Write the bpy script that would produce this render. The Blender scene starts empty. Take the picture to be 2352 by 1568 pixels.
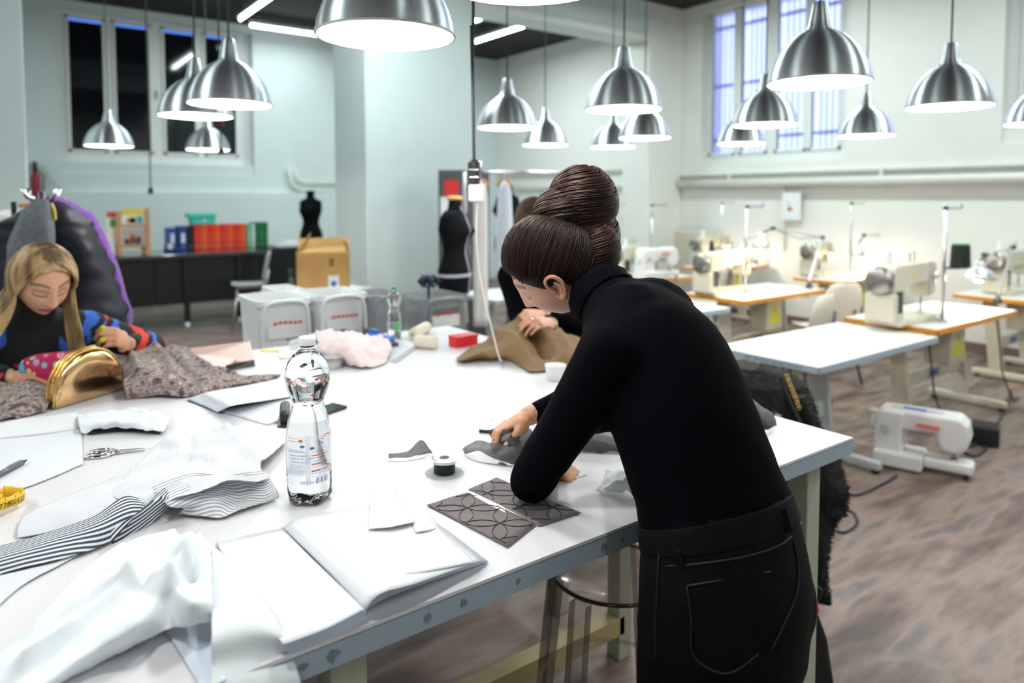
import bpy, math, random
import numpy as np
from mathutils import Vector, Matrix, noise
from mathutils.geometry import delaunay_2d_cdt

# ------------------------------------------------------------------ camera, world, exposure
SC = bpy.context.scene
COL = SC.collection
IW, IH = 2352, 1568
FPX, PY0, HC = 1630.0, 543.0, 1.565          # focal length in px, row of the optical axis, eye height
PITCH = math.atan(88 / 1630.0)
AZ = math.radians(53.5)
T = 0.95                                     # height of the cutting table
vF = Vector((math.cos(AZ), math.sin(AZ), 0)); vR = Vector((math.sin(AZ), -math.cos(AZ), 0)); vZ = Vector((0, 0, 1))
vFp = vF * math.cos(PITCH) - vZ * math.sin(PITCH); vUp = vF * math.sin(PITCH) + vZ * math.cos(PITCH)
CAM = Vector((0, 0, HC))
cam_d = bpy.data.cameras.new('camera'); cam = bpy.data.objects.new('camera', cam_d); COL.objects.link(cam)
cam.matrix_world = Matrix.Translation(CAM) @ Matrix((vR, vUp, -vFp)).transposed().to_4x4()
cam_d.sensor_fit = 'HORIZONTAL'; cam_d.sensor_width = 36; cam_d.lens = FPX / IW * 36
cam_d.shift_y = -(IH / 2 - PY0) / IW
cam_d.clip_start = 0.02; cam_d.clip_end = 100
cam_d.dof.use_dof = True; cam_d.dof.focus_distance = 1.42; cam_d.dof.aperture_fstop = 2.3; cam_d.dof.aperture_blades = 0
SC.camera = cam
w = bpy.data.worlds.new('dusk_sky'); SC.world = w; w.use_nodes = True
wb = w.node_tree.nodes['Background']; wb.inputs[0].default_value = (0.50, 0.57, 1.0, 1); wb.inputs[1].default_value = 1.9
SC.view_settings.view_transform = 'Standard'; SC.view_settings.look = 'None'
SC.view_settings.gamma = 1; SC.view_settings.exposure = 0.38; SC.view_settings.use_curve_mapping = False
PENDANT_W, DESK_W, TUBE_W = 8.6, 7.5, 60.0
CY = SC.cycles; CY.max_bounces = 8; CY.diffuse_bounces = 3; CY.glossy_bounces = 4; CY.transmission_bounces = 9; CY.transparent_max_bounces = 8; CY.adaptive_threshold = .02; CY.caustics_reflective = False; CY.caustics_refractive = False; CY.sample_clamp_indirect = 6

def ray(x, y): return vFp + (x - 1176) / FPX * vR + (PY0 - y) / FPX * vUp
def atz(x, y, z=T): d = ray(x, y); return CAM + d * ((z - HC) / d.z)
def atX(x, y, X): d = ray(x, y); return CAM + d * (X / d.x)
def atY(x, y, Y): d = ray(x, y); return CAM + d * (Y / d.y)
def dep(x, y, t): return CAM + ray(x, y) * t

# ------------------------------------------------------------------ helpers
rnd = random.Random(7)
class MB:
    def __init__(s): s.v = []; s.f = []; s.mi = []; s.m = 0; s.uv = {}
    def add(s, V, F):
        o = len(s.v); s.v += [tuple(p) for p in V]; s.f += [[i + o for i in f] for f in F]; s.mi += [s.m] * len(F); return s
    def obox(s, c, ax, ay, az):
        c, ax, ay, az = map(Vector, (c, ax, ay, az))
        V = [c + ax * i + ay * j + az * k for i in (-1, 1) for j in (-1, 1) for k in (-1, 1)]
        F = [(0, 1, 3, 2), (4, 6, 7, 5), (0, 4, 5, 1), (2, 3, 7, 6), (0, 2, 6, 4), (1, 5, 7, 3)]
        if ax.cross(ay).dot(az) < 0: F = [f[::-1] for f in F]
        return s.add(V, F)
    def box(s, x0, x1, y0, y1, z0, z1):
        return s.obox(((x0 + x1) / 2, (y0 + y1) / 2, (z0 + z1) / 2), (abs(x1 - x0) / 2, 0, 0), (0, abs(y1 - y0) / 2, 0), (0, 0, abs(z1 - z0) / 2))
    def beam(s, a, b, wx, wy, up=(0, 0, 1)):
        a, b = Vector(a), Vector(b); d = (b - a); n = d.normalized(); up = Vector(up)
        sx = n.cross(up); sx = sx.normalized() if sx.length > 1e-4 else Vector((1, 0, 0)); sy = sx.cross(n)
        return s.obox((a + b) / 2, sx * wx / 2, sy * wy / 2, d / 2)
    def lathe(s, prof, n=24, c=(0, 0, 0), M=None, sx=1, sy=1):
        V = []; F = []
        for r, z in prof:
            for i in range(n):
                a = 2 * math.pi * i / n; V.append(Vector((r * math.cos(a) * sx, r * math.sin(a) * sy, z)))
        for j in range(len(prof) - 1):
            for i in range(n):
                k = (i + 1) % n; F.append((j * n + i, j * n + k, (j + 1) * n + k, (j + 1) * n + i))
        if prof[0][0] > 1e-5: F.append(tuple(range(n))[::-1])
        if prof[-1][0] > 1e-5: F.append(tuple(range((len(prof) - 1) * n, len(prof) * n)))
        if M is not None: V = [M @ p for p in V]
        c = Vector(c); return s.add([p + c for p in V], F)
    def shell(s, prof, n=32, c=(0, 0, 0)):      # lathe with no caps
        V = []; F = []; c = Vector(c)
        for r, z in prof:
            for i in range(n):
                a = 2 * math.pi * i / n; V.append(c + Vector((r * math.cos(a), r * math.sin(a), z)))
        for j in range(len(prof) - 1):
            for i in range(n):
                k = (i + 1) % n; F.append((j * n + i, j * n + k, (j + 1) * n + k, (j + 1) * n + i))
        return s.add(V, F)
    def cyl(s, a, b, r, n=16, r2=None):
        return s.tube([a, b], [r, r if r2 is None else r2], n)
    def tube(s, pts, r, n=8, caps=True):
        pts = [Vector(p) for p in pts]; m = len(pts)
        rr = r if isinstance(r, (list, tuple)) else [r] * m
        tan = []
        for i in range(m):
            d = pts[min(i + 1, m - 1)] - pts[max(i - 1, 0)]; tan.append(d.normalized() if d.length > 1e-9 else Vector((0, 0, 1)))
        u = tan[0].orthogonal().normalized(); V = []; F = []
        for i in range(m):
            u = (u - tan[i] * u.dot(tan[i])); u = u.normalized() if u.length > 1e-6 else tan[i].orthogonal().normalized()
            w_ = tan[i].cross(u)
            for k in range(n):
                a = 2 * math.pi * k / n; V.append(pts[i] + (u * math.cos(a) + w_ * math.sin(a)) * rr[i])
        for i in range(m - 1):
            for k in range(n):
                l = (k + 1) % n; F.append((i * n + k, i * n + l, (i + 1) * n + l, (i + 1) * n + k))
        if caps: F.append(tuple(range(n))[::-1]); F.append(tuple(range((m - 1) * n, m * n)))
        return s.add(V, F)
    def loft(s, rings, close=True):             # rings of equal point count
        n = len(rings[0]); V = [p for r in rings for p in r]; F = []
        for j in range(len(rings) - 1):
            for i in range(n):
                k = (i + 1) % n; F.append((j * n + i, j * n + k, (j + 1) * n + k, (j + 1) * n + i))
        if close: F.append(tuple(range(n))[::-1]); F.append(tuple(range((len(rings) - 1) * n, len(rings) * n)))
        return s.add(V, F)
    def prism(s, poly, z0, z1, M=None):         # poly of (x, y), extruded z0..z1 in the frame M
        n = len(poly); A = sum(poly[i][0] * poly[(i + 1) % n][1] - poly[(i + 1) % n][0] * poly[i][1] for i in range(n))
        if A < 0: poly = poly[::-1]
        V = [Vector((x, y, z0)) for x, y in poly] + [Vector((x, y, z1)) for x, y in poly]
        if M is not None: V = [M @ p for p in V]
        F = [tuple(range(n))[::-1], tuple(range(n, 2 * n))] + [(i, (i + 1) % n, n + (i + 1) % n, n + i) for i in range(n)]
        return s.add(V, F)
    def sphere(s, c, r, n=16, m=10, M=None):
        r = (r, r, r) if not isinstance(r, (tuple, list)) else r
        V = []; F = []; c = Vector(c)
        for j in range(1, m):
            t = math.pi * j / m
            for i in range(n):
                a = 2 * math.pi * i / n; V.append(Vector((r[0] * math.sin(t) * math.cos(a), r[1] * math.sin(t) * math.sin(a), r[2] * math.cos(t))))
        V += [Vector((0, 0, r[2])), Vector((0, 0, -r[2]))]; a, b = len(V) - 2, len(V) - 1
        for j in range(m - 2):
            for i in range(n):
                k = (i + 1) % n; F.append((j * n + i, (j + 1) * n + i, (j + 1) * n + k, j * n + k))
        for i in range(n):
            k = (i + 1) % n; F.append((a, i, k)); F.append((b, (m - 2) * n + k, (m - 2) * n + i))
        if M is not None: V = [M @ p for p in V]
        return s.add([p + c for p in V], F)
    def grid(s, rows):                          # open sheet from rows of points
        n = len(rows[0]); V = [p for r in rows for p in r]
        F = [(j * n + i, j * n + i + 1, (j + 1) * n + i + 1, (j + 1) * n + i) for j in range(len(rows) - 1) for i in range(n - 1)]
        return s.add(V, F)
    def build(s, name, mats, parent=None, smooth=False, bevel=0.0, seg=2, solid=0.0, origin=None, sub=0, local=False):
        me = bpy.data.meshes.new(name)
        off = Vector((0, 0, 0))
        if not local:
            if parent is not None: off = parent_origin(parent)
            elif origin is not None: off = Vector(origin)
            elif s.v:
                A = np.array(s.v); off = Vector(((A[:, 0].min() + A[:, 0].max()) / 2, (A[:, 1].min() + A[:, 1].max()) / 2, A[:, 2].min()))
        me.from_pydata([tuple(Vector(p) - off) for p in s.v], [], s.f)
        mats = mats if isinstance(mats, (list, tuple)) else [mats]
        for m in mats: me.materials.append(m)
        if len(mats) > 1: me.polygons.foreach_set('material_index', s.mi)
        if smooth: me.polygons.foreach_set('use_smooth', [True] * len(s.f))
        me.update()
        o = bpy.data.objects.new(name, me); COL.objects.link(o)
        if parent is not None: o.parent = parent
        elif not local: o.location = off
        if solid: md = o.modifiers.new('solid', 'SOLIDIFY'); md.thickness = solid; md.offset = 0
        if bevel:
            md = o.modifiers.new('bevel', 'BEVEL'); md.width = bevel; md.segments = seg; md.limit_method = 'ANGLE'; md.angle_limit = math.radians(40)
        if sub: md = o.modifiers.new('sub', 'SUBSURF'); md.levels = sub; md.render_levels = sub
        return o

def parent_origin(p):
    o = Vector((0, 0, 0))
    while p is not None: o += p.location; p = p.parent
    return o
def tag(o, label=None, cat=None, group=None, kind=None):
    if label: o['label'] = label
    if cat: o['category'] = cat
    if group: o['group'] = group
    if kind: o['kind'] = kind
    return o
def thing(name, label, cat, loc=(0, 0, 0), rz=0, group=None):
    o = bpy.data.objects.new(name, None); COL.objects.link(o); o.empty_display_size = .05
    o.location = loc; o.rotation_euler = (0, 0, rz); return tag(o, label, cat, group)
def struct(name, mb, mat, label=None, **k):
    o = mb.build(name, mat, **k); return tag(o, label, None, None, 'structure')
def copy_tree(o, parent=None):
    c = o.copy(); COL.objects.link(c); c.parent = parent
    for ch in [x for x in KIDS.get(o.name, o.children)]: copy_tree(ch, c)
    return c
KIDS = {}
def proto_done(o): KIDS[o.name] = list(o.children); [KIDS.__setitem__(c.name, list(c.children)) for c in o.children]

# ------------------------------------------------------------------ materials
MAT = {}
def srgb(r, g, b):
    f = lambda c: (c / 255 / 12.92) if c / 255 <= .04045 else ((c / 255 + .055) / 1.055) ** 2.4
    return (f(r), f(g), f(b))
def mat(name, col, rough=.5, metal=0, noise_amt=0, nscale=20, bump=0, bscale=200, spec=.5, emit=0, ecol=None, trans=0, ior=1.45, alpha=1, aniso=0, sheen=0, coat=0, sss=0, stretch=None, coords='Object'):
    if name in MAT: return MAT[name]
    m = bpy.data.materials.new(name); m.use_nodes = True; N = m.node_tree.nodes; L = m.node_tree.links
    b = N['Principled BSDF']; c4 = (*col, 1)
    b.inputs['Base Color'].default_value = c4; b.inputs['Roughness'].default_value = rough; b.inputs['Metallic'].default_value = metal
    b.inputs['Specular IOR Level'].default_value = spec; b.inputs['IOR'].default_value = ior
    b.inputs['Transmission Weight'].default_value = trans; b.inputs['Alpha'].default_value = alpha
    b.inputs['Anisotropic'].default_value = aniso; b.inputs['Sheen Weight'].default_value = sheen; b.inputs['Coat Weight'].default_value = coat
    b.inputs['Subsurface Weight'].default_value = sss
    if sss: b.inputs['Subsurface Radius'].default_value = (.01, .004, .002); b.inputs['Subsurface Scale'].default_value = .4
    if emit: b.inputs['Emission Strength'].default_value = emit; b.inputs['Emission Color'].default_value = (*(ecol or col), 1)
    if aniso:
        tg = N.new('ShaderNodeTangent'); tg.direction_type = 'RADIAL'; tg.axis = 'Z'; L.new(tg.outputs[0], b.inputs['Tangent'])
    if noise_amt or bump:
        tc = N.new('ShaderNodeTexCoord'); mp = N.new('ShaderNodeMapping'); L.new(tc.outputs[coords], mp.inputs[0])
        if stretch: mp.inputs['Scale'].default_value = stretch
    if noise_amt:
        n = N.new('ShaderNodeTexNoise'); n.inputs['Scale'].default_value = nscale; n.inputs['Detail'].default_value = 5; L.new(mp.outputs[0], n.inputs[0])
        mr = N.new('ShaderNodeMapRange'); mr.inputs['From Min'].default_value = .3; mr.inputs['From Max'].default_value = .7
        mr.inputs['To Min'].default_value = 1 - noise_amt; mr.inputs['To Max'].default_value = 1 + noise_amt; L.new(n.outputs[0], mr.inputs[0])
        mx = N.new('ShaderNodeVectorMath'); mx.operation = 'SCALE'; mx.inputs[0].default_value = col; L.new(mr.outputs[0], mx.inputs['Scale'])
        L.new(mx.outputs[0], b.inputs['Base Color'])
    if bump:
        n2 = N.new('ShaderNodeTexNoise'); n2.inputs['Scale'].default_value = bscale; n2.inputs['Detail'].default_value = 4; L.new(mp.outputs[0], n2.inputs[0])
        bp = N.new('ShaderNodeBump'); bp.inputs['Strength'].default_value = bump; bp.inputs['Distance'].default_value = .004; L.new(n2.outputs[0], bp.inputs['Height'])
        L.new(bp.outputs[0], b.inputs['Normal'])
    MAT[name] = m; return m
def ramp_mat(name, stops, scale=8, rough=.5, stretch=(1, 1, 1), detail=6, tex='noise', bump=0, sheen=0, coords='Object', metal=0, distort=0):
    if name in MAT: return MAT[name]
    m = bpy.data.materials.new(name); m.use_nodes = True; N = m.node_tree.nodes; L = m.node_tree.links; b = N['Principled BSDF']
    b.inputs['Roughness'].default_value = rough; b.inputs['Sheen Weight'].default_value = sheen; b.inputs['Metallic'].default_value = metal
    tc = N.new('ShaderNodeTexCoord'); mp = N.new('ShaderNodeMapping'); mp.inputs['Scale'].default_value = stretch; L.new(tc.outputs[coords], mp.inputs[0])
    if tex == 'noise':
        n = N.new('ShaderNodeTexNoise'); n.inputs['Detail'].default_value = detail; n.inputs['Distortion'].default_value = distort; out = n.outputs[0]
    elif tex == 'voronoi':
        n = N.new('ShaderNodeTexVoronoi'); out = n.outputs['Distance']
    elif tex == 'cell':
        n = N.new('ShaderNodeTexVoronoi'); out = n.outputs['Color']
    else:
        n = N.new('ShaderNodeTexWave'); out = n.outputs[1] if len(n.outputs) > 1 else n.outputs[0]
    n.inputs['Scale'].default_value = scale; L.new(mp.outputs[0], n.inputs['Vector'])
    cr = N.new('ShaderNodeValToRGB'); el = cr.color_ramp.elements
    while len(el) < len(stops): el.new(.5)
    for e, (p, c) in zip(el, stops): e.position = p; e.color = (*c, 1)
    L.new(out, cr.inputs[0]); L.new(cr.outputs[0], b.inputs['Base Color'])
    if bump:
        bp = N.new('ShaderNodeBump'); bp.inputs['Strength'].default_value = bump; bp.inputs['Distance'].default_value = .003; L.new(out, bp.inputs['Height']); L.new(bp.outputs[0], b.inputs['Normal'])
    MAT[name] = m; return m
def glass_mat(name, col=(1, 1, 1), rough=0.0, ior=1.45): return mat(name, col, rough, trans=1, ior=ior)

white = mat('white_laminate', (.76, .75, .78), .35, noise_amt=.025, nscale=260, bump=.03, bscale=700)
whitep = mat('white_paper', (.84, .85, .87), .6)
whitepl = mat('white_plastic', (.84, .85, .86), .35)
cream = mat('cream_enamel', (.62, .58, .47), .38, noise_amt=.05, nscale=12)
black = mat('black_paint', (.012, .012, .014), .45)
blackpl = mat('black_plastic', (.015, .015, .018), .35)
steel = mat('brushed_steel', (.62, .63, .64), .28, metal=1)
chrome = mat('chrome', (.8, .8, .8), .12, metal=1)
dsteel = mat('dark_steel', (.10, .10, .11), .4, metal=.8)
# ------------------------------------------------------------------ the room
XW, YW, ZC = 8.05, 11.4, 4.24                # right wall, back wall, ceiling
XL, YB = -4.5, -3.5
wall_aqua = mat('wall_paint_pale_aqua', (.70, .79, .79), .75, noise_amt=.02, nscale=3, bump=.05, bscale=60)
wall_white = mat('wall_paint_off_white', (.80, .80, .76), .75, noise_amt=.02, nscale=3, bump=.05, bscale=60)
ceil_m = mat('ceiling_paint_charcoal', (.020, .018, .018), .8, noise_amt=.15, nscale=4)
frame_m = mat('window_frame_paint', (.80, .82, .80), .5)
floor_m = ramp_mat('floor_worn_vinyl', [(.32, srgb(74, 60, 55)), (.45, srgb(112, 94, 86)), (.55, srgb(140, 122, 112)), (.68, srgb(100, 92, 92))], scale=2.2, rough=.55, stretch=(.9, 4.0, 1), detail=10, distort=.15)
struct('floor', MB().box(XL, XW, YB, YW, -.1, 0), floor_m)
struct('ceiling', MB().box(XL, XW, YB, YW, ZC, ZC + .1), ceil_m)
struct('wall_left', MB().box(XL - .15, XL, YB, YW, 0, ZC), wall_white)
struct('wall_front', MB().box(XL, XW, YB - .15, YB, 0, ZC), wall_white)

def holed_wall(axis, pos, thick, lo, hi, holes):
    mb = MB(); us = sorted({lo, hi, *[h[0] for h in holes], *[h[1] for h in holes]}); zs = sorted({0, ZC, *[h[2] for h in holes], *[h[3] for h in holes]})
    for i in range(len(us) - 1):
        for j in range(len(zs) - 1):
            cu, cz = (us[i] + us[i + 1]) / 2, (zs[j] + zs[j + 1]) / 2
            if any(h[0] < cu < h[1] and h[2] < cz < h[3] for h in holes): continue
            if axis == 'Y': mb.box(us[i], us[i + 1], pos, pos + thick, zs[j], zs[j + 1])
            else: mb.box(pos, pos + thick, us[i], us[i + 1], zs[j], zs[j + 1])
    return mb
# window niches: photo pixels on the wall planes
b0, b1 = atY(122, 200, YW).x, atY(583, 300, YW).x
bz0 = atY(360, 400, YW).z
r0 = atX(1948, 200, XW).y; r1 = atX(1612, 200, XW).y; rz0 = atX(1780, 372, XW).z
s1 = atX(2306, 150, XW).y; s0 = s1 - 2.1; sz0 = atX(2330, 326, XW).z
ztop = ZC - .12
struct('wall_back', holed_wall('Y', YW, .45, XL, XW + .45, [(b0, b1, bz0, ztop)]), wall_aqua)
struct('wall_right', holed_wall('X', XW, .45, YB, YW, [(r0, r1, rz0, ztop), (s0, s1, sz0, ztop)]), wall_white)

pane_dark = mat('night_glass', (.004, .005, .008), .06, spec=.6)
pane_lit = glass_mat('frosted_pane', (.86, .91, 1), .25)
leak_glow = mat('blue_light_leak', (.10, .22, .75), .4, emit=.6, ecol=(.15, .3, 1))  # emissive strip stands in for sky light leaking past the dark panes
def window(name, axis, plane, u0, u1, z0, z1, panes, glass, label, bars=False, film=False):
    # panes: list of (u0,u1,z0,z1); u runs along the wall
    P = (lambda u, d, z: (u, plane + d, z)) if axis == 'Y' else (lambda u, d, z: (plane + d, u, z))
    def bx(mb, ua, ub, da, db, za, zb):
        a, b_ = P(ua, da, za), P(ub, db, zb); return mb.box(min(a[0], b_[0]), max(a[0], b_[0]), min(a[1], b_[1]), max(a[1], b_[1]), za, zb)
    root = bpy.data.objects.new(name, None); COL.objects.link(root); root.location = P((u0 + u1) / 2, 0, z0); tag(root, label, None, None, 'structure')
    mb = MB(); us = sorted({u0, u1, *[p[0] for p in panes], *[p[1] for p in panes]}); zs = sorted({z0, z1, *[p[2] for p in panes], *[p[3] for p in panes]})
    for i in range(len(us) - 1):
        for j in range(len(zs) - 1):
            cu, cz = (us[i] + us[i + 1]) / 2, (zs[j] + zs[j + 1]) / 2
            if any(p[0] < cu < p[1] and p[2] < cz < p[3] for p in panes): continue
            bx(mb, us[i], us[i + 1], 0, .07, zs[j], zs[j + 1])
    mb.build('window_frame', frame_m, root)
    for p in panes:
        bx(MB(), p[0] - .005, p[1] + .005, .03, .038, p[2] - .005, p[3] + .005).build('pane', glass, root)
        m = MB(); k = .022
        for (a, b_, c, d) in ((p[0] - k, p[0] + .012, p[2] - k, p[3] + k), (p[1] - .012, p[1] + k, p[2] - k, p[3] + k), (p[0] - k, p[1] + k, p[2] - k, p[2] + .012), (p[0] - k, p[1] + k, p[3] - .012, p[3] + k)):
            bx(m, a, b_, -.018, .002, c, d)
        m.build('sash_rim', frame_m, root)
        if bars:
            n = 5
            for i in range(n):
                u = p[0] + (p[1] - p[0]) * (i + .5) / n
                bx(MB(), u - .006, u + .006, .16, .172, z0, z1).build('grille_bar', bar_m, root)
    if bars:
        for z in bars: bx(MB(), u0, u1, .15, .19, z - .016, z + .016).build('grille_rail', bar_m, root)
    if film:  # adds the glowing light leak at each pane top
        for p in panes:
            bx(MB(), p[0] + .02, p[1] - .01, .024, .029, p[3] - .05, p[3] - .015).build('light_gap', leak_glow, root)
    # casement handle
    um = (panes[1][1] + panes[2][0]) / 2 if len(panes) > 2 else (u0 + u1) / 2
    bx(MB(), um - .012, um + .012, -.04, 0, (z0 + z1) / 2 - .06, (z0 + z1) / 2 + .06).build('handle', steel, root, bevel=.004)
    return root
bar_m = mat('grille_paint', (.30, .34, .50), .5)
pb = YW + .16
bp = [(atY(a, 200, pb).x, atY(b_, 200, pb).x, atY(250, 347, pb).z, atY(200, 42, pb).z) for a, b_ in ((158, 240), (265, 345), (377, 448), (471, 541))]
window('window_1', 'Y', pb, b0, b1, bp[0][2] - .17, min(bp[0][3] + .16, ztop), bp, pane_dark, 'white four-pane casement window with black night panes in the back wall', film=True)
MBs = MB().box(b0, b1, YW + .02, YW + .16, bz0 - .001, bp[0][2] - .17); struct('trim_1', MBs, wall_aqua, 'sloping plaster sill below the black-paned window')
pr = XW + .16
rz_b, rz_t = atX(1720, 350, pr).z, atX(1637, 36, pr).z
rp = [(atX(b_, 250, pr).y, atX(a, 250, pr).y, rz_b, rz_t) for a, b_ in ((1633, 1687), (1702, 1760), (1784, 1850), (1863, 1930))][::-1]
window('window_2', 'X', pr, r0, r1, rz_b - .14, min(rz_t + .12, ztop), rp, pane_lit, 'tall four-pane window glowing blue with dusk behind a barred grille', bars=[atX(1660, 66, pr + .16).z, atX(1660, 198, pr + .16).z, atX(1660, 322, pr + .16).z])
struct('trim_2', MB().box(XW + .02, XW + .16, r0, r1, rz0 - .001, rz_b - .14), wall_white, 'plaster sill below the glowing window')
sp = [(s0 + .12 + i * .49, s0 + .12 + i * .49 + .40, sz0 + .3, ztop - .15) for i in range(4)]
window('window_3', 'X', pr, s0, s1, sz0 + .12, ztop, sp, pane_lit, 'window cut by the picture edge beside the glowing barred window', bars=[rz_b + .2, rz_t - .3])
struct('trim_3', MB().box(XW + .02, XW + .16, s0, s1, sz0 - .001, sz0 + .12), wall_white)

# pillars and beam
YP = 6.78
px0, px1 = atY(840, 300, YP).x, atY(1088, 300, YP).x
pxl = atY(60, 300, YP).x; ppl = atY(1490, 300, YP).x
struct('wall_pillar', MB().box(px0, px1, YP, YP + .82, 0, ZC), wall_aqua, 'wide free-standing plaster pillar behind the dress forms', bevel=.012)
struct('wall_pillar_end', MB().box(pxl - 1.3, pxl, YP, YP + .82, 0, ZC), wall_aqua, 'plaster pillar at the picture edge behind the hanging coats', bevel=.012)
struct('wall_pilaster', MB().box(ppl, XW, YP, YP + .5, 0, ZC), wall_white, 'pilaster against the wall beside the glowing window', bevel=.012)
struct('trim_beam', MB().box(XL, XW, YP + .02, YP + .45, 3.72, ZC), wall_aqua, 'plaster beam spanning the pillars under the ceiling')
struct('trim_beam_lip', MB().box(px1, ppl, YP - .015, YP + .02, 3.70, 3.78), wall_white, 'narrow moulding along the lower edge of the beam')
# ledges and plinths on the walls
lz = atX(1900, 388, XW).z
struct('trim_ledge', MB().box(XW - .05, XW, YB, YP, lz - .035, lz), wall_white, 'narrow ledge running along the wall above the pipe', bevel=.006)
struct('trim_ledge_back', MB().box(XL, XW, YW - .09, YW, 0, atY(300, 441, YW).z), wall_aqua, 'low plinth step along the back wall', bevel=.006)
struct('baseboard_right', MB().box(XW - .02, XW, YB, YP, 0, .1), mat('skirting_brown', (.18, .12, .11), .5))
pipe_m = mat('pipe_paint', (.78, .78, .72), .45)
pz = atX(1900, 416, XW - .08).z
p = tag(MB().cyl((XW - .09, YB + .02, pz), (XW - .09, YP - .005, pz), .05, 16).build('heating_pipe', pipe_m, smooth=True), 'thick white heating pipe running along the wall over the sewing machines', 'pipe')
for y in (5.9, 3.9, 2.0):
    MB().box(XW - .1, XW - .002, y - .015, y + .015, pz - .062, pz - .048).build('pipe_bracket', pipe_m, p); MB().box(XW - .1, XW - .002, y - .015, y + .015, pz + .048, pz + .062).build('pipe_bracket', pipe_m, p)
    MB().box(XW - .1, XW - .085, y - .015, y + .015, pz + .06, lz - .03).build('pipe_hanger', pipe_m, p)
m = atX(1804, 425, XW - .03)
tag(MB().tube([(XW - .03, m.y, pz), (XW - .03, m.y, pz - .35), (XW - .03, m.y, .9)], .014, 8).build('conduit', pipe_m, smooth=True), 'thin white conduit dropping from the heating pipe behind the paper sheet', 'conduit')
# pipes on the back wall / beyond the opening
za, zb_ = atX(1300, 395, XW).z, atX(1300, 414, XW).z
for z, lb in ((za, 'upper thin pipe on the far wall beyond the beam opening'), (zb_ - .12, 'lower thin pipe on the far wall beyond the beam opening')):
    o = tag(MB().cyl((XW - .06, YP + .55, z), (XW - .06, YW - .15, z), .022, 10).build('wall_pipe', pipe_m, smooth=True), lb, 'pipe')
    for y in (8.2, 10.0): MB().box(XW - .06, XW, y - .01, y + .01, z - .008, z + .008).build('pipe_clip', pipe_m, o)
q = [atY(*a, YW - .06) for a in ((664, 385), (668, 422), (690, 438), (790, 441))]
tag(MB().tube(q, .026, 10).build('wall_pipe', pipe_m, smooth=True), 'outer bent pipe on the back wall above the small dress form', 'pipe')
q = [atY(*a, YW - .06) for a in ((676, 388), (682, 412), (698, 420), (790, 421))]
tag(MB().tube(q, .02, 10).build('wall_pipe', pipe_m, smooth=True), 'inner bent pipe on the back wall above the small dress form', 'pipe')
# radiator
ra, rb_ = atX(1660, 580, XW - .1).y, atX(1550, 580, XW - .1).y
rt, rl = atX(1600, 530, XW - .1).z, .12
rad = thing('radiator', 'cream column radiator on the wall behind the sewing tables', 'radiator', (XW - .12, (ra + rb_) / 2, 0))
n = 14; radm = mat('radiator_enamel', (.76, .72, .62), .4)
for i in range(n):
    y = ra + (rb_ - ra) * (i + .5) / n
    MB().box(XW - .17, XW - .07, y - .018, y + .018, rl, rt).build('radiator_column', radm, rad, bevel=.015)
MB().cyl((XW - .12, ra, rl + .05), (XW - .12, rb_, rl + .05), .018, 8).build('header_pipe', cream, rad); MB().cyl((XW - .12, ra, rt - .05), (XW - .12, rb_, rt - .05), .018, 8).build('header_pipe', cream, rad)
for y in (ra + .08, rb_ - .08): MB().box(XW - .15, XW - .09, y - .02, y + .02, 0, rl + .01).build('foot', cream, rad)
# paper sheet on the wall
c0, c1 = atX(1797, 440, XW - .06), atX(1839, 506, XW - .06)
ps = thing('wall_notice', 'white paper sheet with a small red sketch pinned below the pipe', 'poster', (XW - .06, (c0.y + c1.y) / 2, c1.z))
MB().box(XW - .062, XW - .058, c1.y, c0.y, c1.z, c0.z).build('sheet', whitep, ps)
ym = (c0.y + c1.y) / 2; zm = (c0.z + c1.z) / 2
MB().box(XW - .0635, XW - .0625, ym - .01, ym + .05, zm - .06, zm - .02).box(XW - .0635, XW - .0625, ym + .03, ym + .04, zm - .02, zm + .05).build('sketch', mat('ink_red', (.5, .05, .06), .6), ps)
# ceiling light fittings
tube_em = mat('tube_glow', (1, 1, 1), .5, emit=9, ecol=(.90, 1, 1))
def fitting(a, b_, label, watts, wid=.09, drop=.16):
    a, b_ = Vector(a), Vector(b_); c = (a + b_) / 2; d = (b_ - a)
    t = thing('ceiling_light', label, 'ceiling light', (c.x, c.y, a.z - .02), group='ceiling strip lights')
    MB().beam(a + Vector((0, 0, .05)), b_ + Vector((0, 0, .05)), wid, .05).build('housing', mat('fitting_grey', (.6, .62, .62), .4, metal=.3), t)
    MB().cyl(a + d * .02, b_ - d * .02, .02, 10).build('tube', tube_em, t, smooth=True)
    for s in (.12, .88):
        q = a + d * s; MB().cyl(q + Vector((0, 0, .07)), (q.x, q.y, ZC + .005), .008, 6).build('hanger_rod', steel, t)
    if watts:
        l = bpy.data.lights.new('tube_light', 'AREA'); l.shape = 'RECTANGLE'; l.size = d.length * .95; l.size_y = .06; l.energy = watts; l.color = (.86, 1, 1)
        o = bpy.data.objects.new('tube_light', l); COL.objects.link(o); o.parent = t; o.location = (0, 0, -.012)
        o.rotation_euler = (0, 0, math.atan2(d.y, d.x))
    return t
z = ZC - .17
a = atz(572, 58, z); b_ = Vector((atz(760, 84, z).x, a.y, z)); fitting(a, b_, 'bare strip light on the dark ceiling above the pillar corner', TUBE_W * .18)
a = atz(550, 46, z); fitting((a.x, a.y - 2.2, z), (a.x, a.y, z), 'strip light running across the dark ceiling toward the black-paned window', TUBE_W * .45)
a = atz(1090, 97, z); b_ = Vector((a.x, atz(1212, 54, z).y, z)); fitting((a.x, b_.y, z), (a.x, a.y, z), 'long strip light seen through the beam opening', TUBE_W * .6)
a = atz(1108, 42, z); fitting((a.x, a.y - .6, z), (a.x, a.y + .3, z), 'short bright light fitting beside the pillar top in the opening', TUBE_W * .6, wid=.25)
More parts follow.
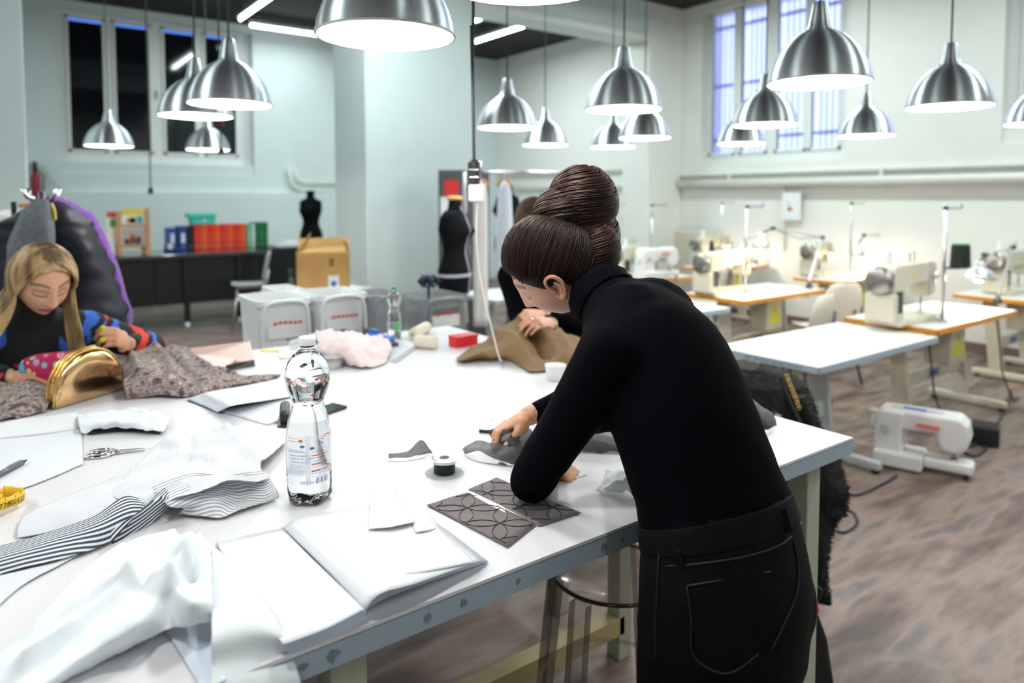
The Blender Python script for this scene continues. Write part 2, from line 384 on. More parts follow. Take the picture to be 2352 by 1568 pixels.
for i, (x, y) in enumerate(((-2.2, 3.5), (-2.2, 8.5), (1.0, -1.8), (4.5, -1.8), (6.4, 1.2), (6.4, 4.6), (2.6, 5.4))):  # unseen fittings added across the ceiling as even room fill
    fitting((x, y - .75, z), (x, y + .75, z), ('unseen fill strip light added over the side of the room away from the windows', 'unseen fill strip light added over the clothes rails by the back wall', 'unseen fill strip light added on the ceiling behind the camera', 'unseen fill strip light added on the ceiling behind the sewing rows', 'unseen fill strip light added above the wall-side sewing tables', 'unseen fill strip light added above the rear wall-side sewing tables', 'unseen fill strip light added before the wide plaster pillar')[i], TUBE_W * (.8, 1, .3, .7, 1, .9, 1.15)[i])
# ------------------------------------------------------------------ pendant lamps
alu = mat('brushed_aluminium', (.90, .94, .98), .42, metal=1, aniso=.95)
alu.node_tree.nodes['Principled BSDF'].inputs['Anisotropic Rotation'].default_value = .25
liner_m = mat('white_enamel_liner', (.95, .95, .93), .5)
bulb_m = mat('bulb_glow', (1, 1, 1), .5, emit=40, ecol=(1, .97, .92))
cord_m = mat('cord_rubber', (.03, .03, .035), .5)
def make_lamp():
    t = thing('pendant_lamp', 'x', 'pendant lamp')
    prof = [(.190, 0), (.1895, .012), (.184, .040), (.172, .075), (.152, .115), (.124, .150), (.092, .178), (.062, .196), (.050, .203), (.0505, .208), (.046, .212), (.042, .235), (.033, .275), (.027, .305), (.022, .309), (.006, .310)]
    MB().shell(prof, 48).build('lamp_shade', alu, t, smooth=True, local=True)
    MB().shell([(.1905, .0), (.1925, .003), (.1905, .006)], 48).shell([(max(r - .004, .01), z - .002 if z > .01 else z) for r, z in prof[:9]], 48).lathe([(.047, .199), (.001, .2)], 24).build('lamp_liner', liner_m, t, smooth=True, local=True)
    MB().lathe([(.001, .045), (.022, .052), (.032, .075), (.03, .1), (.018, .13), (.016, .16)], 16).build('bulb', bulb_m, t, smooth=True, local=True)
    MB().lathe([(.018, .155), (.02, .16), (.02, .2), (.012, .205)], 16).build('socket', whitepl, t, local=True)
    for k in range(3):
        a = k * 2.094 + .4; MB().sphere((.053 * math.cos(a), .053 * math.sin(a), .2015), .006, 8, 6).build('grip_screw', chrome, t, smooth=True, local=True)
    l = bpy.data.lights.new('pendant_light', 'POINT'); l.energy = PENDANT_W; l.shadow_soft_size = .035; l.color = (1, .97, .93)
    o = bpy.data.objects.new('pendant_light', l); COL.objects.link(o); o.parent = t; o.location = (0, 0, .035)
    return t
lamp0 = make_lamp(); RIM = 2.008
LAMPS = [(.90, 1.17, 'pendant lamp whose white rim just dips into the top of the picture'),
 (.899, 1.798, 'large aluminium pendant lamp hanging at the top over the middle of the cutting table'),
 (.944, 3.525, 'nearer of the two overlapping pendant lamps before the black-paned window'),
 (.93, 4.142, 'further of the two overlapping pendant lamps, partly covered, before the black-paned window'),
 (.86, 6.96, 'small pendant lamp alone before the two panes at the window side of the blonde woman'),
 (1.66, 6.96, 'small pendant lamp hanging low below the overlapping pair at the black-paned window'),
 (2.664, 3.651, 'pendant lamp hanging beside the black power cord in the beam opening'),
 (3.79, 4.655, 'small distant pendant lamp just behind the one beside the power cord'),
 (2.586, 2.554, 'large pendant lamp directly above the hair bun of the standing woman'),
 (4.41, 4.483, 'smallest pendant lamp under the large one above the hair bun'),
 (3.934, 3.664, 'pendant lamp half hidden by the large one above the hair bun'),
 (2.6, 1.523, 'largest pendant lamp hanging before the glowing barred window'),
 (3.831, 2.585, 'mid-sized pendant lamp partly covered by the largest one at the glowing window'),
 (4.983, 3.582, 'small low pendant lamp at the bottom edge of the glowing window'),
 (5.083, 2.608, 'pendant lamp hanging at the far edge of the glowing window before bare wall'),
 (3.793, 1.538, 'pendant lamp hanging before the bare wall above the nearest orange-edged table'),
 (5.08, 1.55, 'pendant lamp cut off by the right picture edge'),
 (.12, .98, 'unseen pendant lamp added above the open binder to brighten the white cloth'),  # added out of frame to brighten the front cloth and binder
 (-.75, 1.45, 'unseen pendant lamp added for light over the far end of the cutting table'),  # from here down: unseen lamps added to light table and floor
 (-.75, 3.55, 'unseen pendant lamp added for light beside the coats'),
 (2.6, .48, 'unseen pendant lamp added for light over the aisle behind the standing woman'),
 (3.8, .48, 'unseen pendant lamp added for light over the open floor beyond the white table'),
 (-.75, -.6, 'unseen pendant lamp added for light beside the camera')]
lamp_kids = list(lamp0.children)
for i, (x, y, lb) in enumerate(LAMPS):
    if i == 0: t = lamp0
    else:
        t = lamp0.copy(); COL.objects.link(t)
        for c in lamp_kids: k = c.copy(); COL.objects.link(k); k.parent = t
    t.location = (x, y, RIM); tag(t, lb, 'pendant lamp', 'aluminium pendant lamps'); t.rotation_euler.z = i * .7
    top = (3.72 if 6.8 < y < 7.3 else ZC) - RIM
    MB().cyl((0, 0, .3), (0, 0, top), .0045, 6).build('cord', cord_m, t, local=True)
    MB().lathe([(.045, top - .03), (.05, top - .005), (.05, top + .005)], 16).build('ceiling_rose', blackpl, t, local=True)

# hanging power cords
def path(pts, n=8):                          # Catmull-Rom through the points
    pts = [Vector(p) for p in pts]; out = []
    for i in range(len(pts) - 1):
        p0, p1, p2, p3 = pts[max(i - 1, 0)], pts[i], pts[i + 1], pts[min(i + 2, len(pts) - 1)]
        for k in range(n):
            t = k / n; out.append(.5 * ((2 * p1) + (p2 - p0) * t + (2 * p0 - 5 * p1 + 4 * p2 - p3) * t * t + (3 * p1 - p0 - 3 * p2 + p3) * t ** 3))
    return out + [pts[-1]]
tp = 2.35
c = thing('power_cord', 'black power cord with sockets and white charger hanging above the table', 'power cord', dep(1097, 460, tp))
up_ = dep(1087, -20, tp); up_ = Vector((up_.x, up_.y, ZC))
MB().tube(path([(up_.x, up_.y, ZC), dep(1087, 0, tp), dep(1083, 60, tp), dep(1086, 200, tp), dep(1089, 380, tp)]), .0055, 8).build('cord', cord_m, c, smooth=True)
b0_ = dep(1089, 372, tp); b1_ = dep(1088, 422, tp)
MB().cyl(b0_, b1_, .021, 14).cyl(dep(1089, 366, tp), b0_, .012, 12).build('socket_block', blackpl, c, smooth=False, bevel=.003)
MB().obox(dep(1089, 390, tp), vR * .017, vUp * .003, vF * .0225).obox(dep(1090, 407, tp), vR * .015, vUp * .002, vF * .0222).build('metal_contact', chrome, c)
MB().obox(dep(1095, 443, tp), vR * .027, vUp * .029, vF * .018).build('white_plug', whitepl, c, bevel=.007)
MB().obox(dep(1104, 376, tp), vR * .006, vUp * .010, vF * .006).build('toggle', whitepl, c, bevel=.002)
end = atz(1153, 832)
cab = path([dep(1098, 455, tp), dep(1094, 540, tp), dep(1104, 640, tp), dep(1126, 740, tp), dep(1146, 818, 2.5), end + Vector((0, 0, .004))])
tag(MB().tube(cab, .0032, 6).build('charging_cable', mat('cable_beige', (.75, .72, .64), .5), smooth=True), 'thin beige cable trailing from the white plug down to the table', 'cable')
tp = 7.4
e = dep(346, 438, tp); c = thing('hanging_socket', 'small black socket on a thin cord before the window wall', 'power cord', e)
MB().cyl((e.x, e.y, e.z), (e.x, e.y, ZC), .007, 6).build('cord', cord_m, c); MB().cyl((e.x, e.y, e.z - .035), (e.x, e.y, e.z + .03), .026, 10).build('plug', blackpl, c)
tp = 4.6
e = dep(508, 348, tp); c = thing('hanging_socket', 'dark plug on a coiled reddish cord hanging below the overlapping lamps', 'power cord', e)
co = [Vector((e.x + .018 * math.cos(k * .8), e.y + .018 * math.sin(k * .8), e.z + .16 + .07 * k / 40)) for k in range(40)]
MB().cyl((e.x, e.y, e.z), (e.x, e.y, ZC), .005, 6).build('cord', cord_m, c)
MB().tube(co, .005, 6).build('coil', mat('cord_red_brown', (.25, .07, .05), .5), c); MB().cyl((e.x, e.y, e.z - .02), (e.x, e.y, e.z + .02), .018, 10).build('plug', blackpl, c)

# ------------------------------------------------------------------ cutting tables
TX0, TX1, TY0, TYS, TY1 = -2.2, 1.775, .922, 1.91, 2.92
edge_m = mat('edge_band_grey_blue', (.38, .47, .55), .5, noise_amt=.10, nscale=420, bump=.12, bscale=900)
legm = mat('leg_enamel_greygreen', (.45, .47, .36), .45)
def cutting_table(y0, y1, label, extra=False):
    t = thing('cutting_table', label, 'table', ((TX0 + TX1) / 2, (y0 + y1) / 2, 0), group='white cutting tables')
    MB().box(TX0, TX1, y0, y1, T - .006, T).build('tabletop', white, t)
    MB().box(TX0, TX1, y0, y1, T - .0072, T - .006).build('dark_seam', mat('seam_dark', (.02, .02, .025), .5), t)
    MB().box(TX0 + .0005, TX1 - .0005, y0 + .0005, y1 - .0005, T - .043, T - .0072).build('edge_band', edge_m, t)
    for x in (TX0 + .15, .42, TX1 - .075):
        for y in (y0 + .09, y1 - .23):
            MB().box(x - .03, x + .03, y - .03, y + .03, 0, T - .043).build('leg', legm, t, bevel=.004)
    MB().box(TX0 + .15, TX1 - .08, y1 - .26, y1 - .20, .09, .15).build('stretcher', mat('stretcher_ochre', (.50, .40, .20), .5), t)
    return t
ct1 = cutting_table(TY0, TYS - .0015, 'white cutting table in the foreground covered with fabrics and open binder')
ct2 = cutting_table(TYS + .0015, TY1, 'rear white cutting table where the blonde woman sits')
stain = mat('glue_stain', (.19, .245, .29), .6)
for px, w_, h_ in ((1385, 34, 26), (1190, 16, 30), (1065, 20, 28), (985, 26, 22), (760, 38, 30), (695, 20, 20), (1430, 12, 26)):
    a = atY(px, 1400, TY0); x = a.x; s = .0003
    poly = [(x + (rnd.uniform(.3, 1) * w_ * s * 1.6) * math.cos(k * .7), T - .025 + rnd.uniform(.3, 1) * h_ * s * 1.5 * math.sin(k * .7)) for k in range(9)]
    MB().prism(poly, 0, .0006, Matrix(((1, 0, 0, 0), (0, 0, -1, TY0), (0, 1, 0, 0), (0, 0, 0, 1)))).build('edge_stain', stain, ct1)

# ------------------------------------------------------------------ sewing stations
orange = mat('orange_edge_band', (.74, .30, .015), .4)
top_w = mat('sewing_top_white', (.85, .84, .80), .35)
grey_leg = mat('leg_grey', (.50, .54, .54), .4)
label_blue = mat('label_blue', (.05, .14, .55), .5); warn_y = mat('warning_yellow', (.75, .68, .05), .5)
def station(x0, x1, y0, y1, zt, label, legmat, band=orange, motor=True, rows='orange-edged sewing tables', legx=None, box=True):
    t = thing('sewing_table', label, 'table', ((x0 + x1) / 2, (y0 + y1) / 2, 0), group=rows)
    MB().box(x0 + .004, x1 - .004, y0 + .004, y1 - .004, zt - .035, zt).build('tabletop', top_w, t, bevel=.004)
    m = MB()
    m.box(x0, x1, y0, y0 + .005, zt - .037, zt - .003); m.box(x0, x1, y1 - .005, y1, zt - .037, zt - .003); m.box(x0, x0 + .005, y0, y1, zt - .037, zt - .003); m.box(x1 - .005, x1, y0, y1, zt - .037, zt - .003)
    m.build('edge_strip', band, t)
    lx = legx or (x0 + .2, x1 - .2); ym = (y0 + y1) / 2
    for x in lx:
        MB().beam((x, ym - .02, .05), (x, ym + .05, zt - .06), .035, .11, (0, 1, 0)).build('leg', legmat, t, bevel=.004)
        MB().box(x - .03, x + .03, y0 - .02, y1 - .1, .02, .07).build('foot', legmat, t, bevel=.012)
        MB().box(x - .03, x + .03, y0 + .06, y1 - .06, zt - .065, zt - .035).build('leg_bracket', legmat, t)
        for yy in (y0 + .01, y1 - .14): MB().cyl((x, yy, 0), (x, yy, .03), .022, 10).build('glide', blackpl, t)
    a, b_ = (lx[0], ym, .30), (lx[1], ym, .30)
    MB().beam(a, b_, .03, .09).build('crossbar', legmat, t, bevel=.003)
    xm = (lx[0] + lx[1]) / 2
    if motor: MB().box(xm - .07, xm + .07, ym - .017, ym - .0155, .28, .32).build('blue_label', label_blue, t)
    if motor:
        xb = lx[0] + .30
        MB().box(xb, xb + .24, y0 + .12, y0 + .30, zt - .33, zt - .05).build('motor_box', cream, t, bevel=.012)
        MB().box(xb + .03, xb + .20, y0 + .1185, y0 + .1198, zt - .27, zt - .19).build('warning_label', warn_y, t)
        M = Matrix(((1, 0, 0, xb + .115), (0, 0, -1, y0 + .1198), (0, 1, 0, zt - .18), (0, 0, 0, 1)))
        MB().prism([(-.06, 0), (.06, 0), (0, .10)], 0, .0013, M).build('warning_triangle', warn_y, t)
        MB().prism([(-.008, .02), (.008, .02), (.003, .07), (-.003, .07)], 0, .0019, M).build('warning_mark', black, t)
        MB().cyl((xb + .3, ym, zt - .22), (xb + .42, ym, zt - .22), .07, 14).build('motor', dsteel, t)
    return t
wh = dict(band=edge_m, motor=False, rows='plain white work tables')
station(3.40, 4.77, 1.95, 2.61, .70, 'plain white table nearest the camera in the sewing rows, marked edge', grey_leg, legx=(3.55, 4.03), **wh)
o = MB(); s_ = rnd
for k in range(16): o.box(3.3985, 3.3995, 2.05 + k * .022, 2.05 + k * .022 + .014 * s_.uniform(.4, 1), .675 + s_.uniform(-.004, .004), .684)
o.build('scribble', mat('pencil_grey', (.12, .13, .18), .7), bpy.data.objects['sewing_table'])
station(3.50, 4.72, 3.46, 3.95, .70, 'plain white table behind the shoulder of the standing woman', cream, **wh)
station(3.44, 4.72, 4.90, 5.55, .70, 'small white table beside the white garment behind the brown cloth', grey_leg, **wh)
q = atz(1565, 592, .80)
station(q.x - 1.15, q.x, q.y, q.y + .6, .80, 'far white table beside the pilaster and the radiator', cream, legx=(q.x - 1.0, q.x - .15), **wh)
station(4.84, 6.17, 1.985, 2.60, .73, 'orange-edged sewing table nearest the open floor with black thread spool', cream)
station(4.95, 6.19, 3.50, 4.12, .73, 'orange-edged sewing table in the middle row behind the shell chairs', cream)
station(4.95, 6.13, 4.95, 5.55, .73, 'orange-edged sewing table with the white domestic machine behind the bun', cream)
station(6.80, 7.92, 2.14, 2.68, .73, 'orange-edged sewing table by the wall cut by the picture edge', cream)
station(6.86, 7.92, 3.70, 4.25, .73, 'orange-edged sewing table by the wall under the paper sheet', cream)
station(6.84, 7.92, 5.25, 5.75, .73, 'orange-edged sewing table by the radiator', cream)

mach = mat('machine_enamel', (.66, .62, .50), .3, noise_amt=.03, nscale=8)
def machine(loc, label, s=1.15, rz=0, short=False, accent=None):
    t = thing('sewing_machine', label, 'sewing machine', loc, rz, 'industrial sewing machines'); L_ = .30 if short else .46
    B = lambda nm, m, mt, **k: m.build(nm, mt, t, local=True, **k)
    sc = lambda *a: [x * s for x in a]
    B('bed', MB().box(*sc(0, L_, -.09, .09, .001, .028)), mach, bevel=.006)
    pr_ = [(0, .02), (.115, .02), (.10, .14), (.125, .19), (L_ - .09, .20), (L_ - .085, .12), (L_ - .01, .12), (L_, .17), (L_, .285), (L_ - .03, .305), (.03, .30), (0, .27)]
    M = Matrix(((s, 0, 0, 0), (0, 0, -s, 0), (0, s, 0, 0), (0, 0, 0, 1)))
    B('arm', MB().prism(pr_, -.055, .055, M), mach, bevel=.014, seg=3)
    Mx = Matrix(((0, 0, 1, -.012 * s), (0, 1, 0, 0), (-1, 0, 0, .225 * s), (0, 0, 0, 1)))
    B('handwheel', MB().lathe([(.001, -.05 * s), (.03 * s, -.05 * s), (.05 * s, -.045 * s), (.068 * s, -.038 * s), (.07 * s, -.02 * s), (.062 * s, -.012 * s), (.03 * s, 0), (.02 * s, .02 * s)], 24, M=Mx), mat('handwheel_metal', (.35, .34, .31), .3, metal=.9), smooth=True)
    B('belt_guard', MB().box(*sc(-.035, .005, -.075, .075, .02, .16)), mach, bevel=.01)
    B('needle_bar', MB().cyl(sc(L_ - .05, 0, .04), sc(L_ - .05, 0, .13), .006 * s, 8).box(*sc(L_ - .062, L_ - .036, -.012, .012, .03, .042)), chrome)
    B('tension_dial', MB().cyl(sc(L_ - .045, -.06, .23), sc(L_ - .045, -.082, .23), .02 * s, 14), chrome)
    B('top_guide', MB().tube([sc(L_ * .5, -.02, .30), sc(L_ * .5, -.02, .35), sc(L_ * .5 + .05, -.02, .36), sc(L_ * .5 + .05, -.02, .30)], .004 * s, 6), chrome)
    B('thread_cone', MB().lathe([(.022 * s, .303 * s), (.012 * s, .37 * s), (.004, .372 * s)], 12, c=(.10 * s, .02 * s, 0)), accent or whitepl)
    B('dot_label', MB().cyl(sc(L_ * .45, -.0555, .25), sc(L_ * .45, -.0568, .25), .014 * s, 12), warn_y)
    B('front_panel', MB().box(*sc(.02, .09, -.0575, -.054, .06, .17)), dsteel, bevel=.003)
    return t
q = atz(2062, 752, .73); machine(q + Vector((0, .10, 0)), 'tall beige sewing machine with big handwheel on the nearest orange-edged table', 1.32)
q = atz(1640, 682, .73); machine(q + Vector((.02, .12, 0)), 'beige sewing machine with yellow dot on the middle-row orange-edged table', 1.25, accent=mat('thread_black', (.01, .015, .012), .8))
q = atz(1880, 638, .73); machine(q + Vector((.02, .12, 0)), 'beige sewing machine on the wall-side table under the paper sheet', 1.2, short=True)
q = atz(1612, 612, .73); machine(q + Vector((.02, .08, 0)), 'beige sewing machine on the table by the radiator', 1.2)
machine((7.0, 2.42, .73), 'beige sewing machine on the wall-side table at the picture edge', 1.25)
q = atz(1432, 628, .73); machine((5.32, 5.3, .73), 'beige overlock machine peeking out beside the bun of the standing woman', 1.1, short=True)

def thread_stand(base, top_px, label, cross=34, spool=None, spm=None):
    t = thing('thread_stand', label, 'thread stand', base, group='thread stands')
    d = (base - CAM).dot(vFp); top = dep(top_px[0], top_px[1], d); top = Vector((base.x, base.y, top.z))
    MB().cyl(base, top, .011, 10).build('pole', steel, t, smooth=True)
    MB().lathe([(.03, 0), (.03, .012), (.015, .02)], 14, c=base).build('base', steel, t)
    c = top - Vector((0, 0, .02)); MB().cyl(c - Vector((.015, 0, 0)), c + Vector((.20, -.02, -.005)), .008, 8).build('guide_arm', steel, t)
    MB().sphere(c, .019, 10, 8).build('clamp', dsteel, t, smooth=True)
    MB().tube([c + Vector((.18, -.02, 0)), c + Vector((.2, -.02, .025)), c + Vector((.22, -.02, 0))], .003, 6).build('eyelet', chrome, t)
    if spool:
        z = dep(top_px[0], spool, d).z; p_ = Vector((base.x, base.y, z)); q_ = p_ + Vector((.10, -.06, 0))
        MB().cyl(p_, q_, .008, 8).build('spool_arm', dsteel, t); MB().lathe([(.05, 0), (.05, .006), (.01, .007)], 14, c=q_).build('spool_plate', dsteel, t)
        MB().lathe([(.064, .008), (.062, .02), (.056, .15), (.05, .156), (.02, .158)], 20, c=q_).build('thread_cone', spm, t, smooth=False)
        MB().lathe([(.052, .156), (.054, .16), (.05, .166), (.02, .167)], 20, c=q_).build('cone_cap', mat('cone_cap_green', (.02, .2, .08), .5), t)
    return t
tb = mat('thread_black', (.01, .015, .012), .8)
thread_stand(atz(2164, 738, .73), (2164, 470), 'thread stand carrying a big black thread cone on the nearest orange-edged table', spool=615, spm=tb)
thread_stand(atz(1712, 680, .73), (1722, 468), 'thread stand beside the yellow-dot sewing machine')
thread_stand(atz(1657, 612, .73), (1657, 462), 'pale thread stand on the table by the radiator')
thread_stand(atz(1952, 640, .73), (1954, 462), 'thread stand on the wall-side table under the paper sheet')
thread_stand(Vector((5.6, 5.1, .73)), (1440, 466), 'thread stand rising beside the bun of the standing woman')
# articulated task lamps
spot_m = mat('task_bulb', (1, 1, 1), .5, emit=30, ecol=(1, .86, .62)); tl_m = mat('task_lamp_alu', (.75, .75, .74), .3, metal=.7)
def task_lamp(pts, Yp, label, watts=DESK_W, big=1.0, head=None):
    P = [atY(x, y, Yp) for x, y in pts]; P[0].z = .735
    t = thing('task_lamp', label, 'lamp', P[0], group='jointed task lamps on the sewing tables')
    MB().lathe([(.03, 0), (.03, .03), (.018, .04), (.012, .07)], 14, c=P[0]).build('clamp', dsteel, t)
    MB().beam(P[0] + Vector((0, 0, .05)), P[1], .016, .016, (0, 1, 0)).build('lower_arm', tl_m, t); MB().beam(P[1], P[2], .014, .014, (0, 1, 0)).build('upper_arm', tl_m, t)
    for q_ in P[1:3]: MB().cyl(q_ - Vector((0, .018, 0)), q_ + Vector((0, .018, 0)), .018, 12).build('joint', dsteel, t)
    MB().tube([P[1], (P[1] + P[2]) / 2 + Vector((0, 0, -.05)), P[2]], .003, 6).build('wire', cord_m, t)
    h = P[3]; s = big
    MB().shell([(.075 * s, -.03), (.078 * s, -.025), (.07 * s, .01), (.052 * s, .04), (.035 * s, .055), (.03 * s, .06), (.028 * s, .10), (.02 * s, .105)], 24, c=h).build('lamp_shade', tl_m, t, smooth=True, solid=.003)
    MB().cyl(h + Vector((0, 0, .10)), P[2], .008, 8).build('neck', dsteel, t)
    MB().sphere(h + Vector((0, 0, -.005)), .032 * s, 12, 8).build('bulb', spot_m, t, smooth=True)
    l = bpy.data.lights.new('task_light', 'POINT'); l.energy = watts; l.shadow_soft_size = .03; l.color = (1, .80, .55)
    ol = bpy.data.objects.new('task_light', l); COL.objects.link(ol); ol.parent = t; ol.location = h - t.location + Vector((0, 0, -.05))
    return t
task_lamp([(1858, 662), (1888, 545), (1775, 524), (1748, 562)], 3.62, 'jointed task lamp reaching over the yellow-dot sewing machine')
task_lamp([(2062, 622), (2091, 530), (1985, 540), (1970, 582)], 3.95, 'jointed task lamp bending over the wall-side machine under the paper sheet')
task_lamp([(2290, 745), (2326, 568), (2262, 585), (2248, 632)], 2.20, 'big round-headed task lamp by the black thread cone', big=1.5)
task_lamp([(1735, 610), (1745, 540), (1715, 545), (1706, 572)], 5.35, 'bright task lamp glaring above the table by the radiator')

# white domestic sewing machines
def dom_machine(loc, rz, label, s=1.0):
    t = thing('domestic_sewing_machine', label, 'sewing machine', loc, rz, 'white domestic sewing machines')
    B = lambda nm, m, mt, **k: m.build(nm, mt, t, local=True, **k)
    wpl = mat('machine_white', (.83, .83, .83), .3)
    M = Matrix(((s, 0, 0, 0), (0, 0, -s, 0), (0, s, 0, 0), (0, 0, 0, 1)))
    B('base', MB().box(0, .22 * s, -.10 * s, .10 * s, .008 * s, .085 * s), wpl, bevel=.015, seg=3)
    B('free_arm', MB().box(.215 * s, .43 * s, -.055 * s, .06 * s, .025 * s, .08 * s), wpl, bevel=.02, seg=3)
    B('column', MB().prism([(0, .06), (.13, .06), (.125, .20), (.14, .29), (.02, .29), (0, .26)], -.085, .075, M), wpl, bevel=.018, seg=3)
    B('arm', MB().prism([(.08, .195), (.27, .205), (.28, .16), (.30, .125), (.36, .12), (.40, .145), (.415, .2), (.405, .265), (.37, .30), (.02, .295), (.02, .26)], -.085, .065, M), wpl, bevel=.022, seg=3)
    B('handle_slot', MB().box(.07 * s, .30 * s, -.03 * s, .03 * s, .292 * s, .299 * s), mat('slot_grey', (.55, .56, .58), .4), bevel=.003)
    B('blue_badge', MB().box(.12 * s, .22 * s, -.02 * s, .02 * s, .2985 * s, .3005 * s), label_blue)
    B('red_logo', MB().box(.19 * s, .29 * s, -.0865 * s, -.084 * s, .235 * s, .252 * s), mat('logo_red', (.75, .18, .12), .5))
    B('dial', MB().cyl((.05 * s, -.083 * s, .2 * s), (.05 * s, -.098 * s, .2 * s), .022 * s, 16), mat('slot_grey', (.55, .56, .58), .4))
    B('handwheel', MB().cyl((.004 * s, 0, .2 * s), (-.025 * s, 0, .2 * s), .04 * s, 18), wpl, bevel=.004)
    B('needle_foot', MB().cyl((.345 * s, 0, .085 * s), (.345 * s, 0, .13 * s), .004, 8).box(.33 * s, .36 * s, -.01, .01, .083 * s, .088 * s), dsteel)
    for x in (.03, .40): B('rubber_foot', MB().cyl((x * s, -.04 * s, 0), (x * s, -.04 * s, .03 * s), .012, 8), blackpl)
    return t
dom_machine((4.24, 2.06, 0), math.radians(-74), 'white domestic sewing machine standing on the floor beside the white table leg', 1.15)
q = atz(1440, 648, .73); dom_machine((5.33, 5.02, .73), math.radians(-10), 'white domestic sewing machine on the orange-edged table behind the bun', 1.1)
# pedals and cables on the floor
q = atz(2222, 1005, 0) + Vector((.0, -.10, 0))
pd = thing('foot_pedal', 'black foot pedal box with cable on the floor under the sewing table', 'pedal', (q.x, q.y, 0), .3)
MB().prism([(-.10, 0), (.10, 0), (.10, .05), (.06, .12), (-.10, .12)], -.08, .08, Matrix(((1, 0, 0, 0), (0, 0, -1, 0), (0, 1, 0, 0), (0, 0, 0, 1)))).build('housing', blackpl, pd, bevel=.008, local=True)
MB().box(-.09, .05, -.07, .07, .12, .126).build('tread', mat('rubber', (.03, .03, .03), .8), pd, local=True)
cb = lambda pts, r, lb: tag(MB().tube(path([atz(x, y, 0) + Vector((0, 0, r + (h_ if h_ else 0))) for x, y, h_ in pts], 6), r, 6).build('floor_cable', cord_m, smooth=True), lb, 'cable')
cb([(2230, 1010, 0), (2265, 1030, 0), (2240, 1050, 0), (2215, 1035, 0), (2260, 1012, 0), (2300, 960, .0), (2322, 900, .0)], .008, 'black cable curling beside the foot pedal')
cb([(1895, 1120, 0), (1960, 1140, 0), (2020, 1118, 0), (2060, 1095, 0)], .007, 'thin black cable on the floor from the fur coat to the white table foot')
cb([(1930, 1165, 0), (1960, 1180, 0), (1968, 1205, 0), (1940, 1225, 0), (1915, 1218, 0)], .006, 'loop of dark cable on the floor beside the fur coat')
def vcable(px_a, za, px_b, label, X, Y):
    a = Vector((X, Y, za)); return tag(MB().tube(path([a, (X + .01, Y - .03, za * .6), (X + .03, Y - .05, .2), (X + .06, Y - .12, .01), (X + .2, Y - .1, .008)]), .006, 6).build('hanging_cable', cord_m, smooth=True), label, 'cable')
vcable(0, .66, 0, 'black cable hanging under the nearest orange-edged sewing table', 5.2, 2.2)
vcable(0, .66, 0, 'black cable hanging down at the picture edge beside the sewing table leg', 6.25, 2.15)

# ------------------------------------------------------------------ chairs
def shell_chair(loc, rz, label, shellm, legm_, sh=.45):
    t = thing('shell_chair', label, 'chair', loc, rz, 'moulded shell chairs')   # faces +y locally
    rows = []
    for j in range(9):
        v = j / 8; r = []
        for i in range(9):
            u = i / 8 * 2 - 1; x = u * (.215 - .03 * v); y = .2 - v * .38; z = sh + .02 * u * u + (.015 if j == 0 else 0) - .03 * math.sin(math.pi * v) * (1 - u * u); r.append(Vector((x, y, z)))
        rows.append(r)
    MB().grid(rows).build('seat', shellm, t, smooth=True, solid=.012, sub=1, local=True)
    rows = []
    for j in range(9):
        v = j / 8; r = []
        for i in range(9):
            u = i / 8 * 2 - 1; wd = .20 * math.sqrt(max(0.02, 1 - (abs(v - .45) / .62) ** 3)); r.append(Vector((u * wd, -.19 - .07 * v + .04 * u * u, sh + .05 + .36 * v)))
        rows.append(r)
    MB().grid(rows).build('backrest', shellm, t, smooth=True, solid=.012, sub=1, local=True)
    MB().tube([(-.1, -.16, sh - .01), (-.1, -.2, sh + .02), (-.1, -.225, sh + .18)], .009, 8).tube([(.1, -.16, sh - .01), (.1, -.2, sh + .02), (.1, -.225, sh + .18)], .009, 8).build('back_bracket', legm_, t, smooth=True, local=True)
    for sx in (-1, 1):
        for sy in (-1, 1):
            MB().cyl((sx * .13, sy * .12, sh - .012), (sx * .21, sy * .2, 0), .010, 8).build('leg', legm_, t, smooth=True, local=True)
    MB().tube([(-.13, -.12, sh - .015), (.13, -.12, sh - .015), (.13, .12, sh - .015), (-.13, .12, sh - .015), (-.13, -.12, sh - .015)], .009, 6).build('seat_frame', legm_, t, local=True)
    return t
shw = mat('shell_white', (.78, .76, .70), .35); shg = mat('shell_grey', (.46, .46, .43), .3)
q = atz(1915, 745, .45)
shell_chair((4.88, 3.0, 0), math.radians(8), 'white shell chair standing behind the plain white table', shw, blackpl, .46)
shell_chair((5.75, 3.25, 0), math.radians(-20), 'white shell chair tucked at the middle-row sewing table', shw, dsteel, .46)
shell_chair((6.0, 4.75, 0), math.radians(30), 'white shell chair in the rear row by the radiator', shw, blackpl, .46)
q = atz(545, 752, 0); shell_chair((q.x + .12, q.y - .1, 0), math.radians(75), 'grey shell chair with thin legs before the black desk', shg, steel, .52)
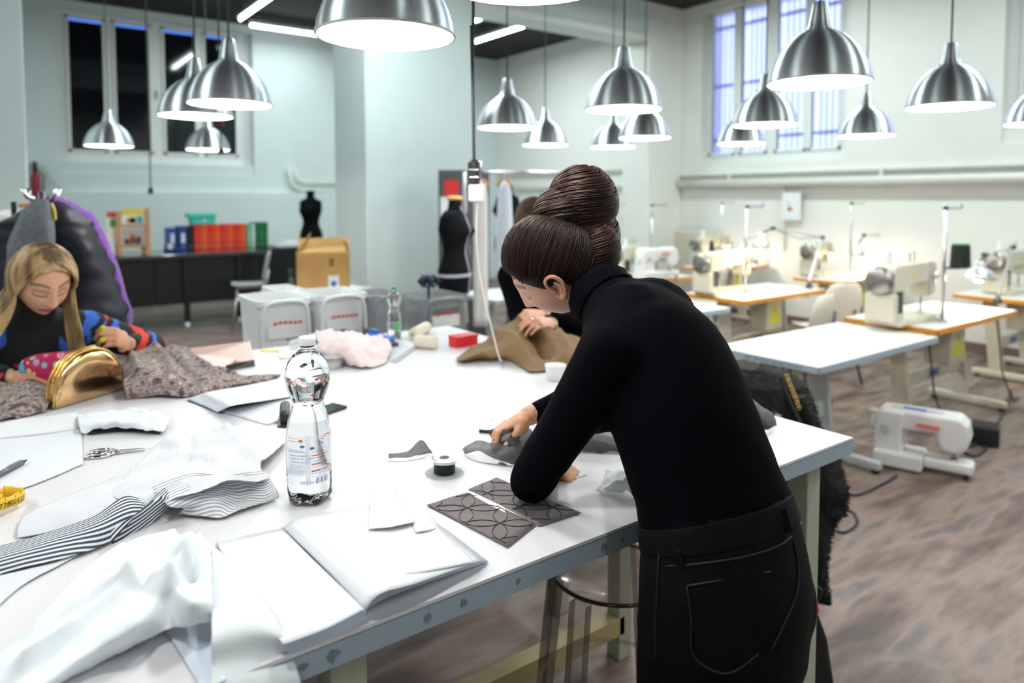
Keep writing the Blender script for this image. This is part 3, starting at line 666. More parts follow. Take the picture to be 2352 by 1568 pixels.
# ------------------------------------------------------------------ black desk and what stands on it
DZ = .90
dk = mat('desk_black', (.010, .010, .011), .30); dtop = mat('desk_top_gloss', (.05, .055, .06), .10, spec=.8)
d0 = atz(270, 590, DZ); dY = atz(432, 755, 0).y - .02
dxr = atz(592, 572, DZ).x
dt = thing('long_desk', 'long black desk with glossy top below the black-paned window', 'desk', ((-.4 + dxr) / 2, dY + .4, 0))
MB().box(-.4, dxr, dY, dY + 1.0, DZ - .04, DZ).build('desktop', dtop, dt, bevel=.004)
for i, (a, b_) in enumerate(((-.38, .55), (.57, 1.55), (1.57, dxr - .05))):
    MB().box(a, b_, dY + .08, dY + .10, .30, DZ - .04).build('front_panel', dk, dt)
MB().box(-.38, dxr - .05, dY + .102, dY + .112, .30, DZ - .04).build('back_panel', dk, dt)
for x in (-.3, .56, atz(432, 755, 0).x, atz(512, 745, 0).x + .2):
    MB().box(x - .03, x + .03, dY + .02, dY + .08, .09, DZ - .04).build('leg', dk, dt)
    MB().cyl((x - .02, dY + .05, .04), (x + .02, dY + .05, .04), .04, 14).build('caster', whitepl, dt)
MB().box(-.35, dxr - .1, dY + .5, dY + .54, .25, .31).build('rail', dk, dt)
cx0, cx1 = dxr + .02, dxr + 1.05; cy = dY + .35
cbn = thing('low_cabinet', 'black low cabinet joining the desk under the small dress form', 'cabinet', ((cx0 + cx1) / 2, cy + .3, 0))
MB().box(cx0, cx1, cy, cy + .75, .10, DZ).build('body', dk, cbn); 
for k in range(2):
    a = cx0 + .02 + k * (cx1 - cx0) / 2; dd = MB().box(a, a + (cx1 - cx0) / 2 - .04, cy - .015, cy, .14, DZ - .02).build('door', dk, cbn, bevel=.003)
    MB().cyl((a + .08, cy - .035, .60), (a + .08, cy - .035, .72), .006, 8).build('handle', steel, dd)
MB().box(cx0 + .03, cx1 - .03, cy + .05, cy + .7, 0, .10).build('plinth', black, cbn)
# binders
BY = dY + .62
def bcol(n, c): return mat('binder_' + n, srgb(*c), .45)
bl = [('blue', (40, 80, 170), 388, 405, .29), ('navy', (50, 70, 150), 412, 430, .31), ('black', (14, 16, 22), 432, 446, .31)]
xs = [447 + 119 * k / 12 for k in range(13)]
for i in range(12): bl.append((['red', 'scarlet', 'orange'][i % 3], [(232, 52, 34), (240, 68, 38), (255, 96, 40)][i % 3], xs[i], xs[i + 1] - .8, .325))
bl += [('pale green', (120, 190, 160), 568, 579, .325), ('white', (225, 230, 228), 580, 586, .32), ('dark green', (20, 105, 60), 587, 596, .34), ('leaf green', (30, 120, 65), 597, 606, .34), ('green', (25, 112, 60), 607, 616, .34)]
blabels = {'blue': 'blue binder standing apart at the end of the binder row', 'navy': 'navy binder with white spine label between blue and black binders', 'black': 'black binder leaning on the first red binder', 'pale green': 'pale green binder next to the last red binder', 'white': 'slim white binder among the green binders', 'dark green': 'first of the three dark green binders at the row end', 'leaf green': 'middle one of the three dark green binders at the row end', 'green': 'last of the three dark green binders, nearest the small dress form'}
ords = ['first', 'second', 'third', 'fourth', 'fifth', 'sixth', 'seventh', 'eighth', 'ninth', 'tenth', 'eleventh', 'twelfth']; ri = 0
for nm, c, a, b_, h_ in bl:
    xa, xb = atY(a, 560, BY).x, atY(b_, 560, BY).x
    lb = blabels.get(nm)
    if lb is None: lb = f'{nm} ring binder, {ords[ri]} in the red row counted from the black binder'; ri += 1
    t = thing('ring_binder', lb, 'binder', ((xa + xb) / 2, BY, DZ), group='ring binders on the black desk')
    MB().box(xa, xb, BY, BY + .27, DZ + .001, DZ + h_).build('cover', bcol(nm.replace(' ', '_'), c), t, bevel=.003)
    MB().box(xa + (xb - xa) * .25, xb - (xb - xa) * .25, BY - .0012, BY, DZ + .10, DZ + .22).build('spine_label', whitep if nm in ('navy', 'blue') else bcol(nm.replace(' ', '_') + '_tag', tuple(min(255, v + 22) for v in c)), t)
    MB().cyl(((xa + xb) / 2, BY - .0015, DZ + .05), ((xa + xb) / 2, BY + .001, DZ + .05), .009, 10).build('finger_ring', steel, t)
xa, xb = atY(430, 500, BY).x, atY(495, 500, BY).x; tq = mat('turquoise_card', srgb(70, 205, 185), .45); zt = DZ + .331
t = thing('turquoise_box', 'turquoise card box lying on top of the red binders', 'box', ((xa + xb) / 2, BY + .1, zt))
MB().box(xa + .06, xb, BY + .01, BY + .24, zt, zt + .085).build('body', tq, t, bevel=.004); MB().box(xa + .02, xb + .01, BY, BY + .25, zt + .085, zt + .135).build('lid', tq, t, bevel=.006)
MB().box(xa + .2, xb - .12, BY + .0075, BY + .0095, zt + .02, zt + .07).build('label', whitep, t)
q = atz(400, 578, DZ); t = thing('tape_dispenser', 'small blue tape dispenser on the desk before the blue binder', 'tape dispenser', (q.x, q.y, DZ))
bm_ = mat('blue_plastic', srgb(25, 50, 130), .4)
MB().prism([(-.12, 0), (.12, 0), (.12, .03), (.03, .05), (-.02, .10), (-.1, .10)], -.035, .035, Matrix(((1, 0, 0, q.x), (0, 0, -1, q.y), (0, 1, 0, DZ), (0, 0, 0, 1)))).build('body', bm_, t, bevel=.006); MB().cyl((q.x - .05, q.y - .04, DZ + .07), (q.x - .05, q.y + .04, DZ + .07), .035, 16).build('tape_roll', whitepl, t)
# wooden display frame with pictures
WY = dY + .35; wood = ramp_mat('pale_wood', [(.3, srgb(190, 130, 80)), (.6, srgb(222, 170, 118))], 6, .5, (1, 1, 8))
fx0, fx1 = atY(268, 540, WY).x, atY(345, 540, WY).x; fz1 = atY(300, 482, WY).z
t = thing('wooden_display_stand', 'small wooden display stand holding colourful prints on the desk', 'display stand', ((fx0 + fx1) / 2, WY, DZ))
for x in (fx0, fx1 - .05): MB().box(x, x + .05, WY, WY + .05, DZ, fz1 + (.02 if x > fx0 else -.02)).build('post', wood, t); MB().beam((x + .025, WY + .05, fz1 - .1), (x + .025, WY + .35, DZ + .02), .04, .04).build('brace', wood, t)
zm_ = atY(300, 522, WY).z
for z in (zm_, DZ + .08, fz1 - .06): MB().box(fx0, fx1, WY - .004, WY + .03, z, z + .035).build('rail', wood, t)
pcols = [(236, 208, 90), (245, 240, 225), (70, 150, 190), (215, 80, 70), (90, 160, 80)]
pm = [mat('print_%d' % i, srgb(*c), .5) for i, c in enumerate(pcols)]
t2 = thing('picture_print', 'yellow-topped print in the upper part of the wooden display stand', 'picture', ((fx0 + fx1) / 2, WY - .02, zm_))
MB().box(fx0 + .06, fx1 - .07, WY - .018, WY - .012, zm_ + .036, fz1 + .02).build('sheet', pm[1], t2)
MB().box(fx0 + .06, fx1 - .07, WY - .0195, WY - .0182, fz1 - .06, fz1 + .02).build('yellow_header', pm[0], t2); MB().box(fx1 - .22, fx1 - .15, WY - .0195, WY - .0182, zm_ + .05, fz1 - .08).build('yellow_figure', pm[0], t2); MB().box(fx1 - .14, fx1 - .08, WY - .0195, WY - .0182, zm_ + .045, zm_ + .13).build('blue_figure', pm[2], t2); MB().box(fx0 + .1, fx0 + .2, WY - .0195, WY - .0182, zm_ + .05, zm_ + .11).build('brown_figure', wood, t2)
t2 = thing('picture_print', 'pale photo print in the lower part of the wooden display stand', 'picture', ((fx0 + fx1) / 2, WY - .02, DZ + .1))
MB().box(fx0 + .06, fx1 - .06, WY - .018, WY - .012, DZ + .116, zm_ - .01).build('sheet', mat('print_grey', srgb(190, 170, 165), .5), t2)
for k in range(5): x = fx0 + .08 + k * (fx1 - fx0 - .2) / 5; MB().box(x, x + .05, WY - .0195, WY - .0182, DZ + .13, DZ + .18 + .03 * (k % 3)).build('figure', [black, wood, pm[3], pm[2], dsteel][k], t2)
q = atY(256, 500, WY + .1); t2 = thing('picture_print', 'red and green card standing behind the wooden display stand', 'picture', (q.x, WY + .1, DZ))
MB().box(q.x - .05, q.x + .1, WY + .1, WY + .105, DZ + .001, fz1 - .02).build('sheet', pm[1], t2); MB().box(q.x - .05, q.x + .1, WY + .098, WY + .0995, fz1 - .09, fz1 - .02).build('red_strip', pm[3], t2); MB().box(q.x - .02, q.x + .08, WY + .098, WY + .0995, fz1 - .2, fz1 - .11).build('green_patch', pm[4], t2)
# paper pile on the cabinet
q = atz(655, 566, DZ + .02) + Vector((.22, 0, 0))
for k in range(3):
    tag(MB().box(q.x - .25 + k * .06, q.x + .16 + k * .05, cy + .15 + .03 * k, cy + .45, DZ + .001 + k * .022, DZ + .021 + k * .022).build('paper_stack', whitep), ('bottom', 'middle', 'top')[k] + ' white paper stack of the pile on the black cabinet', 'papers', 'paper pile on the cabinet')

# ------------------------------------------------------------------ dress forms
formm = mat('form_black_jersey', (.004, .0045, .006), .9, bump=.05, bscale=500, spec=.15); tapem = mat('form_tape', (.45, .48, .58), .7)
capm = mat('form_cap_wood', (.78, .52, .20), .45)
FORM = [(0, .125, .105), (.04, .152, .118), (.12, .168, .125), (.20, .160, .118), (.28, .128, .098), (.33, .113, .088), (.38, .120, .092), (.44, .142, .108), (.49, .155, .126), (.53, .160, .124), (.57, .168, .105), (.61, .170, .09), (.635, .150, .08), (.65, .105, .068), (.665, .062, .055), (.70, .052, .05), (.735, .050, .048)]
def dress_form(loc, z0, rz, label, s=1.0, stand=True, tapes=False, cap=capm):
    t = thing('dress_form', label, 'dress form', (loc[0], loc[1], loc[2]), rz, 'black dress forms')     # faces -y locally
    n = 28
    def ring(z, a, b_, k=1.0):
        r = []
        for i in range(n):
            an = 2 * math.pi * i / n; x = a * math.cos(an) * k; y = b_ * math.sin(an) * k
            if y < 0 and .40 < z < .56: y *= 1 + .30 * math.exp(-((abs(x) - .075) / .05) ** 2) * math.exp(-((z - .485) / .05) ** 2)
            if y > 0 and z < .24: y *= 1.08
            r.append(Vector((x * s, y * s, z0 + z * s)))
        return r
    zz = []
    for j in range(len(FORM) - 1):
        for k in range(3):
            f = k / 3; f2 = f; zz.append(tuple(FORM[j][i] * (1 - f2) + FORM[j + 1][i] * f2 for i in range(3)))
    zz.append(FORM[-1]); MB().loft([ring(*q_) for q_ in zz]).build('torso', formm, t, smooth=True, local=True)
    MB().lathe([(.055 * s, z0 + .735 * s), (.064 * s, z0 + .742 * s), (.064 * s, z0 + .758 * s), (.04 * s, z0 + .768 * s)], 20).build('neck_cap', cap, t, smooth=True, local=True)
    if tapes:
        m = MB()
        for zc in (.155,):
            m.loft([ring(zc - .012, .1665, .123, 1.012), ring(zc, .1685, .1245, 1.016), ring(zc + .012, .1665, .123, 1.012)], False)
        m.build('hip_tape', tapem, t, smooth=True, local=True)
        m = MB(); rows = []
        for (z, a, b_) in zz[:-4]:
            r = ring(z, a, b_, 1.012); k = 21 if True else 0
            p_ = r[k]; tn = (r[(k + 1) % n] - r[k - 1]).normalized() * .0095 * s; rows.append([p_ - tn, p_ + tn])
        m.grid(rows).build('centre_tape', tapem, t, smooth=True, local=True)
    if stand:
        MB().cyl((0, 0, .25), (0, 0, z0 + .01), .013, 10).build('pole', mat('stand_brass', (.30, .23, .13), .4, metal=.8), t, smooth=True, local=True)
        for k in range(3):
            a = k * 2.094; MB().tube([(0, 0, .28), (.12 * math.cos(a), .12 * math.sin(a), .2), (.24 * math.cos(a), .24 * math.sin(a), .015)], .011, 8).build('tripod_leg', dsteel, t, smooth=True, local=True)
    return t
q = dep(1045, 570, 5.0); dress_form((q.x, q.y, 0), 1.565 - (675 - 455) * 5.0 / 1630, math.radians(35), 'black dress form with pale tape lines standing before the plaster pillar', .90, tapes=True)
q = dep(1166, 500, 7.4); dress_form((q.x, q.y, 0), 1.68 - .735, math.radians(200), 'black dress form behind the pale shirt in the beam opening', 1.0, cap=mat('cap_dull', (.45, .38, .30), .5))
q = dep(714, 500, 9.6); dress_form((q.x, q.y, DZ), .0, math.radians(-60), 'small black dress form standing on the cabinet by the wall pipes', 1.0, stand=False, cap=formm)

# ------------------------------------------------------------------ grey locker, garments on rack
kt = 7.05
c = dep(1066, 600, kt); th = math.radians(-36.5 + 3); gm = mat('locker_grey', (.085, .08, .085), .5)
top = 1.565 + 64 * kt / 1630; hw = 58 * kt / 1630
lk = thing('metal_locker', 'dark grey metal locker with red poster standing before the pillar', 'locker', (c.x, c.y, 0), th)
MB().box(-hw, hw, 0, .4, .04, top).build('body', gm, lk, local=True); MB().box(-hw + .02, hw - .02, .03, .38, 0, .04).build('plinth', black, lk, local=True)
for k in (0, 1):
    d_ = MB().box(-hw + .01 + k * hw, -.012 + k * hw, -.018, -.001, .07, top - .02).build('door', gm, lk, bevel=.003, local=True)
    MB().box(-hw + .05 + k * hw, -hw + .065 + k * hw, -.03, -.019, 1.0, 1.1).build('handle', steel, d_, local=True)
MB().box(-.012, .012, -.022, -.001, .05, top - .01).build('door_strip', mat('locker_strip', (.38, .39, .42), .4), lk, local=True)
def stuck(name, x0, x1, z0, z1, col, lb, cat='poster'):
    o = MB().box(x0, x1, -.0245, -.0225, z0, z1).build(name, mat(name + lb[:9], col, .6), local=True); o.matrix_world = Matrix.Translation((c.x, c.y, 0)) @ Matrix.Rotation(th, 4, 'Z'); tag(o, lb, cat)
stuck('red_poster', -hw + .06, -.05, top - .26, top - .10, (.62, .03, .025), 'red poster fixed on the dark grey locker')
stuck('white_notice', -hw + .02, -.06, top - .55, top - .265, (.75, .77, .80), 'white sheet under the red poster on the grey locker')
kt = 5.6; c = dep(1104, 500, kt); th = math.radians(-36.5); RX = Vector((math.cos(th), math.sin(th), 0))
rk = thing('garment_rack', 'thin metal garment rack carrying the white garment and pale shirt', 'garment rack', (c.x, c.y, 0), th)
zr = 1.565 + 30 * kt / 1630 + .10
MB().cyl((-.12, 0, zr), (.62, 0, zr), .011, 8).build('rail', steel, rk, smooth=True, local=True)
for x in (-.12, .62): MB().cyl((x, 0, .05), (x, 0, zr), .011, 8).build('post', steel, rk, smooth=True, local=True); MB().cyl((x, -.22, .05), (x, .22, .05), .012, 8).build('foot', dsteel, rk, local=True); [MB().cyl((x - .01, y_, .025), (x + .01, y_, .025), .025, 10).build('caster', blackpl, rk, local=True) for y_ in (-.2, .2)]
MB().cyl((-.12, 0, .35), (.62, 0, .35), .009, 8).build('lower_rail', steel, rk, local=True)
def garment(x, ztop, zbot, wtop, wbot, m_, lb, nm, depth=.04):
    t = thing(nm, lb, 'garment', (c.x + RX.x * x, c.y + RX.y * x, zbot), th)
    M0 = zbot
    rows = []
    for j in range(15):
        v = j / 14; z = (ztop - .06) * (1 - v) + zbot * v - M0; w_ = wtop + (wbot - wtop) * v; sh_ = .05 * max(0, 1 - v * 12)
        r = []
        for i in range(20):
            an = 2 * math.pi * i / 20; k = 1 + .22 * v * math.sin(an * 5 + x * 9); r.append(Vector((w_ * math.cos(an) * (1 - sh_ * 4), depth * k * math.sin(an), z + sh_ * 0 - .04 * abs(math.cos(an)) * (1 - v))))
        rows.append(r)
    MB().loft(rows).build('fabric', m_, t, smooth=True, local=True)
    hz = ztop - .06 - M0
    MB().tube([(-wtop * 1.15, 0, hz - .05), (-.03, 0, hz + .0), (.03, 0, hz), (wtop * 1.15, 0, hz - .05)], .013, 8).build('hanger', wood, t, smooth=True, local=True)
    MB().tube(path([(0, 0, hz), (0, 0, hz + .04), (.018, 0, hz + .06), (.0, 0, hz + .082), (-.018, 0, hz + .065)], 5), .003, 6).build('hook', chrome, t, local=True)
    return t
garment(0, zr, 1.565 - 295 * kt / 1630, .055, .06, mat('cotton_white', (.80, .80, .80), .8), 'long white garment on a wooden hanger behind the white plug', 'white_garment')
garment(.19, zr, .92, .05, .085, mat('cotton_pale_blue', (.66, .74, .84), .8), 'pale blue shirt on a hanger beside the long white garment', 'pale_shirt')

# ------------------------------------------------------------------ cardboard box, plain tables, plastic bins
card = ramp_mat('cardboard', [(.3, srgb(186, 142, 82)), (.7, srgb(204, 162, 100))], 5, .8)
bt = 6.1; c = dep(764, 675, bt); th = math.radians(8); zb0 = c.z
bt_ = thing('bench_table', 'white bench table under the cardboard box', 'table', (c.x, c.y + .2, 0), th)
MB().box(-.5, .45, -.35, .35, zb0 - .03, zb0).build('tabletop', white, bt_, local=True, bevel=.003)
for x in (-.45, .40):
    for y in (-.3, .3): MB().cyl((x, y, 0), (x, y, zb0 - .03), .018, 8).build('leg', steel, bt_, local=True)
th = math.radians(-22); W_, D_, H_ = .22, .20, 95 * bt / 1630
cbx = thing('cardboard_box', 'open brown cardboard box with raised flaps beside the pillar', 'box', (c.x, c.y + .2, zb0 + .001), th)
k = .004
for nm, b6 in (('side', (-W_, W_, -D_, -D_ + k, 0, H_)), ('side', (-W_, W_, D_ - k, D_, 0, H_)), ('side', (-W_, -W_ + k, -D_, D_, 0, H_)), ('side', (W_ - k, W_, -D_, D_, 0, H_)), ('bottom', (-W_, W_, -D_, D_, 0, k))): MB().box(*b6).build(nm, card, cbx, local=True)
def flap(a, b_, tip1, tip2):
    MB().grid([[Vector(a), Vector(b_)], [Vector(tip1), Vector(tip2)]]).build('flap', card, cbx, solid=.005, local=True)
flap((-W_, -D_, H_), (-W_, D_, H_), (-W_ + .12, -D_ + .1, H_ + .17), (-W_ + .08, D_, H_ + .06))
flap((W_, -D_, H_), (W_, D_, H_), (W_ - .02, -D_ + .02, H_ + .09), (W_ - .06, D_, H_ + .09))
flap((-W_, D_, H_), (W_, D_, H_), (-W_, D_ + .05, H_ + .1), (W_, D_ + .05, H_ + .11))
flap((-W_ + .02, -D_, H_), (W_, -D_, H_), (-W_ + .05, -D_ + .1, H_ + .03), (W_, -D_ + .12, H_ + .05))
MB().box(.04, .13, -D_ - .001, -D_, .02, .16).build('shipping_label', whitep, cbx, local=True); MB().cyl((.085, -D_ - .0008, .09), (.085, -D_ - .0022, .09), .025, 14).build('blue_mark', label_blue, cbx, local=True)
MB().box(.05, .09, -D_ - .001, -D_, .24, .31).build('printed_icon', mat('card_print', srgb(140, 100, 52), .8), cbx, local=True)
q = dep(668, 655, 6.0); tag(MB().lathe([(.03, 0), (.033, .02), (.033, .13), (.014, .16), (.014, .19), (.018, .19), (.018, .22)], 14, c=(q.x, q.y, zb0 + .001)).build('dark_bottle', mat('bottle_dark', (.01, .03, .015), .2), smooth=True), 'small dark bottle beside the cardboard box', 'bottle')
BZ = .70
st = station(.75, 2.30, 3.10, 4.02, BZ, 'white side table hidden behind the rear cutting table carrying plastic bins', grey_leg, **wh)
binm = mat('bin_translucent', (.83, .86, .88), .35, alpha=1); binm2 = mat('bin_clear', (.80, .83, .86), .2, trans=.75)
redink = mat('marker_red', (.75, .10, .10), .6)
def bin_(px0_, px1_, pyt, Y, lb, m_=binm, tagc=True):
    a, b_ = atY(px0_, pyt, Y), atY(px1_, pyt, Y); w_ = (b_.x - a.x) / 2 * .965; h = (a.z + b_.z) / 2 - BZ
    t = thing('plastic_bin', lb, 'storage bin', ((a.x + b_.x) / 2, Y + .15, BZ + .001), 0, 'plastic storage bins behind the rear table')
    def rr(wx, wy, z): return [Vector(((wx - .03) * sx + .03 * math.cos(an) , (wy - .03) * sy + .03 * math.sin(an), z)) for sx, sy, a0 in ((1, 1, 0), (-1, 1, 90), (-1, -1, 180), (1, -1, 270)) for an in [math.radians(a0 + q_) for q_ in (0, 30, 60, 90)]]
    rings = [rr(w_ * .84, .125, 0), rr(w_ * .97, .15, h - .03), rr(w_ * 1.02, .158, h - .028), rr(w_ * 1.02, .158, h), rr(w_ * .96, .148, h), rr(w_ * .93, .143, h - .03), rr(w_ * .81, .12, .006)]
    MB().loft(rings).build('tub', m_, t, smooth=False, local=True)
    MB().tube(path([(-w_ * .80, -.166, h * .2), (-w_ * .86, -.168, h * .55), (-w_ * .80, -.168, h * .86), (-w_ * .5, -.17, h * .97), (w_ * .5, -.17, h * .97), (w_ * .8, -.168, h * .86), (w_ * .86, -.168, h * .55)], 5), .008, 8).build('handle', m_, t, smooth=True, local=True)
    if tagc:
        def fw(z, o_): return -(.125 + .025 * z / (h - .03)) - o_
        for r_, (x0, x1, z) in enumerate(((-.05, .09, h * .72), (-.04, .06, h * .62))):
            for q_ in range(6):
                x = x0 + (x1 - x0) * q_ / 6; MB().obox((x + .008, fw(z, .003), z + rnd.uniform(-.004, .004)), (.008, 0, 0), (0, .0008, 0), (0, 0, .006)).build('marker_text', redink, t, local=True)
        MB().obox((.01, fw(h * .67, .0015), h * .67), (.085, 0, 0), (0, .0008, 0), (0, .005, .05)).build('label', whitep, t, local=True)
    return t
bin_(586, 717, 688, 3.25, 'white plastic bin with red lettering at the end near the desk chair')
bin_(722, 846, 676, 3.25, 'white plastic bin with red lettering, second from the desk chair')
bin_(846, 935, 678, 3.25, 'half-clear plastic bin behind the green-capped bottle', binm2, False)
bin_(962, 1078, 682, 3.25, 'clear plastic bin with red-lettered white label beneath the taped dress form', binm2, True)
bin_(640, 708, 668, 3.62, 'small white bin peeking up behind the first lettered bin', whitepl, False)
# navy fabric thing standing in the clear bin
q = atY(985, 640, 3.36); nv = mat('navy_cloth', (.012, .022, .055), .7)
t = thing('navy_umbrella', 'small folded navy umbrella sticking out of the clear bin', 'umbrella', (q.x, 3.36, BZ + .02))
zt = atY(985, 640, 3.36).z
MB().cyl((q.x - .01, 3.36, BZ + .02), (q.x, 3.36, zt), .008, 8).build('shaft', nv, t)
rows = []
m = MB()
for k in range(6):
    a = k * 1.047 + .3; p1 = Vector((q.x, 3.36, zt + .01)); p2 = p1 + Vector((math.cos(a) * .055, math.sin(a) * .055, -.025)); p3 = p1 + Vector((math.cos(a + .6) * .03, math.sin(a + .6) * .03, -.06))
    m.tube([p1, (p1 + p2) / 2 + Vector((0, 0, .012)), p2, p3], [.006, .016, .012, .003], 6)
m.build('folded_canopy', nv, t, smooth=True)

# ------------------------------------------------------------------ coats on a coat stand behind the blonde woman
ctp = 3.5
def C_(x, y, t=ctp): return dep(x, y, t)
base = C_(105, 600); cs = thing('coat_stand', 'coat stand loaded with coats behind the blonde woman', 'coat stand', (base.x, base.y + .12, 0))
MB().cyl((base.x, base.y + .12, 0), (base.x, base.y + .12, C_(105, 440).z), .016, 10).build('pole', dsteel, cs, smooth=True)
for k in range(4): a = k * 1.57 + .4; MB().tube([(base.x, base.y + .12, .25), (base.x + .25 * math.cos(a), base.y + .12 + .25 * math.sin(a), .012)], .012, 8).build('foot', dsteel, cs)
for k in range(4): a = k * 1.57 + .6; z = C_(105, 452).z; MB().tube([(base.x, base.y + .12, z - .05), (base.x + .08 * math.cos(a), base.y + .12 + .08 * math.sin(a), z), (base.x + .1 * math.cos(a), base.y + .12 + .1 * math.sin(a), z + .04)], .009, 8).build('hook', chrome, cs, smooth=True)
def hang(nm, lb, m_, prof, t0, thick, quilt=0, folds=.012, seed=0, mats=None):
    # prof rows: (py, px_left, px_right); a puffed garment hanging at depth t0
    t = thing(nm, lb, 'coat', Vector((*dep((prof[0][1] + prof[0][2]) / 2, prof[0][0], t0)[:2], dep(0, prof[-1][0], t0).z)))
    rings = []; n = 36; rows = []
    for j in range(len(prof) - 1):
        for k in range(6): f = k / 6; rows.append([prof[j][i] * (1 - f) + prof[j + 1][i] * f for i in range(3)])
    rows.append(list(prof[-1]))
    for j, (py, xl, xr) in enumerate(rows):
        a, b_ = dep(xl, py, t0), dep(xr, py, t0); cc = (a + b_) / 2; w_ = (b_ - a).length / 2; v = j / (len(rows) - 1)
        r = []
        for i in range(n):
            an = 2 * math.pi * i / n; k = 1 + .05 * math.sin(an * 7 + seed + v * 2) + noise.noise((math.cos(an) * 2 + seed, math.sin(an) * 2, v * 5)) * .10
            if quilt: k *= 1 + .055 * abs(math.sin(v * math.pi * quilt))
            th_ = thick * min(1, .35 + v * 2.5)
            r.append(cc + vR * (w_ * math.cos(an) * (k if abs(math.sin(an)) > .2 else 1)) + vF * (th_ * k * math.sin(an)) + vZ * noise.noise((an, v * 3, seed)) * .012)
        rings.append(r)
    MB().loft(rings[::-1]).build('body', m_, t, smooth=True)
    return t
puf = mat('puffer_navy', (.010, .012, .019), .5, noise_amt=.3, nscale=9, spec=.3); pur = mat('wool_purple', (.13, .022, .26), .9, noise_amt=.2, nscale=60, bump=.5, bscale=180, sheen=.3); gre = mat('grey_wool', (.11, .125, .135), .9, noise_amt=.2, nscale=40, bump=.3, bscale=200)
pk = hang('purple_coat', 'purple wool coat showing along the edge of the dark puffer jacket', pur, [(452, 108, 128), (466, 100, 160), (490, 95, 205), (540, 90, 236), (600, 90, 262), (660, 90, 282), (720, 90, 297), (760, 90, 295)], 3.62, .08, seed=3)
pf = hang('puffer_jacket', 'dark navy quilted puffer jacket hanging on the coat stand', puf, [(462, 88, 128), (480, 60, 165), (510, 10, 196), (550, -40, 215), (600, -60, 240), (660, -70, 262), (720, -75, 283), (790, -75, 286)], 3.42, .13, quilt=9, seed=5)
MB().tube(path([C_(118, 468, 3.27), C_(124, 485, 3.26), C_(126, 505, 3.25)], 5), .008, 6).build('zip', mat('zip_yellow', (.6, .4, .05), .4), pf)
gs = hang('grey_scarf', 'grey wool scarf draped over the puffer jacket', gre, [(458, 84, 108), (480, 62, 112), (520, 40, 118), (560, 26, 120), (610, 20, 116), (660, 16, 112)], 3.22, .07, seed=8)
q = C_(45, 472, 3.6); t = thing('coat_hanger', 'pale wooden hanger behind the grey scarf', 'hanger', q)
MB().tube([q, q + vR * .06 + vZ * .008, q + vR * .13 - vZ * .004], .011, 8).build('bar', wood, t, smooth=True); MB().cyl(q - vR * .03 - vZ * .05, q - vR * .03 + vZ * .02, .012, 8).build('hook_post', black, t)
wc = hang('white_coat', 'white garment hanging beside the grey scarf at the picture edge', mat('cotton_white', (.80, .80, .80), .8), [(484, 10, 50), (500, -30, 62), (540, -50, 60), (620, -60, 60)], 3.75, .06, seed=2)
q = atY(82, 420, YW - .20); t = thing('fire_extinguisher', 'red fire extinguisher hanging on the wall behind the coats', 'fire extinguisher', (q.x, q.y, q.z - .12))
MB().lathe([(.05, -.45), (.058, -.43), (.058, .07), (.045, .11), (.02, .13), (.02, .16)], 18, c=q).build('cylinder', mat('extinguisher_red', (.30, .01, .025), .35), t, smooth=True); MB().box(q.x - .03, q.x + .03, q.y - .02, q.y + .02, q.z + .16, q.z + .19).build('valve', black, t); MB().tube([q + Vector((.02, 0, .17)), q + Vector((.09, 0, .1)), q + Vector((.08, 0, -.2))], .01, 6).build('hose', black, t, smooth=True)
MB().box(q.x - .02, q.x + .02, q.y + .05, q.y + .198, q.z - .2, q.z + .28).build('wall_bracket', black, t)
q = dep(240, 545, 8.15); t = thing('paper_carton', 'white carton standing on the desk beside the purple coat', 'box', (q.x, q.y + .1, DZ + .001))
MB().box(q.x - .09, q.x + .10, q.y, q.y + .2, DZ + .001, DZ + .15).build('body', whitep, t, bevel=.003); MB().prism([(-.10, 0), (.11, .0), (.02, .07), (-.10, .13)], -.11, .11, Matrix(((1, 0, 0, q.x), (0, 0, -1, q.y + .1), (0, 1, 0, DZ + .152), (0, 0, 0, 1)))).build('lid', whitep, t, bevel=.003)
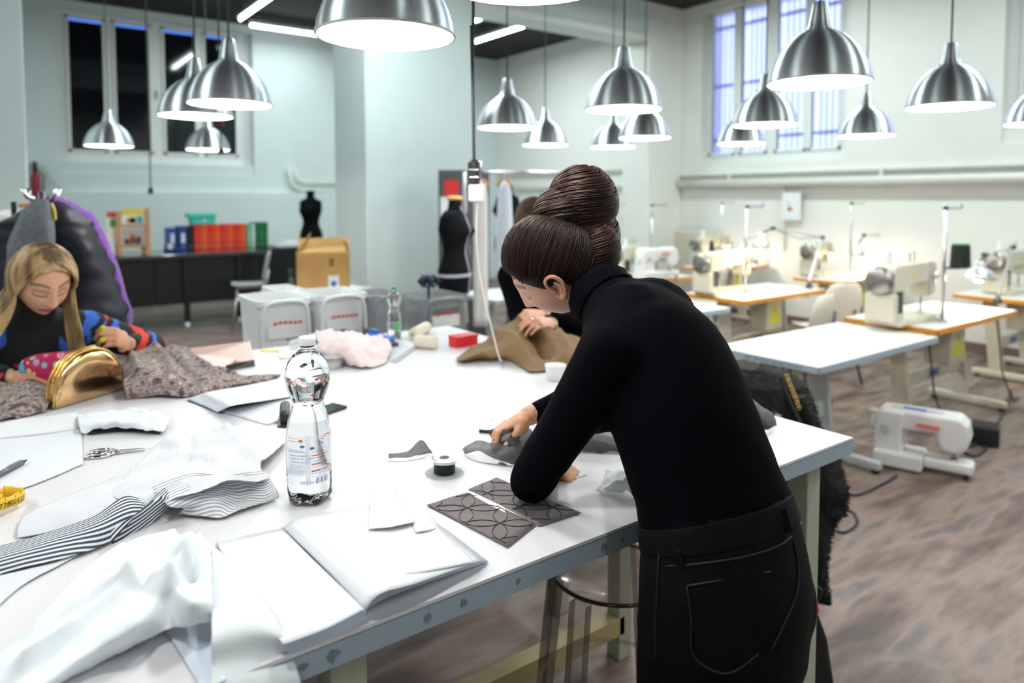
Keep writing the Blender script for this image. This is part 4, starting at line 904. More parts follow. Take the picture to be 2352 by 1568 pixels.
# ------------------------------------------------------------------ cloth tools
def cr(p0, p1, p2, p3, t): return .5 * ((2 * p1) + (p2 - p0) * t + (2 * p0 - 5 * p1 + 4 * p2 - p3) * t * t + (3 * p1 - p0 - 3 * p2 + p3) * t ** 3)
def refine(rows, n):
    out = []
    m = len(rows)
    for i in range(m - 1):
        a, b_, c, d = rows[max(i - 1, 0)], rows[i], rows[i + 1], rows[min(i + 2, m - 1)]
        for k in range(n): out.append([cr(p, q, r, s, k / n) for p, q, r, s in zip(a, b_, c, d)])
    return out + [rows[-1]]
def sheet_pts(rows, n=8, amp=.004, freq=14, seed=0, floor=None, aniso=(1, 1), fray=0, folds=()):
    # rows of (px, py, height above table) or Vector; smooth sheet with crumple noise
    R = [[(p if isinstance(p, Vector) else atz(p[0], p[1], T + p[2])) for p in r] for r in rows]
    R = refine(R, n); R = [list(c) for c in zip(*refine([list(c) for c in zip(*R)], n))]
    nj, ni = len(R), len(R[0]); FS = [([atz(*c).xy for c in pl], h_, w_) for pl, h_, w_ in folds]
    for j in range(nj):
        for i in range(ni):
            p = R[j][i]
            for pl, h_, w_ in FS:
                best = 9
                for a, b_ in zip(pl, pl[1:]):
                    ab = b_ - a; t_ = max(0, min(1, (p.xy - a).dot(ab) / max(ab.dot(ab), 1e-9))); best = min(best, (p.xy - a - ab * t_).length)
                p = p + Vector((0, 0, h_ * math.exp(-(best / w_) ** 1.5)))
            q = Vector((p.x * freq * aniso[0], p.y * freq * aniso[1], seed))
            d = noise.noise(q) + .5 * noise.noise(q * 2.1) + .9 * (1 - 2 * abs(noise.noise(q * 1.3 + Vector((7, 3, 1))))) * .6
            z = p.z + amp * d
            if fray and (j in (0, nj - 1) or i in (0, ni - 1)): p = p + Vector((rnd.uniform(-fray, fray), rnd.uniform(-fray, fray), 0))
            if floor is not None and TY0 <= p.y: z = max(z, T + floor)
            R[j][i] = Vector((p.x, p.y, z))
    return R
def sheet(name, rows, m_, label=None, cat=None, parent=None, thick=.0012, uv=None, **k):
    R = sheet_pts(rows, **k); mb = MB(); mb.grid(R); o = mb.build(name, m_, parent, smooth=True, solid=thick)
    nj, ni = len(R), len(R[0]); uvl = o.data.uv_layers.new(name='cloth')
    # arc-length uv in metres so that prints follow the cloth
    vs = [0]
    U = [[0.0] * ni for _ in R]; Vv = [[0.0] * ni for _ in R]
    for j in range(nj):
        for i in range(1, ni): U[j][i] = U[j][i - 1] + (R[j][i] - R[j][i - 1]).length
        if j:
            for i in range(ni): Vv[j][i] = Vv[j - 1][i] + (R[j][i] - R[j - 1][i]).length
    for poly in o.data.polygons:
        for li in poly.loop_indices:
            vi = o.data.loops[li].vertex_index; uvl.data[li].uv = (U[vi // ni][vi % ni], Vv[vi // ni][vi % ni])
    if label: tag(o, label, cat)
    return o
def stripe_mat(name, c1, c2, period, duty=.5, axis='Y', rough=.85):
    m = bpy.data.materials.new(name); m.use_nodes = True; N = m.node_tree.nodes; L = m.node_tree.links; b = N['Principled BSDF']; b.inputs['Roughness'].default_value = rough
    tc = N.new('ShaderNodeTexCoord'); sp = N.new('ShaderNodeSeparateXYZ'); L.new(tc.outputs['UV'], sp.inputs[0])
    a = N.new('ShaderNodeMath'); a.operation = 'DIVIDE'; a.inputs[1].default_value = period; L.new(sp.outputs[axis], a.inputs[0])
    f = N.new('ShaderNodeMath'); f.operation = 'FRACT'; L.new(a.outputs[0], f.inputs[0]); g = N.new('ShaderNodeMath'); g.operation = 'LESS_THAN'; g.inputs[1].default_value = duty; L.new(f.outputs[0], g.inputs[0])
    mx = N.new('ShaderNodeMix'); mx.data_type = 'RGBA'; L.new(g.outputs[0], mx.inputs['Factor']); mx.inputs['A'].default_value = (*c2, 1); mx.inputs['B'].default_value = (*c1, 1)
    L.new(mx.outputs['Result'], b.inputs['Base Color']); MAT[name] = m; return m

# ------------------------------------------------------------------ water bottles
water = glass_mat('water_and_pet', (.97, .99, 1), 0.0, 1.33)
def text_mesh(s, size):
    cu = bpy.data.curves.new('t', 'FONT'); cu.body = s; cu.size = size; cu.resolution_u = 2; o = bpy.data.objects.new('t', cu); COL.objects.link(o)
    dg = bpy.context.evaluated_depsgraph_get(); me = o.evaluated_get(dg).to_mesh(); V = [tuple(v.co) for v in me.vertices]; F = [tuple(p.vertices) for p in me.polygons]
    o.evaluated_get(dg).to_mesh_clear(); bpy.data.objects.remove(o); bpy.data.curves.remove(cu); return V, F
ink_b = mat('print_blue', (.08, .14, .42), .5); ink_r = mat('print_red', (.78, .12, .08), .5); ink_lb = mat('print_pale_blue', (.40, .52, .80), .5); ink_g = mat('print_green', (.05, .45, .12), .5)
def bottle(base, s, label, capm_, rz=0, mini=False):
    t = thing('water_bottle', label, 'bottle', base, rz)
    prof = [(.001, .0045), (.018, .004), (.030, .001), (.036, .0015), (.0425, .010), (.0445, .024), (.0445, .06), (.0438, .062), (.0445, .064), (.0445, .120), (.0440, .14), (.0405, .165), (.0345, .185), (.0312, .198), (.0315, .205), (.036, .217), (.0425, .235), (.0450, .252), (.0440, .268), (.0385, .285), (.029, .298), (.019, .306), (.0135, .311), (.0135, .318)]
    n = 60; m = MB(); rings = []
    for r, z in prof:
        ring_ = []
        for i in range(n):
            a = 2 * math.pi * i / n; k = 1.0
            if z < .03: k = 1 + .10 * math.cos(a * 5) * (1 - z / .03) * (1 if r > .01 else 0)
            dz = -.0 + (.007 * (1 - math.cos(a * 5)) * .5 * max(0, 1 - z / .012) if .012 < r < .04 and z < .006 else 0)
            ring_.append(Vector((r * k * s * math.cos(a), r * k * s * math.sin(a), (z + dz) * s)))
        rings.append(ring_)
    m.loft(rings); m.build('bottle_body', water, t, smooth=True, local=True)
    MB().lathe([(.0165 * s, .3185 * s), (.017 * s, .3195 * s), (.017 * s, .333 * s), (.0155 * s, .3355 * s), (.004, .336 * s)], 28).build('cap', capm_, t, smooth=True, local=True)
    MB().lathe([(.0145 * s, .3120 * s), (.018 * s, .3130 * s), (.018 * s, .3145 * s), (.0145 * s, .3155 * s)], 28).build('neck_ring', capm_, t, smooth=True, local=True)
    r0 = .0452 * s
    def arc(a0, a1, z0, z1, m_, nm, r=r0):
        k = max(2, int((a1 - a0) / 6)); rows = [[Vector((r * math.cos(math.radians(a0 + (a1 - a0) * i / k)), r * math.sin(math.radians(a0 + (a1 - a0) * i / k)), z)) for i in range(k + 1)] for z in (z0 * s, z1 * s)]
        return MB().grid(rows).build(nm, m_, t, smooth=True, local=True)
    film = mat('label_film', (.93, .95, 1), .3, alpha=.24)
    if mini:
        arc(0, 360, .05, .115, film, 'label'); arc(-115, -65, .06, .11, ink_g, 'green_print', r0 + .0004)
        return t
    # angle 270 looks along local -y; panels as on the photo
    arc(0, 360, .045, .146, film, 'label')
    def wrap(txt, ang, z, size, m_, nm='label_text', r=r0 + .0004):
        V, F = text_mesh(txt, size * s); q = MB(); q.add([Vector((r * math.cos(math.radians(ang) + x / r), r * math.sin(math.radians(ang) + x / r), z * s + y)) for x, y, _ in V], F); return q.build(nm, m_, t, local=True)
    for i, tx in enumerate(('questa bottiglia è', 'realizzata con il 30%', 'di plastica riciclata')): wrap(tx, 214, .1045 - i * .0065, .0058, ink_b)
    for (a0, a1, z) in ((208, 258, .113), (208, 258, .0865)): arc(a0, a1, z, z + .0008, ink_lb, 'box_line', r0 + .0004)
    for a0 in (208, 258): arc(a0, a0 + .8, .0865, .1138, ink_lb, 'box_line', r0 + .0004)
    wrap('1500 ml e', 243, .049, .0085, ink_b)
    for i in range(11): arc(208, 208 + 40 + 14 * ((i * 7) % 5) / 5, .117 - i * .0023 + (0 if i < 3 else -.026), .1177 - i * .0023 + (0 if i < 3 else -.026), ink_lb, 'text_line', r0 + .0004)
    for i in range(10): arc(272, 272 + 44 - 10 * ((i * 3) % 4) / 4, .118 - i * .0062, .1187 - i * .0062, ink_b if i % 2 else ink_lb, 'text_line', r0 + .0004)
    for z in (.104, .0865, .0725): arc(272, 296, z, z + .0022, ink_r, 'red_band', r0 + .0005); arc(300, 318, z + .0005, z + .0027, ink_r, 'red_band', r0 + .0005)
    for i in range(9): arc(284 + i * 4, 284 + i * 4 + (1.2 if i % 3 else 2.4), .048, .060, ink_b, 'barcode_bar', r0 + .0004)
    for (a, z, m_) in ((246, .136, ink_r), (250, .1245, ink_b), (274, .120, ink_b), (300, .127, ink_lb)):
        q = MB(); rr = .0046; q.grid([[Vector(((r0 + .0005) * math.cos(math.radians(a) + rr * f * math.cos(b_) / r0), (r0 + .0005) * math.sin(math.radians(a) + rr * f * math.cos(b_) / r0), z * s + rr * .62 * f * math.sin(b_))) for b_ in [2 * math.pi * i / 20 for i in range(21)]] for f in (.02, 1)]); q.build('round_logo', m_, t, local=True)
    arc(208, 240, .1335, .1345, ink_r, 'red_rule', r0 + .0004); arc(208, 240, .1395, .1403, ink_r, 'red_rule', r0 + .0004)
    for i in range(7): a = 292 + i * 6; arc(a, a + 6.5, .130 + .012 * math.sin(i * .42), .1318 + .012 * math.sin(i * .42), ink_r, 'red_swoosh', r0 + .0005)
    arc(258, 270.5, .046, .1455, mat('label_white_gap', (.93, .94, .97), .4, alpha=.5), 'label_seam', r0 + .0002)
    return t
q = atz(711, 1146); vdir = math.degrees(math.atan2(-q.y, -q.x)); bottle(q + Vector((0, 0, .0005)), 1.0, 'big clear water bottle with printed label standing on the cutting table', mat('cap_white', (.85, .86, .88), .4), math.radians(vdir - 266))
q = atz(906, 776); bottle(q + Vector((0, 0, .0005)), .68, 'small water bottle with green cap before the plastic bins', mat('cap_green', (.02, .45, .08), .4), 0, True)

# ------------------------------------------------------------------ open binder and papers
plasticw = mat('page_sleeve', (.84, .87, .92), .22, bump=.25, bscale=14, stretch=(3, 1, 1)); paper2 = mat('page_paper', (.82, .85, .91), .6); paper3 = mat('page_sleeve_blue', (.52, .62, .82), .3)
bd_ = thing('open_binder', 'open white portfolio binder with clear sleeves at the front of the table', 'binder', atz(745, 1320))
def pg(rows, nm, m_, th_=.0006, **k): return sheet(nm, rows, m_, parent=bd_, thick=th_, n=6, **{'amp': .0006, 'freq': 10, **k})
for L_ in range(9):
    z = .0015 + L_ * .0026; o = 0; e_ = (8 - L_) * 2.6
    pg([[(496 + o, 1246 + o, z), (572, 1228, z), (648, 1213, z)], [(570 + o, 1362 + o * .6, z), (660, 1330, z), (735, 1300, z)], [(650 + e_ * .6, 1480 + e_, z), (748 + e_ * .5, 1444 + e_, z), (838 + e_ * .3, 1398 + e_ * .9, z)]], 'page', plasticw if L_ > 7 else (paper2, paper3)[L_ % 2])
for L_ in range(7):
    z = .0012 + L_ * .0021; o = L_ * 1.2; c_ = .016 + L_ * .0018
    pg([[(648, 1213 - o * .3, z + .004), (690, 1195 - o, z + c_ * .9), (780, 1172, z + c_ * .5), (930 - o, 1158 - o * .5, z)], [(742, 1302, z + .004), (790, 1270 - o, z + c_), (880, 1245, z + c_ * .6), (1025 - o, 1216 - o * .4, z)], [(838, 1404 - o * .4, z + .003), (875, 1378 - o * 2.2, z + c_), (960, 1345 - o, z + c_ * .7), (1122 - o * 2, 1290 - o * .5, z + .001)]], 'page', plasticw if L_ > 5 else (paper2, paper3)[L_ % 2])
sheet('loose_paper', [[(770, 1222, .036), (880, 1205, .034), (985, 1190, .028)], [(820, 1270, .038), (930, 1252, .034), (1035, 1238, .026)], [(876, 1328, .036), (985, 1312, .030), (1092, 1290, .022)]], whitep, 'loose white sheet lying on the open binder', 'paper', n=6, amp=.0008, freq=8, thick=.0004)
sheet('loose_paper', [[(848, 1130, .020), (880, 1122, .022), (905, 1118, .018)], [(850, 1175, .030), (885, 1168, .034), (925, 1160, .026)], [(845, 1215, .040), (900, 1210, .042), (955, 1200, .036)]], whitep, 'folded white slip sticking up above the open binder', 'paper', n=6, amp=.002, freq=16, thick=.0004)
sheet('loose_paper', [[(905, 1142, .012), (940, 1138, .012), (962, 1135, .008)], [(935, 1180, .028), (962, 1176, .026), (985, 1172, .020)], [(955, 1222, .036), (985, 1218, .032), (1008, 1213, .026)]], whitep, 'small white envelope beside the slip on the binder', 'paper', n=5, amp=.0006, freq=10, thick=.0005)

# ------------------------------------------------------------------ white muslin in the foreground
muslin = mat('muslin', (.79, .84, .875), .85, bump=.04, bscale=900)
mu = thing('white_muslin', 'crumpled white cotton cloth draped at the front edge of the table', 'fabric', atz(330, 1400))
E0 = TY0 - .004
def over(px, py, Y): return atY(px, py, Y)
sheet('heap', [[(-60, 1560, .004), (110, 1400, .014), (215, 1290, .024), (320, 1240, .040), (425, 1222, .052), (486, 1262, .046)],
 [(-40, 1590, .018), (130, 1435, .040), (245, 1330, .058), (345, 1275, .040), (432, 1262, .075), (488, 1300, .060)],
 [(0, 1610, .008), (175, 1470, .026), (285, 1370, .036), (375, 1330, .070), (425, 1335, .045), (487, 1345, .062)],
 [(60, 1600, .014), (215, 1495, .034), (310, 1430, .058), (385, 1385, .044), (438, 1380, .074), (489, 1385, .055)],
 [(120, 1580, .002), (245, 1515, .006), (335, 1476, .012), (392, 1450, .016), (438, 1440, .030), (490, 1425, .034)]], muslin, parent=mu, n=16, amp=.0055, freq=17, floor=.0016, fray=.0010, folds=[([(470, 1262), (452, 1330), (410, 1400), (395, 1440)], .022, .010), ([(430, 1232), (400, 1300), (330, 1380), (180, 1500), (60, 1570)], .018, .011), ([(420, 1280), (370, 1350), (330, 1420)], -.020, .012), ([(350, 1245), (230, 1350), (90, 1480)], .014, .012), ([(300, 1290), (180, 1420), (60, 1530)], -.014, .012), ([(455, 1300), (445, 1400)], -.018, .009), ([(250, 1395), (340, 1415), (420, 1440)], .010, .008)])
sheet('hanging_end', [[(487, 1258, .050), (505, 1270, .048), (530, 1290, .036)], [(486, 1330, .052), (535, 1335, .046), (578, 1350, .032)], [(486, 1400, .048), (560, 1395, .044), (625, 1402, .030)], [(486, 1465, .044), (575, 1450, .036), (648, 1462, .022)], [over(485, 1530, .935), over(590, 1515, .935), over(668, 1505, .93)], [over(484, 1600, .905), over(600, 1585, .905), over(690, 1570, .905)], [over(484, 1700, .90), over(605, 1690, .898), over(705, 1670, .9)]], muslin, parent=mu, n=9, amp=.003, freq=12, thick=.0012)
sheet('under_fold', [[(375, 1440, .003), (430, 1425, .004), (470, 1415, .004)], [(420, 1510, .003), (460, 1500, .004), (500, 1490, .005)], [(460, 1575, .003), (500, 1570, .004), (520, 1560, .006)]], mat('plastic_sleeve_blue', (.74, .82, .94), .3), parent=mu, n=6, amp=.0006, freq=10)

# ------------------------------------------------------------------ striped shirting
st1 = stripe_mat('stripe_navy', (.02, .03, .055), (.74, .78, .80), .0098, .52); st2 = stripe_mat('stripe_pale', (.40, .45, .52), (.84, .85, .86), .0065, .35); st3 = stripe_mat('stripe_mid', (.36, .38, .42), (.82, .83, .84), .0085, .42); st4 = stripe_mat('stripe_fine', (.50, .56, .64), (.84, .85, .87), .0060, .3)
sf = thing('striped_fabric', 'long crumpled piece of navy and white striped shirting across the table', 'fabric', atz(330, 1160))
sheet('dark_band', [[(-60, 1270, .004), (80, 1234, .012), (160, 1208, .020), (225, 1182, .030), (285, 1142, .040), (325, 1148, .022)], [(-60, 1300, .012), (80, 1262, .018), (165, 1232, .024), (232, 1206, .030), (300, 1170, .030), (340, 1165, .018)], [(-60, 1330, .003), (85, 1300, .006), (170, 1275, .008), (240, 1250, .006), (310, 1215, .006), (362, 1188, .004)]], st1, parent=sf, n=10, amp=.0022, freq=9, floor=.001)
sheet('twisted_fold', [[(256, 1250, .018), (300, 1200, .040), (345, 1150, .052), (388, 1112, .046)], [(254, 1222, .030), (310, 1185, .050), (360, 1150, .054), (392, 1140, .040)], [(258, 1252, .004), (310, 1224, .010), (360, 1190, .010), (398, 1160, .012)]], st1, parent=sf, n=9, amp=.003, freq=14, floor=.001)
sheet('upper_cloth', [[(360, 1022, .006), (460, 995, .012), (560, 985, .014), (660, 985, .010)], [(300, 1090, .010), (400, 1055, .030), (520, 1035, .030), (655, 1015, .018)], [(240, 1135, .014), (350, 1110, .034), (480, 1085, .046), (600, 1070, .022)], [(330, 1160, .020), (395, 1150, .040), (505, 1112, .060), (620, 1100, .030)]], st4, parent=sf, n=14, amp=.0085, freq=14, floor=.001, fray=.001, folds=[([(380, 1030), (470, 1050), (560, 1040)], .016, .010), ([(300, 1100), (420, 1075), (500, 1100)], .018, .010), ([(430, 1000), (440, 1060), (420, 1110)], -.012, .010), ([(520, 1000), (560, 1060), (600, 1090)], .014, .010)])
sheet('front_flap', [[(350, 1120, .048), (440, 1092, .052), (520, 1092, .056), (610, 1082, .028)], [(385, 1160, .036), (470, 1130, .040), (560, 1110, .032), (625, 1110, .018)], [(420, 1168, .020), (500, 1160, .020), (575, 1138, .012), (640, 1138, .010)], [(410, 1182, .004), (500, 1190, .005), (555, 1172, .006), (636, 1146, .004)]], st3, parent=sf, n=10, amp=.0045, freq=12, floor=.001, aniso=(.6, 1.6))
sheet('pale_end', [[(50, 1190, .006), (130, 1150, .014), (210, 1118, .016), (290, 1090, .010)], [(40, 1215, .006), (120, 1190, .016), (205, 1160, .020), (290, 1130, .016)], [(40, 1235, .003), (110, 1222, .006), (200, 1196, .012), (280, 1150, .014)]], st2, parent=sf, n=9, amp=.0035, freq=14, floor=.001)
sheet('lower_corner', [[(-60, 1335, .003), (60, 1308, .004), (190, 1268, .004)], [(-60, 1370, .003), (30, 1345, .004), (110, 1312, .003)], [(-60, 1410, .002), (-5, 1392, .003), (40, 1345, .002)]], st2, parent=sf, n=7, amp=.0012, freq=10, floor=.0008)
sheet('pinstripe_cloth', [[(-60, 985, .002), (60, 960, .003), (182, 942, .003)], [(-60, 1060, .002), (70, 1040, .004), (188, 1005, .004)], [(-60, 1140, .002), (60, 1118, .004), (192, 1065, .003)]], st4, 'flat pale pinstripe cloth under the marker pen', 'fabric', n=8, amp=.0012, freq=8, floor=.0006, fray=.001)
sheet('paper_pattern', [[(-60, 985, .006), (70, 958, .008), (178, 945, .006)], [(-60, 1012, .005), (70, 1000, .006), (182, 985, .005)]], whitep, 'folded white tissue pattern at the table side by the floral cloth', 'paper', n=6, amp=.0012, freq=12, thick=.002, floor=.004)
fw_ = thing('folded_cloth', 'folded white cloth with dark underside beside the scissors', 'fabric', atz(283, 985))
sheet('upper_fold', [[(178, 955, .010), (260, 948, .022), (340, 945, .020), (386, 958, .012)], [(180, 975, .022), (270, 966, .034), (350, 962, .030), (388, 968, .018)], [(186, 994, .010), (270, 982, .016), (350, 990, .014), (376, 992, .010)]], muslin, parent=fw_, n=12, amp=.006, freq=30, floor=.002, folds=[([(200, 975), (280, 962), (340, 968)], .012, .006), ([(230, 985), (330, 975), (380, 972)], -.012, .006)])
sheet('dark_lining', [[(196, 992, .002), (270, 978, .004), (372, 985, .003)], [(205, 998, .002), (285, 990, .003), (368, 996, .002)]], mat('lining_dark', (.03, .05, .055), .8), parent=fw_, n=6, amp=.001, freq=20, floor=.0008)

# ------------------------------------------------------------------ small tools
sc_ = thing('scissors', 'silver fabric scissors lying beside the striped shirting', 'scissors', atz(270, 1042))
a, b_ = atz(212, 1046), atz(333, 1036); d = (b_ - a); n_ = Vector((-d.y, d.x, 0)).normalized(); z_ = Vector((0, 0, .004))
for k in (-1, 1):
    bl_ = [a + d * .42 + n_ * .006 * k, a + d * .55 - n_ * .004 * k * 0, b_ + n_ * .002 * k]
    Mz = MB(); Mz.loft([[p + n_ * w_ * .5 + z_ + Vector((0, 0, .002 * k)), p - n_ * w_ * .5 + z_ + Vector((0, 0, .002 * k)), p - n_ * w_ * .5 + z_ + Vector((0, 0, .002 * k + .0015)), p + n_ * w_ * .5 + z_ + Vector((0, 0, .002 * k + .0015))] for p, w_ in zip(bl_, (.010, .011, .002))]); Mz.build('blade', chrome, sc_)
    c_ = a + d * .14 + n_ * .016 * k; lp = [c_ + d.normalized() * .026 * math.cos(q) + n_ * .012 * math.sin(q) + z_ for q in [i * 6.2832 / 20 for i in range(21)]]
    MB().tube(lp, .0032, 8).build('handle', chrome, sc_, smooth=True); MB().tube([c_ + d.normalized() * .024 + z_, a + d * .44 + n_ * .005 * k + z_], .0035, 8).build('shank', chrome, sc_, smooth=True)
MB().cyl(a + d * .5, a + d * .5 + Vector((0, 0, .009)), .004, 10).build('pivot', steel, sc_)
pn = thing('marker_pen', 'dark grey pen lying on the pinstripe cloth', 'pen', atz(25, 1095)); z_ = Vector((0, 0, .012))
a, b_ = atz(62, 1068), atz(-40, 1122); MB().tube([a + z_, a.lerp(b_, .08) + z_, a.lerp(b_, .12) + z_], [.0015, .004, .0062], 10).build('cap', mat('pen_black', (.02, .02, .025), .3), pn, smooth=True); MB().cyl(a.lerp(b_, .12) + z_, b_ + z_, .0062, 10).build('barrel', mat('pen_grey', (.10, .11, .13), .35), pn, smooth=True); MB().box(*[0] * 0) if False else None
MB().beam(a.lerp(b_, .14) + z_ + Vector((0, 0, .007)), a.lerp(b_, .45) + z_ + Vector((0, 0, .008)), .003, .0015).build('clip', steel, pn)
tm = thing('measuring_tape', 'coiled yellow measuring tape with black numbers at the picture edge', 'measuring tape', atz(8, 1190)); ty = mat('tape_yellow', (.80, .50, .02), .4)
c0 = atz(2, 1188); TP = []
c0 = atz(-4, 1176)
for k in range(76):
    an = 1.1 + k * .17; r = .041 - .008 * math.sin(k * .11) ; zz = .0008 + .0011 * k * .22 + (.010 * max(0, math.sin(k * .085)))
    TP.append((c0 + Vector((r * math.cos(an), r * math.sin(an) * .9, zz))))
rows = [[p for p in TP], [p + Vector((0, 0, .021)) for p in TP]]
MB().grid(rows).build('tape_band', ty, tm, smooth=True, solid=.0007)
for k in range(4, 72, 2):
    p = TP[k]; tn = (TP[k + 1] - TP[k - 1]).normalized(); nr = Vector((tn.y, -tn.x, 0)); V, F = text_mesh(str(k // 2 + 8), .013); q = MB()
    q.add([p + nr * .0006 + tn * (x - .004) + Vector((0, 0, .004 + y)) for x, y, _ in V], F); q.build('tape_number', black, tm)
    MB().obox(p + nr * .0005 + Vector((0, 0, .0185)), tn * .0004, nr * .0002, Vector((0, 0, .002))).build('tick_mark', black, tm)
sp = thing('ribbon_spool', 'clear spool wound with black ribbon standing on the table', 'ribbon spool', atz(1021, 1092)); c0 = atz(1021, 1086)
clear = mat('clear_plastic', (.85, .88, .92), .12, alpha=.35)
MB().lathe([(.0430, .0), (.0435, .0006), (.0435, .0016), (.043, .0022)], 48, c=c0).build('lower_flange', clear, sp, smooth=False); MB().lathe([(.0430, .0330), (.0435, .0336), (.0435, .0346), (.043, .0352)], 48, c=c0).build('upper_flange', clear, sp)
MB().lathe([(.0235, .0023), (.0240, .004), (.0240, .0315), (.0235, .0329)], 40, c=c0).build('ribbon_winding', mat('ribbon_black', (.006, .006, .008), .5, bump=.2, bscale=600, stretch=(1, 1, 8)), sp, smooth=False)
MB().shell([(.0115, .0355), (.0350, .0355), (.0355, .0358), (.0115, .0358)], 40, c=c0).build('paper_ring', mat('spool_label', (.78, .80, .82), .5), sp); MB().lathe([(.0105, .0353), (.0105, .0357), (.002, .0357)], 24, c=c0).build('hub_hole', black, sp)
for k in range(9): an = 2.2 + k * .16; MB().obox(c0 + Vector((.027 * math.cos(an), .027 * math.sin(an), .0361)), Vector((-math.sin(an), math.cos(an), 0)) * .0014, Vector((math.cos(an), math.sin(an), 0)) * .0024, Vector((0, 0, .0002))).build('printed_mark', mat('mark_grey', (.4, .41, .44), .6), sp)
orgz = mat('organza_black', (.035, .03, .034), .45, alpha=.62, noise_amt=.3, nscale=300)
rb = thing('organza_ribbon', 'unrolled black organza ribbon curling beside the spool under the hand', 'ribbon', atz(1040, 1050))
satin = mat('ribbon_satin_edge', (.80, .80, .84), .4)
sheet('loose_end', [[(892, 1042, .012), (935, 1036, .010), (968, 1010, .036), (990, 1040, .008)], [(893, 1054, .002), (940, 1052, .002), (985, 1040, .006), (1000, 1046, .002)]], orgz, parent=rb, n=8, amp=.001, freq=20, floor=.0008, thick=.0004)
sheet('pale_edge', [[(890, 1050, .004), (940, 1050, .004), (985, 1034, .008)], [(890, 1060, .001), (945, 1057, .001), (1000, 1044, .001)]], satin, parent=rb, n=6, amp=.0005, freq=10, floor=.0012, thick=.0004)
sheet('loop', [[(1062, 1032, .010), (1095, 1012, .024), (1140, 1018, .020), (1190, 1000, .030)], [(1068, 1042, .006), (1110, 1030, .018), (1150, 1044, .012), (1200, 1035, .020)], [(1075, 1050, .002), (1120, 1058, .003), (1160, 1068, .003), (1210, 1058, .006)]], orgz, parent=rb, n=9, amp=.004, freq=22, floor=.0008, thick=.0004)
sheet('pale_edge', [[(1066, 1044, .008), (1100, 1036, .016), (1130, 1052, .010)], [(1080, 1054, .001), (1110, 1062, .002), (1190, 1072, .002)]], satin, parent=rb, n=6, amp=.0015, freq=18, floor=.0012, thick=.0004)
sheet('bunched_part', [[(1120, 985, .030), (1165, 990, .045), (1220, 985, .03)], [(1130, 1010, .016), (1180, 1015, .030), (1230, 1010, .02)], [(1150, 1030, .006), (1195, 1040, .012), (1240, 1030, .008)]], orgz, parent=rb, n=9, amp=.006, freq=30, floor=.0008, thick=.0004)
# lace samples with stitched rings
lace = mat('sheer_charcoal', (.15, .125, .13), .6, alpha=.9, noise_amt=.12, nscale=90); thr = mat('black_stitching', (.012, .010, .012), .6)
def patch(c4, lb, cen, ph=0):
    t = thing('embroidered_sample', lb, 'fabric', atz(*cen)); A = [atz(x, y, T + .0018) for x, y in c4]
    rows = [[A[0].lerp(A[3], j / 10).lerp(A[1].lerp(A[2], j / 10), i / 10) for i in range(11)] for j in range(11)]
    for j in range(11):
        for i in range(11): rows[j][i] = rows[j][i] + Vector((0, 0, .0012 + .001 * noise.noise(rows[j][i] * 30)))
    MB().grid(rows).build('sheer_fabric', lace, t, smooth=True, solid=.0005)
    ex = vR; ey = Vector((-ex.y, ex.x, 0)); c0 = (A[0] + A[1] + A[2] + A[3]) / 4; sp_ = .066; rr_ = sp_ * .7071; P2 = [(p.x, p.y) for p in A]
    def inside(p):
        sg = [(P2[(k + 1) % 4][0] - P2[k][0]) * (p.y - P2[k][1]) - (P2[(k + 1) % 4][1] - P2[k][1]) * (p.x - P2[k][0]) for k in range(4)]; return all(v > .0004 for v in sg) or all(v < -.0004 for v in sg)
    for i in range(-3, 4):
        for j in range(-3, 4):
            cc = c0 + ex * ((i + ph) * sp_) + ey * (j * sp_); run = []
            for q in range(49):
                p = cc + ex * (rr_ * math.cos(q * math.pi / 24)) + ey * (rr_ * math.sin(q * math.pi / 24)); ok = inside(p)
                if ok: run.append(Vector((p.x, p.y, T + .0040 + .001 * noise.noise(p * 30))))
                if (not ok or q == 48) and run:
                    if len(run) > 2: MB().tube(run, .0007, 4).build('stitched_ring', thr, t)
                    run = []
    return t
patch([(980, 1160), (1078, 1130), (1232, 1206), (1166, 1258)][::1], 'nearer charcoal sheer sample embroidered with petal rings beside the binder', (1105, 1195))
patch([(1075, 1124), (1140, 1098), (1335, 1178), (1240, 1209)], 'further charcoal sheer sample embroidered with petal rings under the elbow', (1200, 1155), .5)
sheet('white_tracing', [[(1072, 1130, .0035), (1082, 1128, .0035)], [(1150, 1172, .0032), (1162, 1166, .0032)], [(1234, 1208, .0015), (1237, 1206, .0015)]], whitep, 'narrow white paper strip between the two charcoal samples', 'paper', n=4, amp=.0002, freq=5, thick=.0004)
sheet('white_note', [[(1262, 1108, .001), (1305, 1082, .002), (1322, 1074, .001)], [(1272, 1118, .001), (1318, 1100, .001), (1348, 1090, .001)]], whitep, 'small white paper under the resting hand', 'paper', n=5, amp=.0003, freq=10, thick=.0005)
sheet('crumpled_tissue', [[(1395, 1082, .022), (1425, 1078, .030), (1462, 1090, .02)], [(1378, 1112, .012), (1420, 1105, .034), (1470, 1112, .024)], [(1366, 1128, .003), (1400, 1132, .008), (1465, 1138, .004)]], whitep, 'crumpled white tissue beside the waist of the standing woman', 'tissue', n=9, amp=.010, freq=45, floor=.001, thick=.0005)
sheet('grey_organza', [[(1320, 990, .014), (1370, 985, .02), (1440, 992, .012)], [(1315, 1015, .010), (1370, 1012, .024), (1445, 1018, .014)], [(1300, 1036, .002), (1370, 1040, .003), (1445, 1042, .002)]], orgz, 'dark sheer fabric lying behind the bent arm', 'fabric', n=8, amp=.006, freq=24, floor=.0008, thick=.0005)
